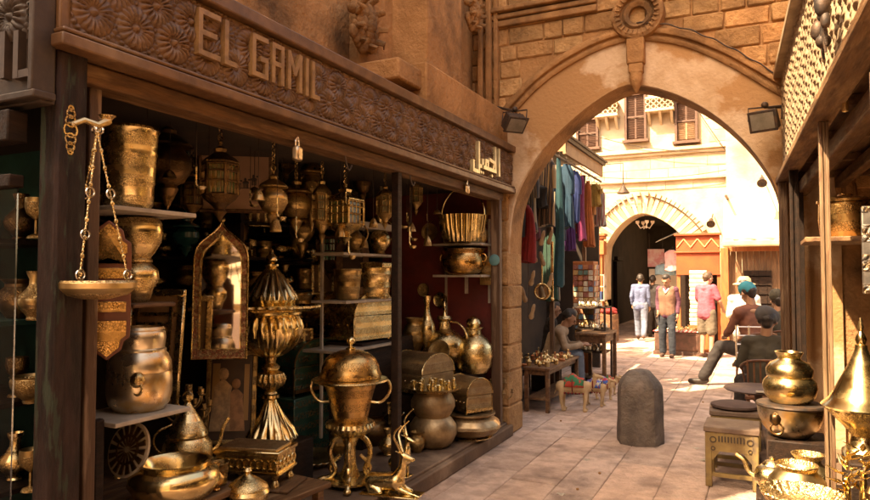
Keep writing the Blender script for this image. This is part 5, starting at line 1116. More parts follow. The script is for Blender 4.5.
b.add(P, F); b.build('frame', mat('mosaic_frame', (.30, .09, .04), (.45, .30, .14), 50, .4, None, .2, .5, 60, 'engrave', lo=.48, hi=.52), tm, ang=30)
MB().prism(oi, -.002, .004, 'y').build('glass', mat('mirror_glass', (.85, .8, .72)), tm); b = MB(); b.tube([(a, -.024, c) for a, c in oi], .005, 5, True); b.tube([(a, -.022, c) for a, c in oo], .007, 5, True); b.ball((0, 0, Hm * .52), .02); b.build('trim', BRASS, tm)
tm.rotation_euler = (R(-4), 0, .62)
p = at('x', -3.35, 352, 268); q = mpp(p); th = thing('cut_corner_mirror', 'dark wood mirror with clipped corners hanging left of the thin post', 'mirror', p, .9)
w, h = 17 * q, 30 * q; o8 = [(-w, -h * .9), (w, -h * .9), (w, h * .7), (w * .55, h), (-w * .55, h), (-w, h * .7)]; MB().prism(o8, -.02, .02, 'y').build('frame', WOOD, th, bevel=.005); o9 = [(a * .62, c * .72) for a, c in o8]; MB().prism(o9, -.026, -.021, 'y').build('glass', mat('mirror_glass', (.85, .8, .72)), th)
# 11 near left: bucket, pots on white shelves
p = Vector((-2.80, 2.20, 2.022)); q = mpp(p)
p = at('x', -2.78, 128, 209); p.z = 2.022; q = mpp(p)
vessel('bucket', 'large finely engraved brass bucket on the high white shelf by the left post', 'bucket', p, 81 * q, 28 * q, [('bucket', BRASS, BUCK)])
p = at('x', -2.86, 137, 262); q = mpp(p)
vessel('goblet_vase', 'hammered gold goblet standing upside down under the engraved bucket', 'goblet', p, 44 * q, 24 * q, [('body', BRASS, [(0, 0), (.6, 0), (.62, .04), (.52, .1), (.7, .22), (.92, .45), (1.0, .7), (.95, .9), (.8, 1), (0, 1)])])
vessel('bulbous_vase', 'round gold vase directly below the hammered goblet', 'vase', (p.x, p.y, p.z - 40 * q - .0), 39.5 * q, 21 * q, [('body', BRASS, [(0, 0), (.5, 0), (.62, .08), (.72, .3), (1.0, .6), (.95, .82), (.7, .95), (.62, 1), (0, 1)])])
stand('narrow wooden ledge under the round gold vase', (p.x, p.y, p.z - 40 * q - .012), (.28, .26, .022), WOOD, 'wooden_ledge', 'ledge')
p = at('x', -2.80, 139, 416); q = mpp(p); p.z = 1.033
vessel('lidded_pot', 'pale tinned bellied pot with stepped shoulders and brass lion mask on the low white shelf', 'pot', p, 82 * q, 31 * q, [
    ('body', SILVER, [(0, 0), (.78, 0), (.80, .02), (.92, .08), (.99, .2), (1, .33), (.985, .44), (.965, .455), (.965, .47), (.98, .485), (.95, .58), (.86, .66), (.80, .69), (.78, .71), (0, .71)]), ('neck', SILVER, [(0, .71), (.80, .71), (.80, .73), (.74, .745), (.75, .78), (.78, .86), (.76, .93), (.72, .95), (.74, .97), (.70, 1), (.62, 1), (.6, .9), (0, .9)]),
    ])
t = TLAST[0]; MB().ball((31 * q * .72, -31 * q * .68, 82 * q * .4), .035, 12, 1.1).build('lion_mask', BRASS, t); MB().ring((31 * q * .76, -31 * q * .72, 82 * q * .30), .03, .006, 'y', 18, 6).build('mask_ring', BRASS, t)
stand('slim wooden prop in front of the low white shelf', (-2.70, 2.05, .6), (.04, .05, .9), DWOOD, 'wooden_prop', 'prop')
# wooden plaque with engraved plates
p = at('x', -2.56, 108, 290); q = mpp(p); tw = thing('carved_plaque', 'long wooden plaque with engraved copper plates hanging beside the left post', 'plaque', p, .85)
w, h = 21 * q, 70 * q
def shape(w, h, k=1): pts = [(-w, -h * .55), (-w * .98, -h * .68), (-w * .7, -h * .74), (-w * .62, -h * .86), (-w * .3, -h * .93), (0, -h), (w * .3, -h * .93), (w * .62, -h * .86), (w * .7, -h * .74), (w * .98, -h * .68), (w, -h * .55)]; return pts + [(a, -c) for a, c in pts[::-1]]
MB().prism(shape(w, h), -.012, .012, 'y').build('board', mat('red_brown_board', (.20, .055, .022), (.14, .04, .018), 6, .4), tw, bevel=.004)
top = [(a * .82, c * .93 + h * .02) for a, c in shape(w, h) if c > h * .5]; MB().prism(top + [(-w * .82, h * .38), (w * .82, h * .38)][::-1], -.018, -.013, 'y').build('engraved_plate', COPPER, tw)
bot = [(a * .82, c * .93 - h * .02) for a, c in shape(w, h) if c < -h * .5]; MB().prism(bot + [(w * .82, -h * .44), (-w * .82, -h * .44)], -.018, -.013, 'y').build('engraved_plate', COPPER, tw)
for zc in (.24, .0, -.24): MB().box((0, -.0155, zc * h), (w * 1.6, .005, h * .15), cham=.002).build('engraved_plate', COPPER, tw)
# hanging bowl on three bead chains and its hook
pb = at('x', -2.40, 96, 286); q = mpp(pb); hk = at('x', -2.40, 97, 131)
th = thing('hanging_bowl', 'wide shallow brass bowl hanging on three ringed chains in front of the left post', 'hanging bowl', pb)
Rb = 37 * q; MB().lathe([(1e-4, -.055), (Rb * .35, -.052), (Rb * .8, -.035), (Rb, -.008), (Rb * 1.02, .012), (Rb * .97, .022), (Rb * .92, .012), (Rb * .8, -.012), (1e-4, -.03)], 56).build('bowl', PALE, th)
top_ = hk - pb
for k in range(3):
    a = [3.5, -1.1, .45][k]; e = Vector((Rb * .88 * math.cos(a), Rb * .88 * math.sin(a), .02)); b = MB(); d = e - top_; nn = 34
    for i in range(nn):
        f = (i + .5) / nn; b.ball(top_ + d * f, .0045 if i % 4 else .008, 8, 1.5)
    b.tube([tuple(top_), tuple(e)], .0028, 6)
    b.build('chain', BRASS, th)
    for f in (.42, .70, .96) if k != 2 else (.42, .96): MB().ring(top_ + d * f + Vector((.004, 0, 0)), .018, .0042, 'x', 18, 6).build('chain_ring', STEEL, th)
for i in range(3): MB().ring(tuple(top_ + Vector((.004 * i, .012 * (i - 1), .012 - .008 * abs(i - 1)))), .013, .0035, 'x' if i % 2 else 'y', 18, 6).build('chain_ring', STEEL, th)
p = at('x', -2.42, 70, 130); thk = thing('wall_hook', 'ornate pierced brass hook plate screwed to the peeling left post', 'hook', p)
b = MB(); 
for k, (z, r) in enumerate(((-.085, .010), (-.065, .017), (-.035, .022), (0, .028), (.035, .022), (.065, .017), (.085, .010))): b.ring((.0, 0, z), r, .006, 'x', 14, 6)
b.build('hook_plate', BRASS, thk, ang=60); b = MB(); e = hk - p + Vector((0, 0, .02)); b.tube([(0, 0, .02), (e.x * .5, e.y * .5, .05), tuple(e + Vector((0, 0, .005))), tuple(e + Vector((.0, .05, .035)))], [.012, .012, .014, .02], 8); b.lathe([(.008, 0), (.03, .03), (.034, .032), (1e-4, .02)], 14, tuple(e + Vector((.0, .045, .02)))); b.build('hook_arm', PALE, thk)
# 12 bottom left: low display table and goods on it
zt = .55
tbl = thing('display_table', 'low dark display table carrying goods at the bottom left of the shop', 'table', (-2.98, 2.42, 0)); MB().box((0, 0, zt - .02), (.80, .92, .038), cham=.006).build('tabletop', WOOD, tbl)
for sx in (-1, 1):
    for sy in (-1, 1): MB().box((sx * .35, sy * .40, (zt - .04 + F_) / 2), (.05, .05, zt - .042 - F_)).build('leg', WOOD, tbl)
p = at('z', zt, 174, 503); q = mpp(p)
vessel('basin', 'wide shiny brass basin with inward curving rim at the bottom of the display', 'basin', p, 42 * q, 44 * q, [('body', GOLD, [(0, 0), (.55, 0), (.6, .05), (.85, .25), (1, .52), (.96, .74), (.82, .86), (.74, .9), (.8, 1), (.72, 1), (.62, .86), (.55, .5), (0, .42)]), ('stopper', BRASS, [(0, .42), (.34, .44), (.36, .5), (.12, .56), (.1, .66), (0, .7)])])
p = at('z', zt, 187, 470); q = mpp(p)
def spout(b, H, Rr):
    b.tube(smooth_path([(Rr * .8, 0, H * .18), (Rr * 1.25, 0, H * .28), (Rr * 1.35, 0, H * .5), (Rr * 1.6, 0, H * .62)], 2), [.016] * 4 + [.013] * 5 + [.009] * 4 if False else .011, 8)
    b.tube(smooth_path([(-Rr * .85, 0, H * .2), (-Rr * 1.3, 0, H * .35), (-Rr * 1.2, 0, H * .52), (-Rr * .5, 0, H * .6)], 2), .007, 8)
vessel('coffee_pot', 'engraved brass coffee pot with a stepped domed lid above the shiny basin', 'coffee pot', p, 78 * q, 25 * q, [('body', BRASS, [(0, 0), (.8, 0), (.95, .08), (1, .2), (.92, .34), (.75, .42), (.8, .45), (0, .45)], dict(extra=spout)), ('lid', BRASS, [(0, .45), (.78, .45), (.74, .5), (.55, .62), (.32, .74), (.16, .82), (.1, .86), (.22, .9), (.2, .96), (.06, 1), (0, 1)])], rz=.9)
candelabra('brass candelabra with many cups behind the engraved coffee pot', at('x', -3.25, 188, 452), .42, OLDB, 6, .13)
p = at('y', 2.35, 130, 450); q = mpp(p)
o = vessel('cutwork_plate', 'round pale plate with triangular cut pattern propped behind the shiny basin', 'plate', p, .014, 27 * q, [('disc', mat('bone_inlay', (.62, .52, .38), (.5, .4, .28), 20, .5), [(0, 0), (1, 0), (1, 1), (0, 1)]), ('pattern', DARKB, [(.5, .8), (.56, .8), (.56, 1.4), (.5, 1.4), (.5, .8)], dict(closed=True, extra=lambda b, H, Rr: [b.prism([(.12 * Rr * math.cos(a), .12 * Rr * math.sin(a)), (.9 * Rr * math.cos(a - .12), .9 * Rr * math.sin(a - .12)), (.9 * Rr * math.cos(a + .12), .9 * Rr * math.sin(a + .12))], H * 1.05, H * 1.5, 'z') for a in [k * math.pi / 8 for k in range(16)]] + [b.ring((0, 0, H * 1.2), Rr * .5, .006, 'z', 32, 6)]))], tilt=(R(72), 0, .55))
zc_ = .42
p = at('z', zc_, 247, 508); q = mpp(p)
vessel('lidded_jar', 'small knobbed brass jar cut by the bottom edge of the picture', 'jar', p, 40 * q, 22 * q, [('body', BRASS, [(0, 0), (.7, 0), (.9, .2), (1, .4), (.9, .5), (0, .5)]), ('lid', BRASS, [(0, .5), (.94, .5), (.9, .56), (.5, .72), (.2, .82), (.12, .86), (.2, .92), (.1, 1), (0, 1)])])
pj = p.copy(); p = at('z', zc_, 256, 484); q = mpp(p)
tb2 = thing('low_bench', 'low wooden bench carrying the footed casket and the small knobbed jar', 'bench', (p.x + .02, (p.y + pj.y) / 2 + .02, 0), -.1); MB().box((0, 0, zc_ - .018), (.66, .86, .034), cham=.005).build('seat', BEAM, tb2)
for sx in (-1, 1):
    for sy in (-1, 1): MB().box((sx * .28, sy * .36, (zc_ - .036 + F_) / 2), (.05, .05, zc_ - .037 - F_)).build('leg', WOOD, tb2)
tc_ = thing('footed_casket', 'long rectangular brass casket with pierced sides and dark lid on short legs', 'casket', (p.x, p.y, zc_ + .001), .25)
L, W_, Hc = 66 * q, 42 * q, 38 * q
b = MB(); b.box((0, 0, Hc * .66), (L, W_, Hc * .5), cham=.008); b.build('body', BRASS, tc_); b = MB(); b.box((0, 0, Hc * .94), (L * 1.05, W_ * 1.08, .025), cham=.004); b.build('lid_rim', GOLD, tc_); MB().box((0, 0, Hc * .97 + .008), (L * .9, W_ * .86, .02), cham=.004).build('lid_panel', DTIN, tc_)
b = MB()
for i in range(9): b.ring((-L * .42 + i * L * .105, -W_ / 2 - .004, Hc * .66), .026, .006, 'y', 14, 5)
for i in range(4): b.ring((L / 2 + .004, -W_ * .34 + i * W_ * .22, Hc * .66), .026, .006, 'x', 14, 5)
b.box((0, -W_ / 2 - .003, Hc * .44), (L, .01, .014)); b.box((0, -W_ / 2 - .003, Hc * .88), (L, .01, .012)); b.box((L / 2 + .003, 0, Hc * .44), (.01, W_, .014)); b.build('pierced_band', GOLD, tc_)
for sx in (-1, 1):
    for sy in (-1, 1): MB().lathe([(1e-4, .016), (.022, .016), (.026, Hc * .15), (.014, Hc * .25), (.028, Hc * .42), (1e-4, Hc * .42)], 12, (sx * L * .43, sy * W_ * .4, 0)).build('leg', BRASS, tc_)
MB().box((.02, 0, .008), (L * 1.25, W_ * 1.15, .015), cham=.003).build('base_board', BEAM, tc_)
p = at('z', F_, 310, 462); q = mpp(p); vessel('scalloped_tray', 'scalloped dark brass tray lying on the floor beside the footed casket', 'tray', p, .05, 33 * q, [('tray', OLDB, [(0, 0), (.7, 0), (.85, .3), (1, .9), (.98, 1), (.82, .5), (.68, .25), (0, .25)], dict(n=112, fl=(28, .03, 0, .3, 2)))])
# 13 pots in the dark on the floor behind
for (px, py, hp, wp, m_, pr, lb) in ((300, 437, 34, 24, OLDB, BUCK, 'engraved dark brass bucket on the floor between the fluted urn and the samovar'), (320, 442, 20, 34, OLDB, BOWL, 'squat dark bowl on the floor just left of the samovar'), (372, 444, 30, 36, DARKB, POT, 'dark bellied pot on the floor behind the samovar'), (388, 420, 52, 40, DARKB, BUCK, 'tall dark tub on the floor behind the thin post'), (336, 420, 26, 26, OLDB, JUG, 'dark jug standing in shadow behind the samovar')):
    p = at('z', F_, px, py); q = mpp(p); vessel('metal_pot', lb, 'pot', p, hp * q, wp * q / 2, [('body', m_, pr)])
# 14 rows of wares on the dim back shelves: all individual, in five kinds
kinds = [('brass_jug', JUG, .24, .085), ('brass_bowl', BOWL, .13, .11), ('brass_pot', POT, .20, .11), ('brass_goblet', [(0, 0), (.8, 0), (.7, .06), (.15, .12), (.15, .45), (.8, .6), (1, .8), (.95, 1), (0, .8)], .2, .06), ('brass_bucket', BUCK, .2, .1)]
words = {'brass_jug': 'jug', 'brass_bowl': 'bowl', 'brass_pot': 'pot', 'brass_goblet': 'goblet', 'brass_bucket': 'bucket'}
kp = {}
for zi, z in enumerate((1.265, 1.565, 1.865, 2.135)):
    y = 2.35
    while y < 6.3:
        kn, pr, h, r = rnd.choice(kinds); s_ = rnd.uniform(.8, 1.15)
        if z > 2 and h > .2: s_ = .8
        if (kn,) not in kp: o = MB().lathe([(max(a * r, 1e-4), c * h) for a, c in pr], 28).build(kn, OLDB if len(kp) % 2 else BRASS); kp[(kn,)] = o
        else: o = kp[(kn,)].copy(); col.objects.link(o)
        o.location = (-4.78, y + r, z); o.scale = (s_, s_, s_ if h * s_ < .27 else .27 / h); o.rotation_euler.z = rnd.random() * 6; tag(o, 'dim brass %s among the rows of wares on the dark back wall shelves' % words[kn], words[kn], 'brass %ss on the back wall shelves' % words[kn]); y += r * 2 + rnd.uniform(.03, .16)
# open shelving in the middle depth of the shop, crowded with wares
for z in (1.26, 1.55, 1.84, 2.14): S(MB()).box((-3.98, 5.35, z), (.30, 2.3, .02)).build('shelf', DWOOD, shop)
for y in (4.22, 6.46): S(MB()).box((-3.98, y, 1.2), (.28, .04, 2.1)).build('shelf_upright', DWOOD, shop)
for z in (1.271, 1.561, 1.851, 2.151):
    y = 4.28
    while y < 6.3:
        kn, pr, h, r = rnd.choice(kinds); s_ = rnd.uniform(.7, 1.0)
        if z > 2: s_ = .62
        y += r * s_; o = kp[(kn,)].copy() if (kn,) in kp else None
        if o is None: o = MB().lathe([(max(a * r, 1e-4), c * h) for a, c in pr], 28).build(kn, BRASS)
        else: col.objects.link(o)
        o.location = (-3.98 + rnd.uniform(-.03, .04), y, z); o.scale = (s_, s_, s_); o.rotation_euler.z = rnd.random() * 6; tag(o, 'brass %s crowded on the open shelves between the fluted urn and the thin post' % words[kn], words[kn], 'brass %ss on the open middle shelves' % words[kn]); y += r * s_ + rnd.uniform(.01, .05)
# small bells and ladles strung from the ceiling
bell = None
for i in range(26):
    y = 2.5 + i * .155 + rnd.uniform(-.03, .03); x = rnd.uniform(-3.35, -2.7); L = rnd.uniform(.12, .42)
    if i < 2:
        t = thing('hanging_bell' if i == 0 else 'hanging_ladle', '', 'bell' if i == 0 else 'ladle'); 
        if i == 0: MB().lathe([(.04, -.09), (.036, -.06), (.022, -.02), (.008, 0), (1e-4, .005)], 16).build('bell', OLDB, t)
        else: MB().tube([(0, 0, 0), (0, 0, -.14), (.01, 0, -.17)], .005, 6).lathe([(1e-4, -.03), (.02, -.025), (.034, 0), (.03, 0), (1e-4, -.02)], 14, (.035, 0, -.175)).build('ladle', BRASS, t)
        MB().tube([(0, 0, 0), (0, 0, .5)], .0025, 5).build('cord', IRON, t); (bell := t) if i == 0 else (ladle := t); o = t
    else: o = copy_tree(bell if i % 2 == 0 else ladle)
    sz_ = rnd.uniform(.45, 1.15); o.location = (x, y, 2.60 - .5 * sz_); o.scale = (1, 1, sz_); k = 'bell' if i % 2 == 0 else 'ladle'
    tag(o, 'small brass %s dangling on a cord from the dark shop ceiling' % k, k, 'brass %ss dangling from the shop ceiling' % k)
# cups and small pots on the low display table
for i, (dx, dy) in enumerate(((-.30, .36), (-.18, .38), (-.05, .36), (-.32, .22), (.28, .38), (.34, .30), (-.33, .05), (.18, .40))):
    kn, pr, h, r = kinds[i % 5]; o = MB().lathe([(max(a * r * .55, 1e-4), c * h * .6) for a, c in pr], 24).build(kn, [BRASS, OLDB, COPPER][i % 3]); o.location = (-2.98 + dx, 2.42 + dy, zt + .001); tag(o, 'small brass %s among the wares behind the coffee pot' % words[kn], words[kn], 'small wares on the low display table')
# more pieces filling the gaps low in the middle of the shop
for i, (px, py, ht, wp, m_, pr, lb) in enumerate(((246, 436, 60, 22, OLDB, JUG, 'tall dim ewer on the floor right of the leaning picture'), (205, 440, 40, 26, OLDB, POT, 'dim pot on the floor left of the leaning picture'), (288, 428, 56, 20, BRASS, JUG, 'slim brass ewer on the floor just right of the fluted urn foot'),
    (330, 432, 34, 30, BRASS, POT, 'round brass pot on the floor in front of the green trunk'), (345, 428, 66, 20, OLDB, JUG, 'tall dim ewer between the green trunk and the samovar'), (385, 436, 36, 30, BRASS, BUCK, 'brass tub on the floor right behind the samovar'), (360, 424, 44, 26, OLDB, BUCK, 'engraved tub half hidden behind the samovar lid'))):
    p = at('z', F_, px, py); q = mpp(p); vessel('metal_pot', lb, 'pot', p, ht * q, wp * q / 2, [('body', m_, pr)])
for i, (px, py, w_, h_, X) in enumerate(((262, 210, 26, 34, -3.9), (326, 275, 30, 40, -3.75), (300, 345, 26, 34, -3.7))):
    p = at('x', X, px, py); q = mpp(p); framed('framed_plaque', ['small brass framed plaque dim at the back above the fluted urn', 'brass framed plaque hanging between the open shelves and the thin post', 'brass framed plaque low at the right of the fluted urn bowl'][i], 'plaque', quad_at(p, w_ * q, h_ * q, .8, 0), BRASS, gilt, .03)
# goods against the red end wall and round the thin post
for i, (px, py, r) in enumerate(((430, 232, .10), (441, 300, .085), (424, 290, .075))):
    p = at('y', 6.66, px, py); vessel('wall_plate', ['embossed brass plate hanging high on the red wall right of the thin post', 'brass plate hanging on the red wall above the bellied ewer', 'small brass plate low on the red wall beside the thin post'][i], 'plate', p, .02, r, [('plate', [OLDB, BRASS, OLDB][i], [(0, 0), (.7, 0), (.75, .4), (1, .8), (.98, 1), (.7, .5), (.3, .5), (.25, .9), (0, 1)])], tilt=(R(90), 0, 0))
for i, (px, yb, ht, wp, y, m_, pr, lb) in enumerate(((427, 352, 56, 17, 6.15, BRASS, JUG, 'tall brass jug standing between the thin post and the leaning plate'), (414, 352, 34, 22, 6.1, OLDB, POT, 'dull brass pot beside the tall jug behind the thin post'), (482, 236, 20, 13, 6.5, OLDB, POT, 'small dark pot next to the fluted basket on the top shelf'))):
    p = at('y', y, px, yb); q = mpp(p)
    if i == 2: p = Vector((-2.645, 6.50, 2.033))
    vessel('metal_pot', lb, 'pot', p, ht * q, wp * q / 2, [('body', m_, pr)])
    if i == 0: tag(MB().box((p.x - .04, y, (F_ + p.z) / 2), (.42, .34, p.z - F_ - .002), cham=.008).build('wooden_crate', DWOOD), 'dark tall crate under the brass jug behind the thin post', 'crate')
for i, (px, py, wp, ht, lb) in enumerate(((305, 372, 30, 30, 'brass bucket on the floor between the fluted urn and the green trunk'), (338, 455, 18, 22, 'small brass pot tucked behind the samovar legs'), (388, 455, 20, 26, 'small jug standing behind the gazelles'), (417, 452, 16, 20, 'little brass pot on the platform left of the grey bellied pot'), (487, 428, 12, 20, 'little brass pot left of the many armed candlestick'))):
    p = at('z', F_, px, py if py > 400 else 436); q = mpp(p); vessel('metal_pot', lb, 'pot', p, ht * q, wp * q / 2, [('body', [BRASS, OLDB][i % 2], [BUCK, POT, JUG, POT, POT][i])])
# wares in the corner shop window
for z, n_ in zip(VZ, (7, 8, 7, 7)):
    for i in range(n_):
        kn, pr, h, r = kinds[(i * 2 + int(z * 10)) % 5]; o = MB().lathe([(max(a * r * .75, 1e-4), c * h * .85) for a, c in pr], 24).build('brass_ware' if False else kn, [OLDB, BRASS if z < 1 else DARKB, DARKB][i % 3]); o.location = (-2.72 - i * .20, 1.76 + .06 * (i % 2), z + .012)
        tag(o, '%s in the glazed window of the corner shop' % {0: 'old brass ' + words[kn], 1: 'dull golden ' + words[kn], 2: 'dark bronze ' + words[kn]}[i % 3], words[kn], 'wares in the corner shop window')
# small things on the lintel: padlocks, lamps
def padlock(lbl, p, s=1.0):
    t = thing('padlock', lbl, 'padlock', p, .3, None, s); MB().box((0, 0, -.02), (.03, .05, .055), cham=.006).build('body', SILVER, t, bevel=.003); MB().tube(smooth_path([(0, -.016, .0), (0, -.016, .03), (0, 0, .045), (0, .016, .03), (0, .016, 0)], 2), .0045, 8).build('shackle', STEEL, t)
padlock('steel padlock hanging from the lintel under the letters', at('x', -2.43, 297, 148), 1.6)
padlock('brass padlock hanging from the lintel under the arabic lettering', at('x', -2.43, 467, 186), 1.5)
for i, (px, py, l) in enumerate(((345, 165, .12), (410, 182, .10))):
    p = at('x', -2.44, px, py); tag(MB().tube(smooth_path([(p.x, p.y, p.z + l * .5), (p.x, p.y + .02, p.z), (p.x, p.y + .05, p.z - l * .3), (p.x, p.y + .08, p.z + .01)], 2), .006, 6).build('iron_hook', IRON), ['curved iron hook under the lintel left of the thin post', 'curved iron hook under the lintel right of the thin post'][i], 'hook')

# ================================================================ right hand goods
p = at('y', 4.9, 790, 402); q = mpp(p)
vessel('lidded_pot', 'shiny gold pot with flared neck on top of the right hand stack', 'pot', p, 50 * q, 25 * q, [('body', GOLD, [(0, 0), (.7, 0), (.9, .12), (1, .3), (.95, .42), (.8, .5), (.84, .54), (.86, .66), (.7, .78), (.45, .84), (.4, .88), (.5, .97), (.52, 1), (.46, 1), (.3, .88), (0, .86)])])
vessel('metal_bowl', 'wide pale bowl with dark rim and lion mask handle in the right hand stack', 'bowl', p + Vector((0, 0, -34 * q)), 33.6 * q, 30 * q, [
    ('body', SILVER, [(0, 0), (.5, 0), (.6, .05), (.85, .3), (.97, .6), (1, .85), (1, .88), (0, .88)]), ('rim', IRON, [(0, .88), (1.0, .88), (1.04, .93), (1.02, .98), (.7, 1), (0, 1)])])
t = TLAST[0]; MB().ball((-30 * q * .45, -30 * q * .84, 33.6 * q * .62), .035, 12, 1.2).build('lion_mask', DARKB, t, rough=(.006, 60)); MB().ring((-30 * q * .42, -30 * q * .86, 33.6 * q * .34), .035, .007, 'y', 18, 6).build('mask_ring', DARKB, t)
zb = (p.z - 34 * q)
stand('tall dark crate under the wide pale bowl', (p.x + .03, p.y + .02, (.2 + zb) / 2), (.34, .36, zb - .202), DWOOD, 'wooden_crate', 'crate')
# stepped stand near the camera
def rbox(lbl, y, x0, x1, z1, d=.45, m=DWOOD): return tag(MB().box(((x0 + x1) / 2, y, (.2 + z1) / 2), (x1 - x0, d, z1 - .202), cham=.008).build('wooden_crate', m), lbl, 'crate')
zb1 = at('y', 4.3, 783, 468).z; zb1 = .47
rbox('dark crate carrying the gold teapots on the right', 4.35, -.05, .70, zb1, .42)
rbox('worn crate nearest the viewer on the right platform', 3.45, -.02, .95, .62, .55)
rbox('taller crate behind the conical lid on the right', 3.95, .36, 1.2, .80, .36)
def teapot(lbl, p, s, m, rz):
    H, Rr = .17 * s, .085 * s
    def sp(b, H, Rr):
        b.tube(smooth_path([(Rr * .8, 0, H * .3), (Rr * 1.4, 0, H * .45), (Rr * 1.5, 0, H * .75), (Rr * 2.0, 0, H * .9)], 2), .011 * s, 8); b.tube(smooth_path([(-Rr * .8, 0, H * .6), (-Rr * 1.5, 0, H * .75), (-Rr * 1.6, 0, H * .4), (-Rr * .9, 0, H * .22)], 2), .007 * s, 8)
    return vessel('teapot', lbl, 'teapot', p, H, Rr, [('body', m, [(0, 0), (.6, 0), (.62, .06), (.9, .22), (1, .42), (.85, .62), (.55, .74), (0, .74)], dict(extra=sp)), ('lid', m, [(0, .74), (.54, .74), (.4, .84), (.12, .9), (.18, .95), (0, 1)])], rz)
p = at('y', 4.3, 772, 452); teapot('gold teapot with long spout leaning out at the front of the right hand stack', (p.x, 4.3, zb1 + .002), 1.15, BRASS, 2.9)
p = at('y', 4.25, 789, 440); teapot('second gold teapot sitting right behind the long spouted one', (p.x + .02, 4.42, zb1 + .002), 1.0, GOLD, 1.0)
vessel('bulbous_vase', 'round bellied gold jar between the teapots and the pole', 'jar', (at('y', 4.2, 808, 440).x, 4.25, zb1 + .002), .24, .10, [('body', PALE, POT)])
for i, (px, s_) in enumerate(((780, 1.1), (800, .9), (815, 1.2))):
    p = at('y', 3.95, px, 460); vessel('brass_goblet', ['brass goblet at the left of the bright pile below the teapots', 'smallest brass goblet in the bright pile below the teapots', 'large brass goblet beside the foot of the pale pole'][i], 'goblet', (p.x, 3.95, .32), .17 * s_, .055 * s_, [('body', PALE, kinds[3][1])])
rbox('thin board on which the bright goblets stand', 3.95, -.05, .345, .318, .34)
p = at('y', 3.45, 797, 480); q = mpp(p); vessel('metal_bowl', 'large hammered pale brass bowl blazing in the sun at the lower right', 'bowl', (p.x, 3.45, .622), 50 * q, 27 * q, [('body', PALE, [(0, 0), (.6, 0), (.65, .04), (.9, .25), (1, .5), (.95, .7), (.7, .84), (.66, .9), (.74, .98), (.7, 1), (.6, .9), (0, .7)])])
p = at('y', 2.75, 802, 500); q = mpp(p); rbox('small stool like crate at the very bottom right', 2.75, .0, .62, p.z - .03, .36)
vessel('scalloped_tray', 'pale beaten tray with scalloped rim at the bottom edge on the right', 'tray', (p.x, 2.75, p.z - .026), .055, 38 * q, [('tray', PALE, [(0, 0), (.7, 0), (.85, .3), (1, .9), (.98, 1), (.82, .5), (.68, .25), (0, .25)], dict(n=96, fl=(24, .03, 0, .3, 2)))])
# conical lid on ring, right edge
p = at('y', 3.95, 862, 386); q = mpp(p)
vessel('conical_lid_brazier', 'great bell shaped gold brazier lid with tall finial at the right edge', 'brazier', (p.x, 3.95, .802), (386 - 318) * q + (p.z - .802), 34 * q, [
    ('base', BRASS, [(0, 0), (.5, 0), (.55, .03), (.35, .08), (.3, .14), (.55, .22), (.88, .30), (.95, .34), (0, .34)], dict(extra=lambda b, H, Rr: [b.ball((Rr * .9 * math.cos(a), Rr * .9 * math.sin(a), H * .33), .012) for a in [k * .35 for k in range(18)]])),
    ('lid', GOLD, [(0, .34), (1.04, .34), (1.08, .355), (1.0, .375), (.88, .40), (.78, .44), (.66, .50), (.50, .58), (.36, .65), (.24, .72), (.17, .77), (.16, .80), (0, .80)], dict(n=64)),
    ('finial', GOLD, [(0, .8), (.1, .8), (.16, .84), (.1, .88), (.05, .90), (.08, .93), (.03, 1), (0, 1)])])
# gilded leaf ornaments below it
def leafy(lbl, p, s, seed):
    t = thing('leaf_ornament', lbl, 'ornament', p); r2 = random.Random(seed); MB().lathe([(1e-4, 0), (.05 * s, 0), (.02 * s, .03 * s), (.012 * s, .2 * s), (1e-4, .2 * s)], 12).build('stem', GOLD, t); b = MB()
    for k in range(22):
        a = r2.random() * 6.28; z = r2.uniform(.06, .3) * s; L = r2.uniform(.05, .11) * s; d = Vector((math.cos(a), math.sin(a), r2.uniform(.1, .9))).normalized(); o_ = Vector((0, 0, z)); b.tube([o_, o_ + d * L * .5, o_ + d * L], [.004, .016 * s, .003], 6, flat=.3)
    b.build('leaves', GOLD, t, ang=60)
for i, (px, py, y, s_) in enumerate(((846, 432, 3.5, .9), (862, 425, 3.55, 1.0), (852, 470, 3.1, .8))):
    p = at('y', y, px, py); leafy(['gilded leaf ornament left below the bell shaped lid', 'gilded leaf ornament right below the bell shaped lid', 'gilded leaf ornament low at the right edge'][i], (p.x, y, .622 if i < 2 else .2 + .36), s_, i)
rbox('low wooden box under the lowest leaf ornament', 3.02, .18, .9, .558, .22)
p = at('y', 2.6, 866, 500); q = mpp(p)
vessel('lidded_jar', 'dark bronze lidded jar at the bottom right corner', 'jar', (p.x, 2.45, .72), .34, .09, [('body', OLDB, [(0, 0), (.7, 0), (1, .25), (.9, .5), (.6, .62), (0, .62)]), ('lid', DARKB, [(0, .62), (.64, .62), (.5, .76), (.2, .86), (.24, .92), (0, 1)])])
rbox('short crate under the dark bronze jar in the corner', 2.42, .22, .8, .718, .28)
vessel('metal_bowl', 'pale gold bowl beside the leaf ornaments at the right edge', 'bowl', (at('y', 3.35, 838, 440).x + .02, 3.3, .622), .10, .12, [('body', PALE, BOWL)])
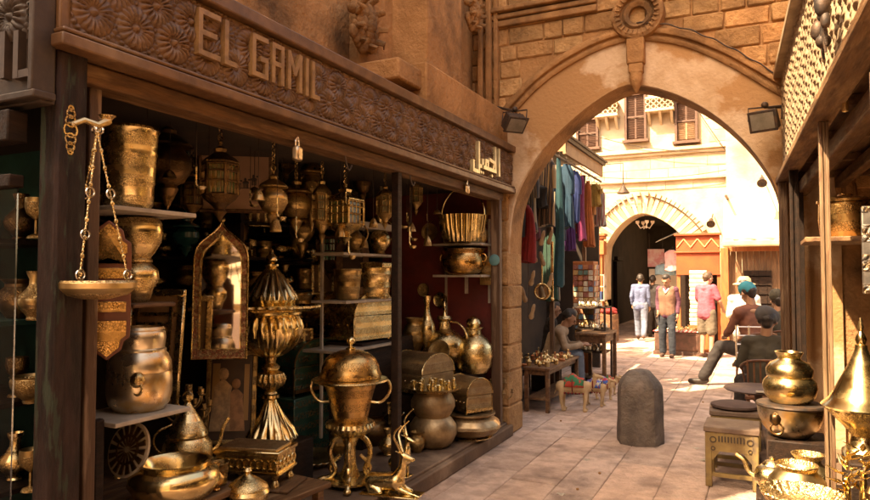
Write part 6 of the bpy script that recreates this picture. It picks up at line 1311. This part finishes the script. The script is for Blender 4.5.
# wares on shelves inside the right hand shop
si = 0
for z in (1.135, 1.615, 2.065):
    for k in range(7):
        v = 3.5 + k * .45; kn, pr, h, r = kinds[(k + int(z * 7)) % 5]; s_ = 1.0 + .25 * math.sin(k * 2 + z)
        x = .47 + .90 - v * .0405; o = MB().lathe([(max(a * r * s_, 1e-4), c * h * s_) for a, c in pr], 30).build(kn, [BRASS, COPPER, OLDB][k % 3]); o.location = (x, v, z); tag(o, '%s on the inner shelves of the right hand shop' % ['gold ' + words[kn], 'copper ' + words[kn], 'dark brass ' + words[kn]][k % 3], words[kn], 'wares on the shelves of the right hand shop')
p = at('y', 4.6, 846, 238); q = mpp(p); vessel('cauldron', 'large copper cauldron with a flat lid glinting on the shelf behind the pale pole', 'cauldron', (p.x, 4.6, p.z), 44 * q, 24 * q, [('body', COPPER, [(0, 0), (.8, 0), (.95, .1), (1, .4), (.98, .78), (.9, .8), (0, .8)]), ('lid', COPPER, [(0, .8), (1.05, .8), (1.05, .86), (.7, .92), (.3, .96), (.25, 1), (0, 1)])])
tag(MB().box((p.x + .15, 4.6, p.z - .016), (.75, .5, .03), cham=.005).build('wooden_ledge', WOOD), 'wooden ledge carrying the large copper cauldron', 'ledge')
p = at('y', 2.7, 868, 250); q = mpp(p); t = thing('engraved_panel', 'grey engraved metal panel hanging at the right edge close to the viewer', 'panel', p, .1); MB().box((.02, 0, 0), (22 * q, .015, 88 * q), cham=.003).build('panel', mat('grey_chased', (.16, .14, .12), (.10, .09, .08), 30, .45, .6, .6, .6, 40, 'engrave'), t); MB().tube([(.02, 0, 44 * q), (.02, 0, 2.4 - p.z)], .004, 6).build('cord', IRON, t)
p = at('y', 3.7, 845, 98); t = thing('hanging_key', 'pale key shaped metal ornament hanging from the right hand sign board', 'ornament', (p.x - .0, 3.7, p.z)); MB().ring((0, 0, .03), .022, .008, 'y', 18, 6).tube([(0, 0, .06), (0, 0, .12)], .003, 5).build('ring', PALE, t); MB().lathe([(1e-4, -.07), (.014, -.065), (.014, -.01), (.006, 0), (.006, .012), (1e-4, .012)], 12).build('shaft', PALE, t)
t = thing('door_knocker', 'cluster of pale cast metal hands and figures hung on the right hand sign board', 'ornament', at('x', .30, 852, 22)); b = MB(); r2 = random.Random(5)
t.location = (.30, 3.25, 2.80)
for k in range(12): b.ball((-.03 - r2.random() * .03, r2.uniform(-.10, .12), r2.uniform(-.10, .16)), r2.uniform(.015, .032), 10, r2.uniform(1, 2))
for k in range(6): y_ = -.08 + k * .035; b.tube([(-.035, y_, .02), (-.05, y_ + .01, -.05), (-.04, y_ + .012, -.11 - .02 * (k % 3))], [.012, .010, .006], 7)
b.build('castings', IRON, t)

# stools and tables outside the right hand shop
OLIVE = mat('ochre_painted_wood', (.24, .165, .06), (.17, .11, .045), 7, .5, .75, 0, .4, 30, c3=(.09, .06, .04), s3=4, lo3=.55, hi3=.65)
def inlaid_stool(lbl, p, w, h, rz, m, top_m):
    t = thing('inlaid_stool', lbl, 'stool', p, rz)
    MB().box((0, 0, h - .02), (w, w, .04), cham=.006).build('seat', top_m, t)
    MB().box((0, -w / 2 + .02, h - .115), (w * .8, .015, .15)).box((0, w / 2 - .02, h - .115), (w * .8, .015, .15)).box((w / 2 - .02, 0, h - .115), (.015, w * .8, .15)).box((-w / 2 + .02, 0, h - .115), (.015, w * .8, .15)).build('apron', m, t)
    ap = t.children[-1]
    b = MB()
    for i in range(9): b.box((-.09 + i * .0225, -w / 2 + .0095, h - .09), (.012, .008, .045))
    for s_ in (-1, 1): b.ring((s_ * w * .33, -w / 2 + .011, h - .10), .022, .005, 'y', 16, 5); b.ring((s_ * w * .33, -w / 2 + .011, h - .17), .014, .004, 'y', 14, 5)
    b.build('inlay', mat('dark_inlay', (.04, .025, .015), None, rough=.5), ap)
    for sx in (-1, 1):
        for sy in (-1, 1): MB().box((sx * (w / 2 - .035), sy * (w / 2 - .035), (h - .04) / 2), (.05, .05, h - .042), cham=.006).prism([(sx * (w / 2 - .06), h - .19), (sx * (w / 2 - .06), h - .27), (sx * (w / 2 - .12), h - .19)], sy * (w / 2 - .03), sy * (w / 2 - .015), 'y').build('leg', m, t)
    for sy in (-1, 1): MB().box((0, sy * (w / 2 - .035), .10), (w - .12, .03, .03)).build('stretcher', m, t)
    return t
DTOP = mat('dark_stool_top', (.10, .06, .045), (.15, .10, .07), 6, .45, .65, 0, .3, 20)
inlaid_stool('ochre painted inlaid stool with dark flat top standing in front on the paving', (-.24, 6.02, 0), .41, .48, .0, OLIVE, DTOP)
inlaid_stool('second inlaid stool with padded dark top right behind the front one', (-.24, 6.62, 0), .42, .50, .05, OLIVE, DTOP)
tag(MB().lathe([(.17, 0), (.2, .015), (.2, .035), (.15, .05), (1e-4, .052)], 24).build('round_cushion', cloth('cushion_brown', (.10, .06, .05))), 'flat dark cushion lying on the second inlaid stool', 'cushion'); bpy.data.objects['round_cushion'].location = (-.24, 6.62, .502)
t = thing('round_table', 'small round dark tea table in front of the seated man in the grey cap', 'table', (-.05, 7.35, 0)); MB().lathe([(1e-4, 0), (.30, 0), (.32, .015), (.30, .03), (1e-4, .03)], 40, (0, 0, .56)).build('tabletop', DTOP, t); MB().lathe([(.18, 0), (.16, .04), (.03, .08), (.03, .3), (.05, .34), (.03, .38), (.04, .55), (1e-4, .56)], 16).build('pedestal', DTOP, t)
tag(MB().box((-.02, 7.05, .5955), (.10, .06, .01)).build('paper_slip', WHITEP), 'small white paper slip on the round tea table', 'paper')
# ================================================================ people
def person(lbl, loc, rz, J, skin=SKIN, s=1.0, shirt=None, sleeve='long', trousers=None, shorts=False, shoes=None, hair=HAIR, vest=None, hat=None, collar=None, beard=False, belly=0):
    """J overrides joints (metres, facing +y, x to the person's right)"""
    D = dict(pel=(0, 0, .95), che=(0, 0, 1.25), nec=(0, -.01, 1.46), hea=(0, .02, 1.60), shL=(-.165, 0, 1.41), shR=(.165, 0, 1.41), elL=(-.20, -.02, 1.13), elR=(.20, -.02, 1.13), wrL=(-.21, .07, .88), wrR=(.21, .07, .88),
             hiL=(-.09, 0, .93), hiR=(.09, 0, .93), knL=(-.10, .03, .50), knR=(.10, .03, .50), anL=(-.10, -.01, .09), anR=(.10, -.01, .09), look=(0, 1, -.1)); D.update(J)
    V = {k: Vector(v) for k, v in D.items()}; t = thing('person', lbl, 'person', loc, rz, None, s)
    h = V['hea']; f = V['look'].normalized(); r = f.cross(Vector((0, 0, 1))).normalized(); u = r.cross(f)
    def hp(a, b_, c): return h + r * a + f * b_ + u * c
    el = [(hp(0, -.015, .03), .088, hp(0, .0, -.0), .08), (hp(0, .03, -.055), .055, hp(0, .045, -.075), .042), (hp(0, .09, .0), .012, hp(0, .105, -.025), .015), (hp(-.075, 0, .01), .018, hp(-.088, -.01, -.02), .015), (hp(.075, 0, .01), .018, hp(.088, -.01, -.02), .015),
          (hp(-.03, .078, .02), .014, hp(.03, .078, .02), .014), (hp(-.02, .085, -.048), .010, hp(.02, .085, -.048), .010)]
    el += [(V['nec'] - Vector((0, 0, .03)), .058, hp(0, -.01, -.05), .055), (V['che'], .075, V['nec'] + Vector((0, 0, -.12)), .05), (V['pel'], .085, V['che'], .085), (V['shL'], .038, V['shR'], .038)]
    for S_ in 'LR':
        el += [(V['sh' + S_], .040, V['el' + S_], .036), (V['el' + S_], .035, V['wr' + S_], .027), (V['hi' + S_], .085, V['kn' + S_], .056), (V['kn' + S_], .054, V['an' + S_], .036)]
        d = (V['wr' + S_] - V['el' + S_]).normalized(); d = (d + Vector((0, 0, -.12))).normalized(); side = d.cross(Vector((0, 0, 1)) if abs(d.z) < .9 else Vector((1, 0, 0))).normalized(); w = V['wr' + S_]
        if abs(d.z) > .7: side = Vector((0, 1, 0)); 
        nrm = d.cross(side).normalized(); palm = w + d * .075
        el += [(w + d * .02, .026, palm, .030, (1, 1, 1)), (w + side * .018 + d * .05, .018, palm + side * .022, .014), (w - side * .018 + d * .05, .018, palm - side * .022, .014)]
        inn = nrm * (1 if nrm.dot(-V['sh' + S_]) > 0 else -1)
        for k, (o_, L) in enumerate(((-.030, .055), (-.010, .068), (.011, .064), (.031, .048))):
            a = palm + side * o_ + d * .012; m_ = a + d * L * .6 + inn * .008; el += [(a, .0095, m_, .0085), (m_, .0085, m_ + d * L * .4 + inn * .02, .007)]
        el += [(w + side * .028 + d * .03, .011, w + side * .052 + d * .075 + inn * .012, .0085)]
    blob('body', el, skin, t, .0095, 3)
    b = MB(); 
    for s_ in (-1, 1): b.ball(tuple(hp(s_ * .032, .082, .012)), .011, 10)
    b.build('eyes', mat('eye', (.03, .02, .015), None, rough=.2), t)
    if hair: blob('hair', [(hp(0, -.03, .040), .092, hp(0, -.012, .062), .080), (hp(0, -.055, 0), .075, hp(0, -.05, -.04), .055), (hp(-.07, -.02, .03), .03, hp(-.072, -.03, -.01), .022), (hp(.07, -.02, .03), .03, hp(.072, -.03, -.01), .022)] + ([(hp(-.02, .075, -.035), .012, hp(.02, .075, -.035), .012)] if beard else []), hair, t, .012, 2)
    X = (V['shR'] - V['shL']).normalized(); up_ = (V['nec'] - V['pel']).normalized()
    def trunk(grow, low, fat=0):
        q = []
        for k in (-1, 1):
            q += [(V['pel'] + X * k * .055 + up_ * low, .100 + grow + fat, V['pel'] * .5 + V['che'] * .5 + X * k * .045, .090 + grow + fat), (V['pel'] * .5 + V['che'] * .5 + X * k * .045, .090 + grow + fat, V['che'] + X * k * .058 + up_ * .02, .098 + grow), (V['che'] + X * k * .058 + up_ * .02, .098 + grow, V['sh' + 'LRR'[k + 1]] * .62 + V['nec'] * .38 + Vector((0, 0, -.05)), .062 + grow), (V['nec'] + Vector((0, 0, -.065)), .064 + grow * .8, V['sh' + 'LRR'[k + 1]] + Vector((0, 0, -.015)), .056 + grow)]
        return q
    if shirt:
        q = trunk(.018, -.07, belly) + [(V['nec'] + Vector((0, 0, -.05)), .066, V['nec'] + Vector((0, 0, -.025)), .062)]
        for S_ in 'LR':
            a, e, w = V['sh' + S_], V['el' + S_], V['wr' + S_]
            if sleeve == 'long': q += [(a, .060, e, .050), (e, .050, e * .12 + w * .88, .040)]
            elif sleeve == 'rolled': q += [(a, .070, e, .056), (e, .055, e * .7 + w * .3, .050)]
            else: q += [(a, .072, a * .25 + e * .75, .068)]
        blob('shirt', q, shirt, t, .012, 4, .009)
    if vest: blob('vest', [e_ for n_, e_ in enumerate(trunk(.030, -.03, belly)) if n_ % 4 != 3], vest, t, .012, 4, .006)
    if collar: blob('collar', [(V['nec'] + Vector((-.05, .05, -.04)), .022, V['nec'] + Vector((0, .10, -.12)), .018), (V['nec'] + Vector((.05, .05, -.04)), .022, V['nec'] + Vector((0, .10, -.12)), .018), (V['nec'] + Vector((-.055, -.02, -.02)), .022, V['nec'] + Vector((.055, -.02, -.02)), .022)], collar, t, .01, 3)
    if trousers:
        q = [(V['pel'] + X * -.06, .115, V['pel'] + X * .06, .115)]
        for S_ in 'LR':
            a, k, n_ = V['hi' + S_], V['kn' + S_], V['an' + S_]
            if shorts: q += [(a, .11, a * .12 + k * .88, .108)]
            else: q += [(a, .108, k, .078), (k, .078, k * .06 + n_ * .94, .070)]
        blob('trousers' if not shorts else 'shorts', q, trousers, t, .012, 4, .010)
    fd = {}
    for S_ in 'LR':
        n_ = V['an' + S_]; kd = (V['kn' + S_] - n_).normalized(); fwd = Vector(D.get('toe' + S_, (0, 1, -.22))).normalized()
        blob('shoe', [(n_ + Vector((0, 0, -.035)) - fwd * .04, .040, n_ + fwd * .06 + Vector((0, 0, -.035)), .042), (n_ + fwd * .05 + Vector((0, 0, -.035)), .042, n_ + fwd * .155 + Vector((0, 0, -.02)), .034)], shoes or HAIR, t, .012, 3)
    if hat:
        kind, hm = hat
        if kind == 'cap': blob('cap', [(hp(0, -.02, .055), .098, hp(0, .0, .06), .096), (hp(0, -.04, .03), .088, hp(0, -.03, .03), .088)], hm, t, .012, 4)
        elif kind == 'flat': blob('cap', [(hp(-.02, -.035, .07), .100, hp(.02, .03, .065), .098), (hp(-.05, .10, .035), .022, hp(.05, .10, .035), .022)], hm, t, .012, 4)
        elif kind == 'straw':
            b = MB(Matrix.Translation(hp(0, -.01, .05))); b.lathe([(1e-4, .10), (.06, .095), (.095, .06), (.105, .0), (.16, -.02), (.165, -.03), (.10, -.012), (.09, 0), (1e-4, .02)], 32); b.build('straw_hat', hm, t)
    return t
BLUES = cloth('faded_blue', (.11, .14, .25)); JEAN = cloth('pale_denim', (.15, .18, .25)); DNIM = cloth('dark_denim', (.025, .03, .04)); PLUM = cloth('plum', (.11, .035, .06)); TAN = cloth('tan_vest', (.22, .11, .07)); PINK = cloth('pink_shirt', (.45, .09, .13)); KHK = cloth('khaki', (.17, .13, .09))
WHT = cloth('white_shirt', (.68, .62, .54)); BRN = cloth('rust_brown', (.17, .06, .035)); OLV = cloth('dark_olive', (.055, .045, .028)); GRY = cloth('grey_cap', (.10, .09, .085)); TQ = cloth('turquoise', (.01, .20, .26)); BEI = cloth('beige_jumper', (.36, .25, .16)); LSH = cloth('brown_shoe', (.09, .045, .03)); DK = cloth('dark_coat', (.03, .022, .02)); STW = mat('straw', (.55, .38, .22), (.42, .28, .15), 60, .8); LBL = cloth('light_blue', (.35, .42, .5))
def ground_at(px, py): return at('z', 0, px, py)
p = ground_at(641, 341); person('man in a faded blue shirt and pale jeans walking away into the second arch', p, .1, dict(knL=(-.09, .20, .53), anL=(-.08, .16, .13), knR=(.09, -.02, .50), anR=(.08, -.24, .16), elL=(-.22, -.05, 1.15), wrL=(-.20, .04, .92), toeL=(0, 1, -.5)), s=1.0, shirt=BLUES, trousers=JEAN, shoes=LSH)
p = ground_at(650, 339); person('person in dark clothes walking in the passage beside the man in blue', p + Vector((0, .6, 0)), -.2, dict(knR=(.10, .12, .51), anR=(.1, .05, .14)), s=.98, shirt=DK, trousers=DK)
p = ground_at(668, 357); person('young man in a plum shirt and tan vest standing with lowered head facing the viewer', p, math.pi - .15, dict(nec=(0, .02, 1.45), hea=(.0, .07, 1.585), look=(.15, 1, -.55), elL=(-.22, -.04, 1.14), wrL=(-.22, .05, .89), elR=(.21, -.05, 1.14), wrR=(.17, .08, .95), knL=(-.11, .08, .5), anL=(-.12, .09, .09)), s=1.0, shirt=PLUM, vest=TAN, trousers=DNIM, shoes=LSH, collar=WHT)
p = ground_at(707, 358); person('man in a pink shirt and khaki shorts standing beside the carved chest', p, -.55, dict(elR=(.27, .05, 1.15), wrR=(.22, .22, 1.0), elL=(-.24, .06, 1.14), wrL=(-.16, .24, 1.05), look=(.3, 1, -.3), hea=(.02, .05, 1.6)), skin=PSKIN, s=1.02, shirt=PINK, sleeve='short', trousers=KHK, shorts=True, shoes=LSH, hair=mat('brown_hair', (.07, .035, .018), None, rough=.6), belly=.02)
sit = lambda **k: {**dict(pel=(0, 0, .53), che=(0, .03, .82), nec=(0, .06, 1.02), hea=(0, .10, 1.16), shL=(-.165, .04, .97), shR=(.165, .04, .97), elL=(-.21, .06, .70), elR=(.21, .06, .70), wrL=(-.14, .26, .66), wrR=(.14, .26, .66), hiL=(-.10, .03, .50), hiR=(.10, .03, .50), knL=(-.14, .42, .50), knR=(.14, .42, .50), anL=(-.14, .44, .09), anR=(.14, .44, .09), look=(0, 1, -.3)), **k}
p = ground_at(752, 357); person('man in a white shirt and straw hat sitting by the slatted shop front', p + Vector((-.12, -.9, 0)), -.1, sit(che=(0, .06, .82)), skin=PSKIN, s=1.28, shirt=WHT, trousers=KHK, hat=('straw', STW), shoes=LSH)
# the man in rust brown, turquoise cap, leg stretched to the left
person('man in rust brown jacket and turquoise cap sitting with one leg stretched out left', (-.12, 10.9, 0), .45, sit(che=(.02, .07, .84), nec=(.02, .10, 1.05), hea=(.0, .15, 1.19), look=(-.4, 1, -.5), knL=(-.26, .38, .50), anL=(-.46, .44, .09), toeL=(-1, .5, -.2), knR=(.12, .40, .52), elL=(-.25, .12, .72), wrL=(-.2, .34, .66)), s=1.2, shirt=BRN, trousers=DK, hat=('cap', TQ), shoes=HAIR)
person('man in dark olive partly hidden at the right beside the slatted shop', (.24, 11.4, 0), .25, sit(), s=1.12, shirt=OLV, trousers=DK, hat=('flat', OLV), shoes=HAIR)
def chair(lbl, p, rz, m, h=.45, back=.88, slat=5, name='wooden_chair'):
    t = thing(name, lbl, 'chair', p, rz); w = .44
    MB().box((0, 0, h - .02), (w, .42, .04), cham=.008).build('seat', m, t)
    for sx in (-1, 1): MB().tube([(sx * .19, .18, h - .04), (sx * .20, .20, 0)], [.018, .014], 8).build('leg', m, t); MB().tube([(sx * .19, -.18, h - .04), (sx * .20, -.22, 0)], [.018, .014], 8).build('leg', m, t)
    b = MB(); b.tube(smooth_path([(-.25, .10, back - .16), (-.26, -.10, back - .10), (-.18, -.24, back - .02), (0, -.27, back), (.18, -.24, back - .02), (.26, -.10, back - .10), (.25, .10, back - .16)], 2), .022, 8, flat=.7); b.build('top_rail', m, t)
    for i in range(slat + 2): x_ = -.18 + i * .36 / (slat + 1); MB().tube([(x_, -.19, h), (x_ * 1.05, -.255 + abs(x_) * .15, back - .01)], .010, 8).build('spindle', m, t)
    for sx in (-1, 1): MB().tube([(sx * .2, .10, h), (sx * .25, .09, back - .16)], .011, 8).build('spindle', m, t)
    return t
BCH = mat('chair_wood', (.20, .085, .04), (.12, .05, .028), 6, .35, .5)
c_ = chair('dark curved back chair in which the man in the grey cap sits', (.03, 8.05, 0), .0, BCH); c_.scale = (.98, .98, .92)
person('man in dark olive jacket and grey cap sitting in the curved back chair', (.03, 8.10, -.03), .08, sit(look=(.15, 1, -.4), hea=(.02, .09, 1.17), elL=(-.25, .05, .72), elR=(.25, .05, .72), wrL=(-.27, .26, .70), wrR=(.27, .26, .70), knL=(-.22, .40, .5), anL=(-.24, .40, .12)), s=1.04, shirt=OLV, trousers=DK, hat=('flat', GRY), shoes=HAIR, belly=.02)
chair('pale metal lattice chair behind the man in the rust brown jacket', (-.10, 10.75, 0), .45, BCH, name='wooden_chair')
chair('low dark chair under the man in the white shirt', (at('z', 0, 752, 357).x, at('z', 0, 752, 357).y - .95, 0), -.1, BCH)
chair('half hidden dark chair at the right under the man in olive', (.24, 11.35, 0), .25, BCH)
b = MB()
for z in (.62, .74, .86, .98): b.tube([(-.17, -.29, z), (.17, -.29, z)], .010, 6)
for x_ in (-.17, 0, .17): b.tube([(x_, -.29, .5), (x_, -.29, 1.0)], .010, 6)
o = b.build('metal_rack', STEEL); o.location = (-.26, 10.5, 0); o.rotation_euler.z = .3; tag(o, 'silver wire rack standing against the back of the man in the rust brown jacket', 'rack')
b = MB(); b.tube([(-.17, 0, 0), (-.17, 0, .52)], .01, 6)
# the writing man of the stall and his companion
person('man in a beige jumper sitting bent over his writing at the textile stall', (-2.86, 9.6, .0), -1.35, sit(pel=(0, 0, .42), che=(0, .10, .72), nec=(0, .22, .90), hea=(0, .31, 1.02), shL=(-.18, .17, .86), shR=(.18, .17, .86), elL=(-.22, .26, .62), elR=(.22, .26, .62), wrL=(-.07, .46, .66), wrR=(.08, .48, .66), look=(0, 1, -.75), hiL=(-.1, .03, .40), hiR=(.1, .03, .40), knL=(-.14, .42, .50), knR=(.14, .42, .50)), s=1.05, shirt=BEI, trousers=cloth('grey_jeans', (.10, .12, .15)), shoes=LSH)
person('dark haired person hidden behind the writing man in the textile stall', (-3.05, 10.3, .0), -1.2, sit(), s=1.0, shirt=DK, trousers=DK)
o = MB().box((0, 0, .17), (.36, .36, .34), cham=.01).build('low_stool', DWOOD); o.location = (-2.88, 9.6, 0); tag(o, 'low dark box stool under the writing man', 'stool')
o = MB().box((0, 0, .21), (.36, .36, .42), cham=.01).build('low_stool', DWOOD); o.location = (-3.07, 10.3, 0); tag(o, 'dark box stool under the hidden person behind the writing man', 'stool')
for o in list(bpy.data.objects):
    if o.type == 'MESH' and not o.data.polygons: print('EMPTY', o.name)
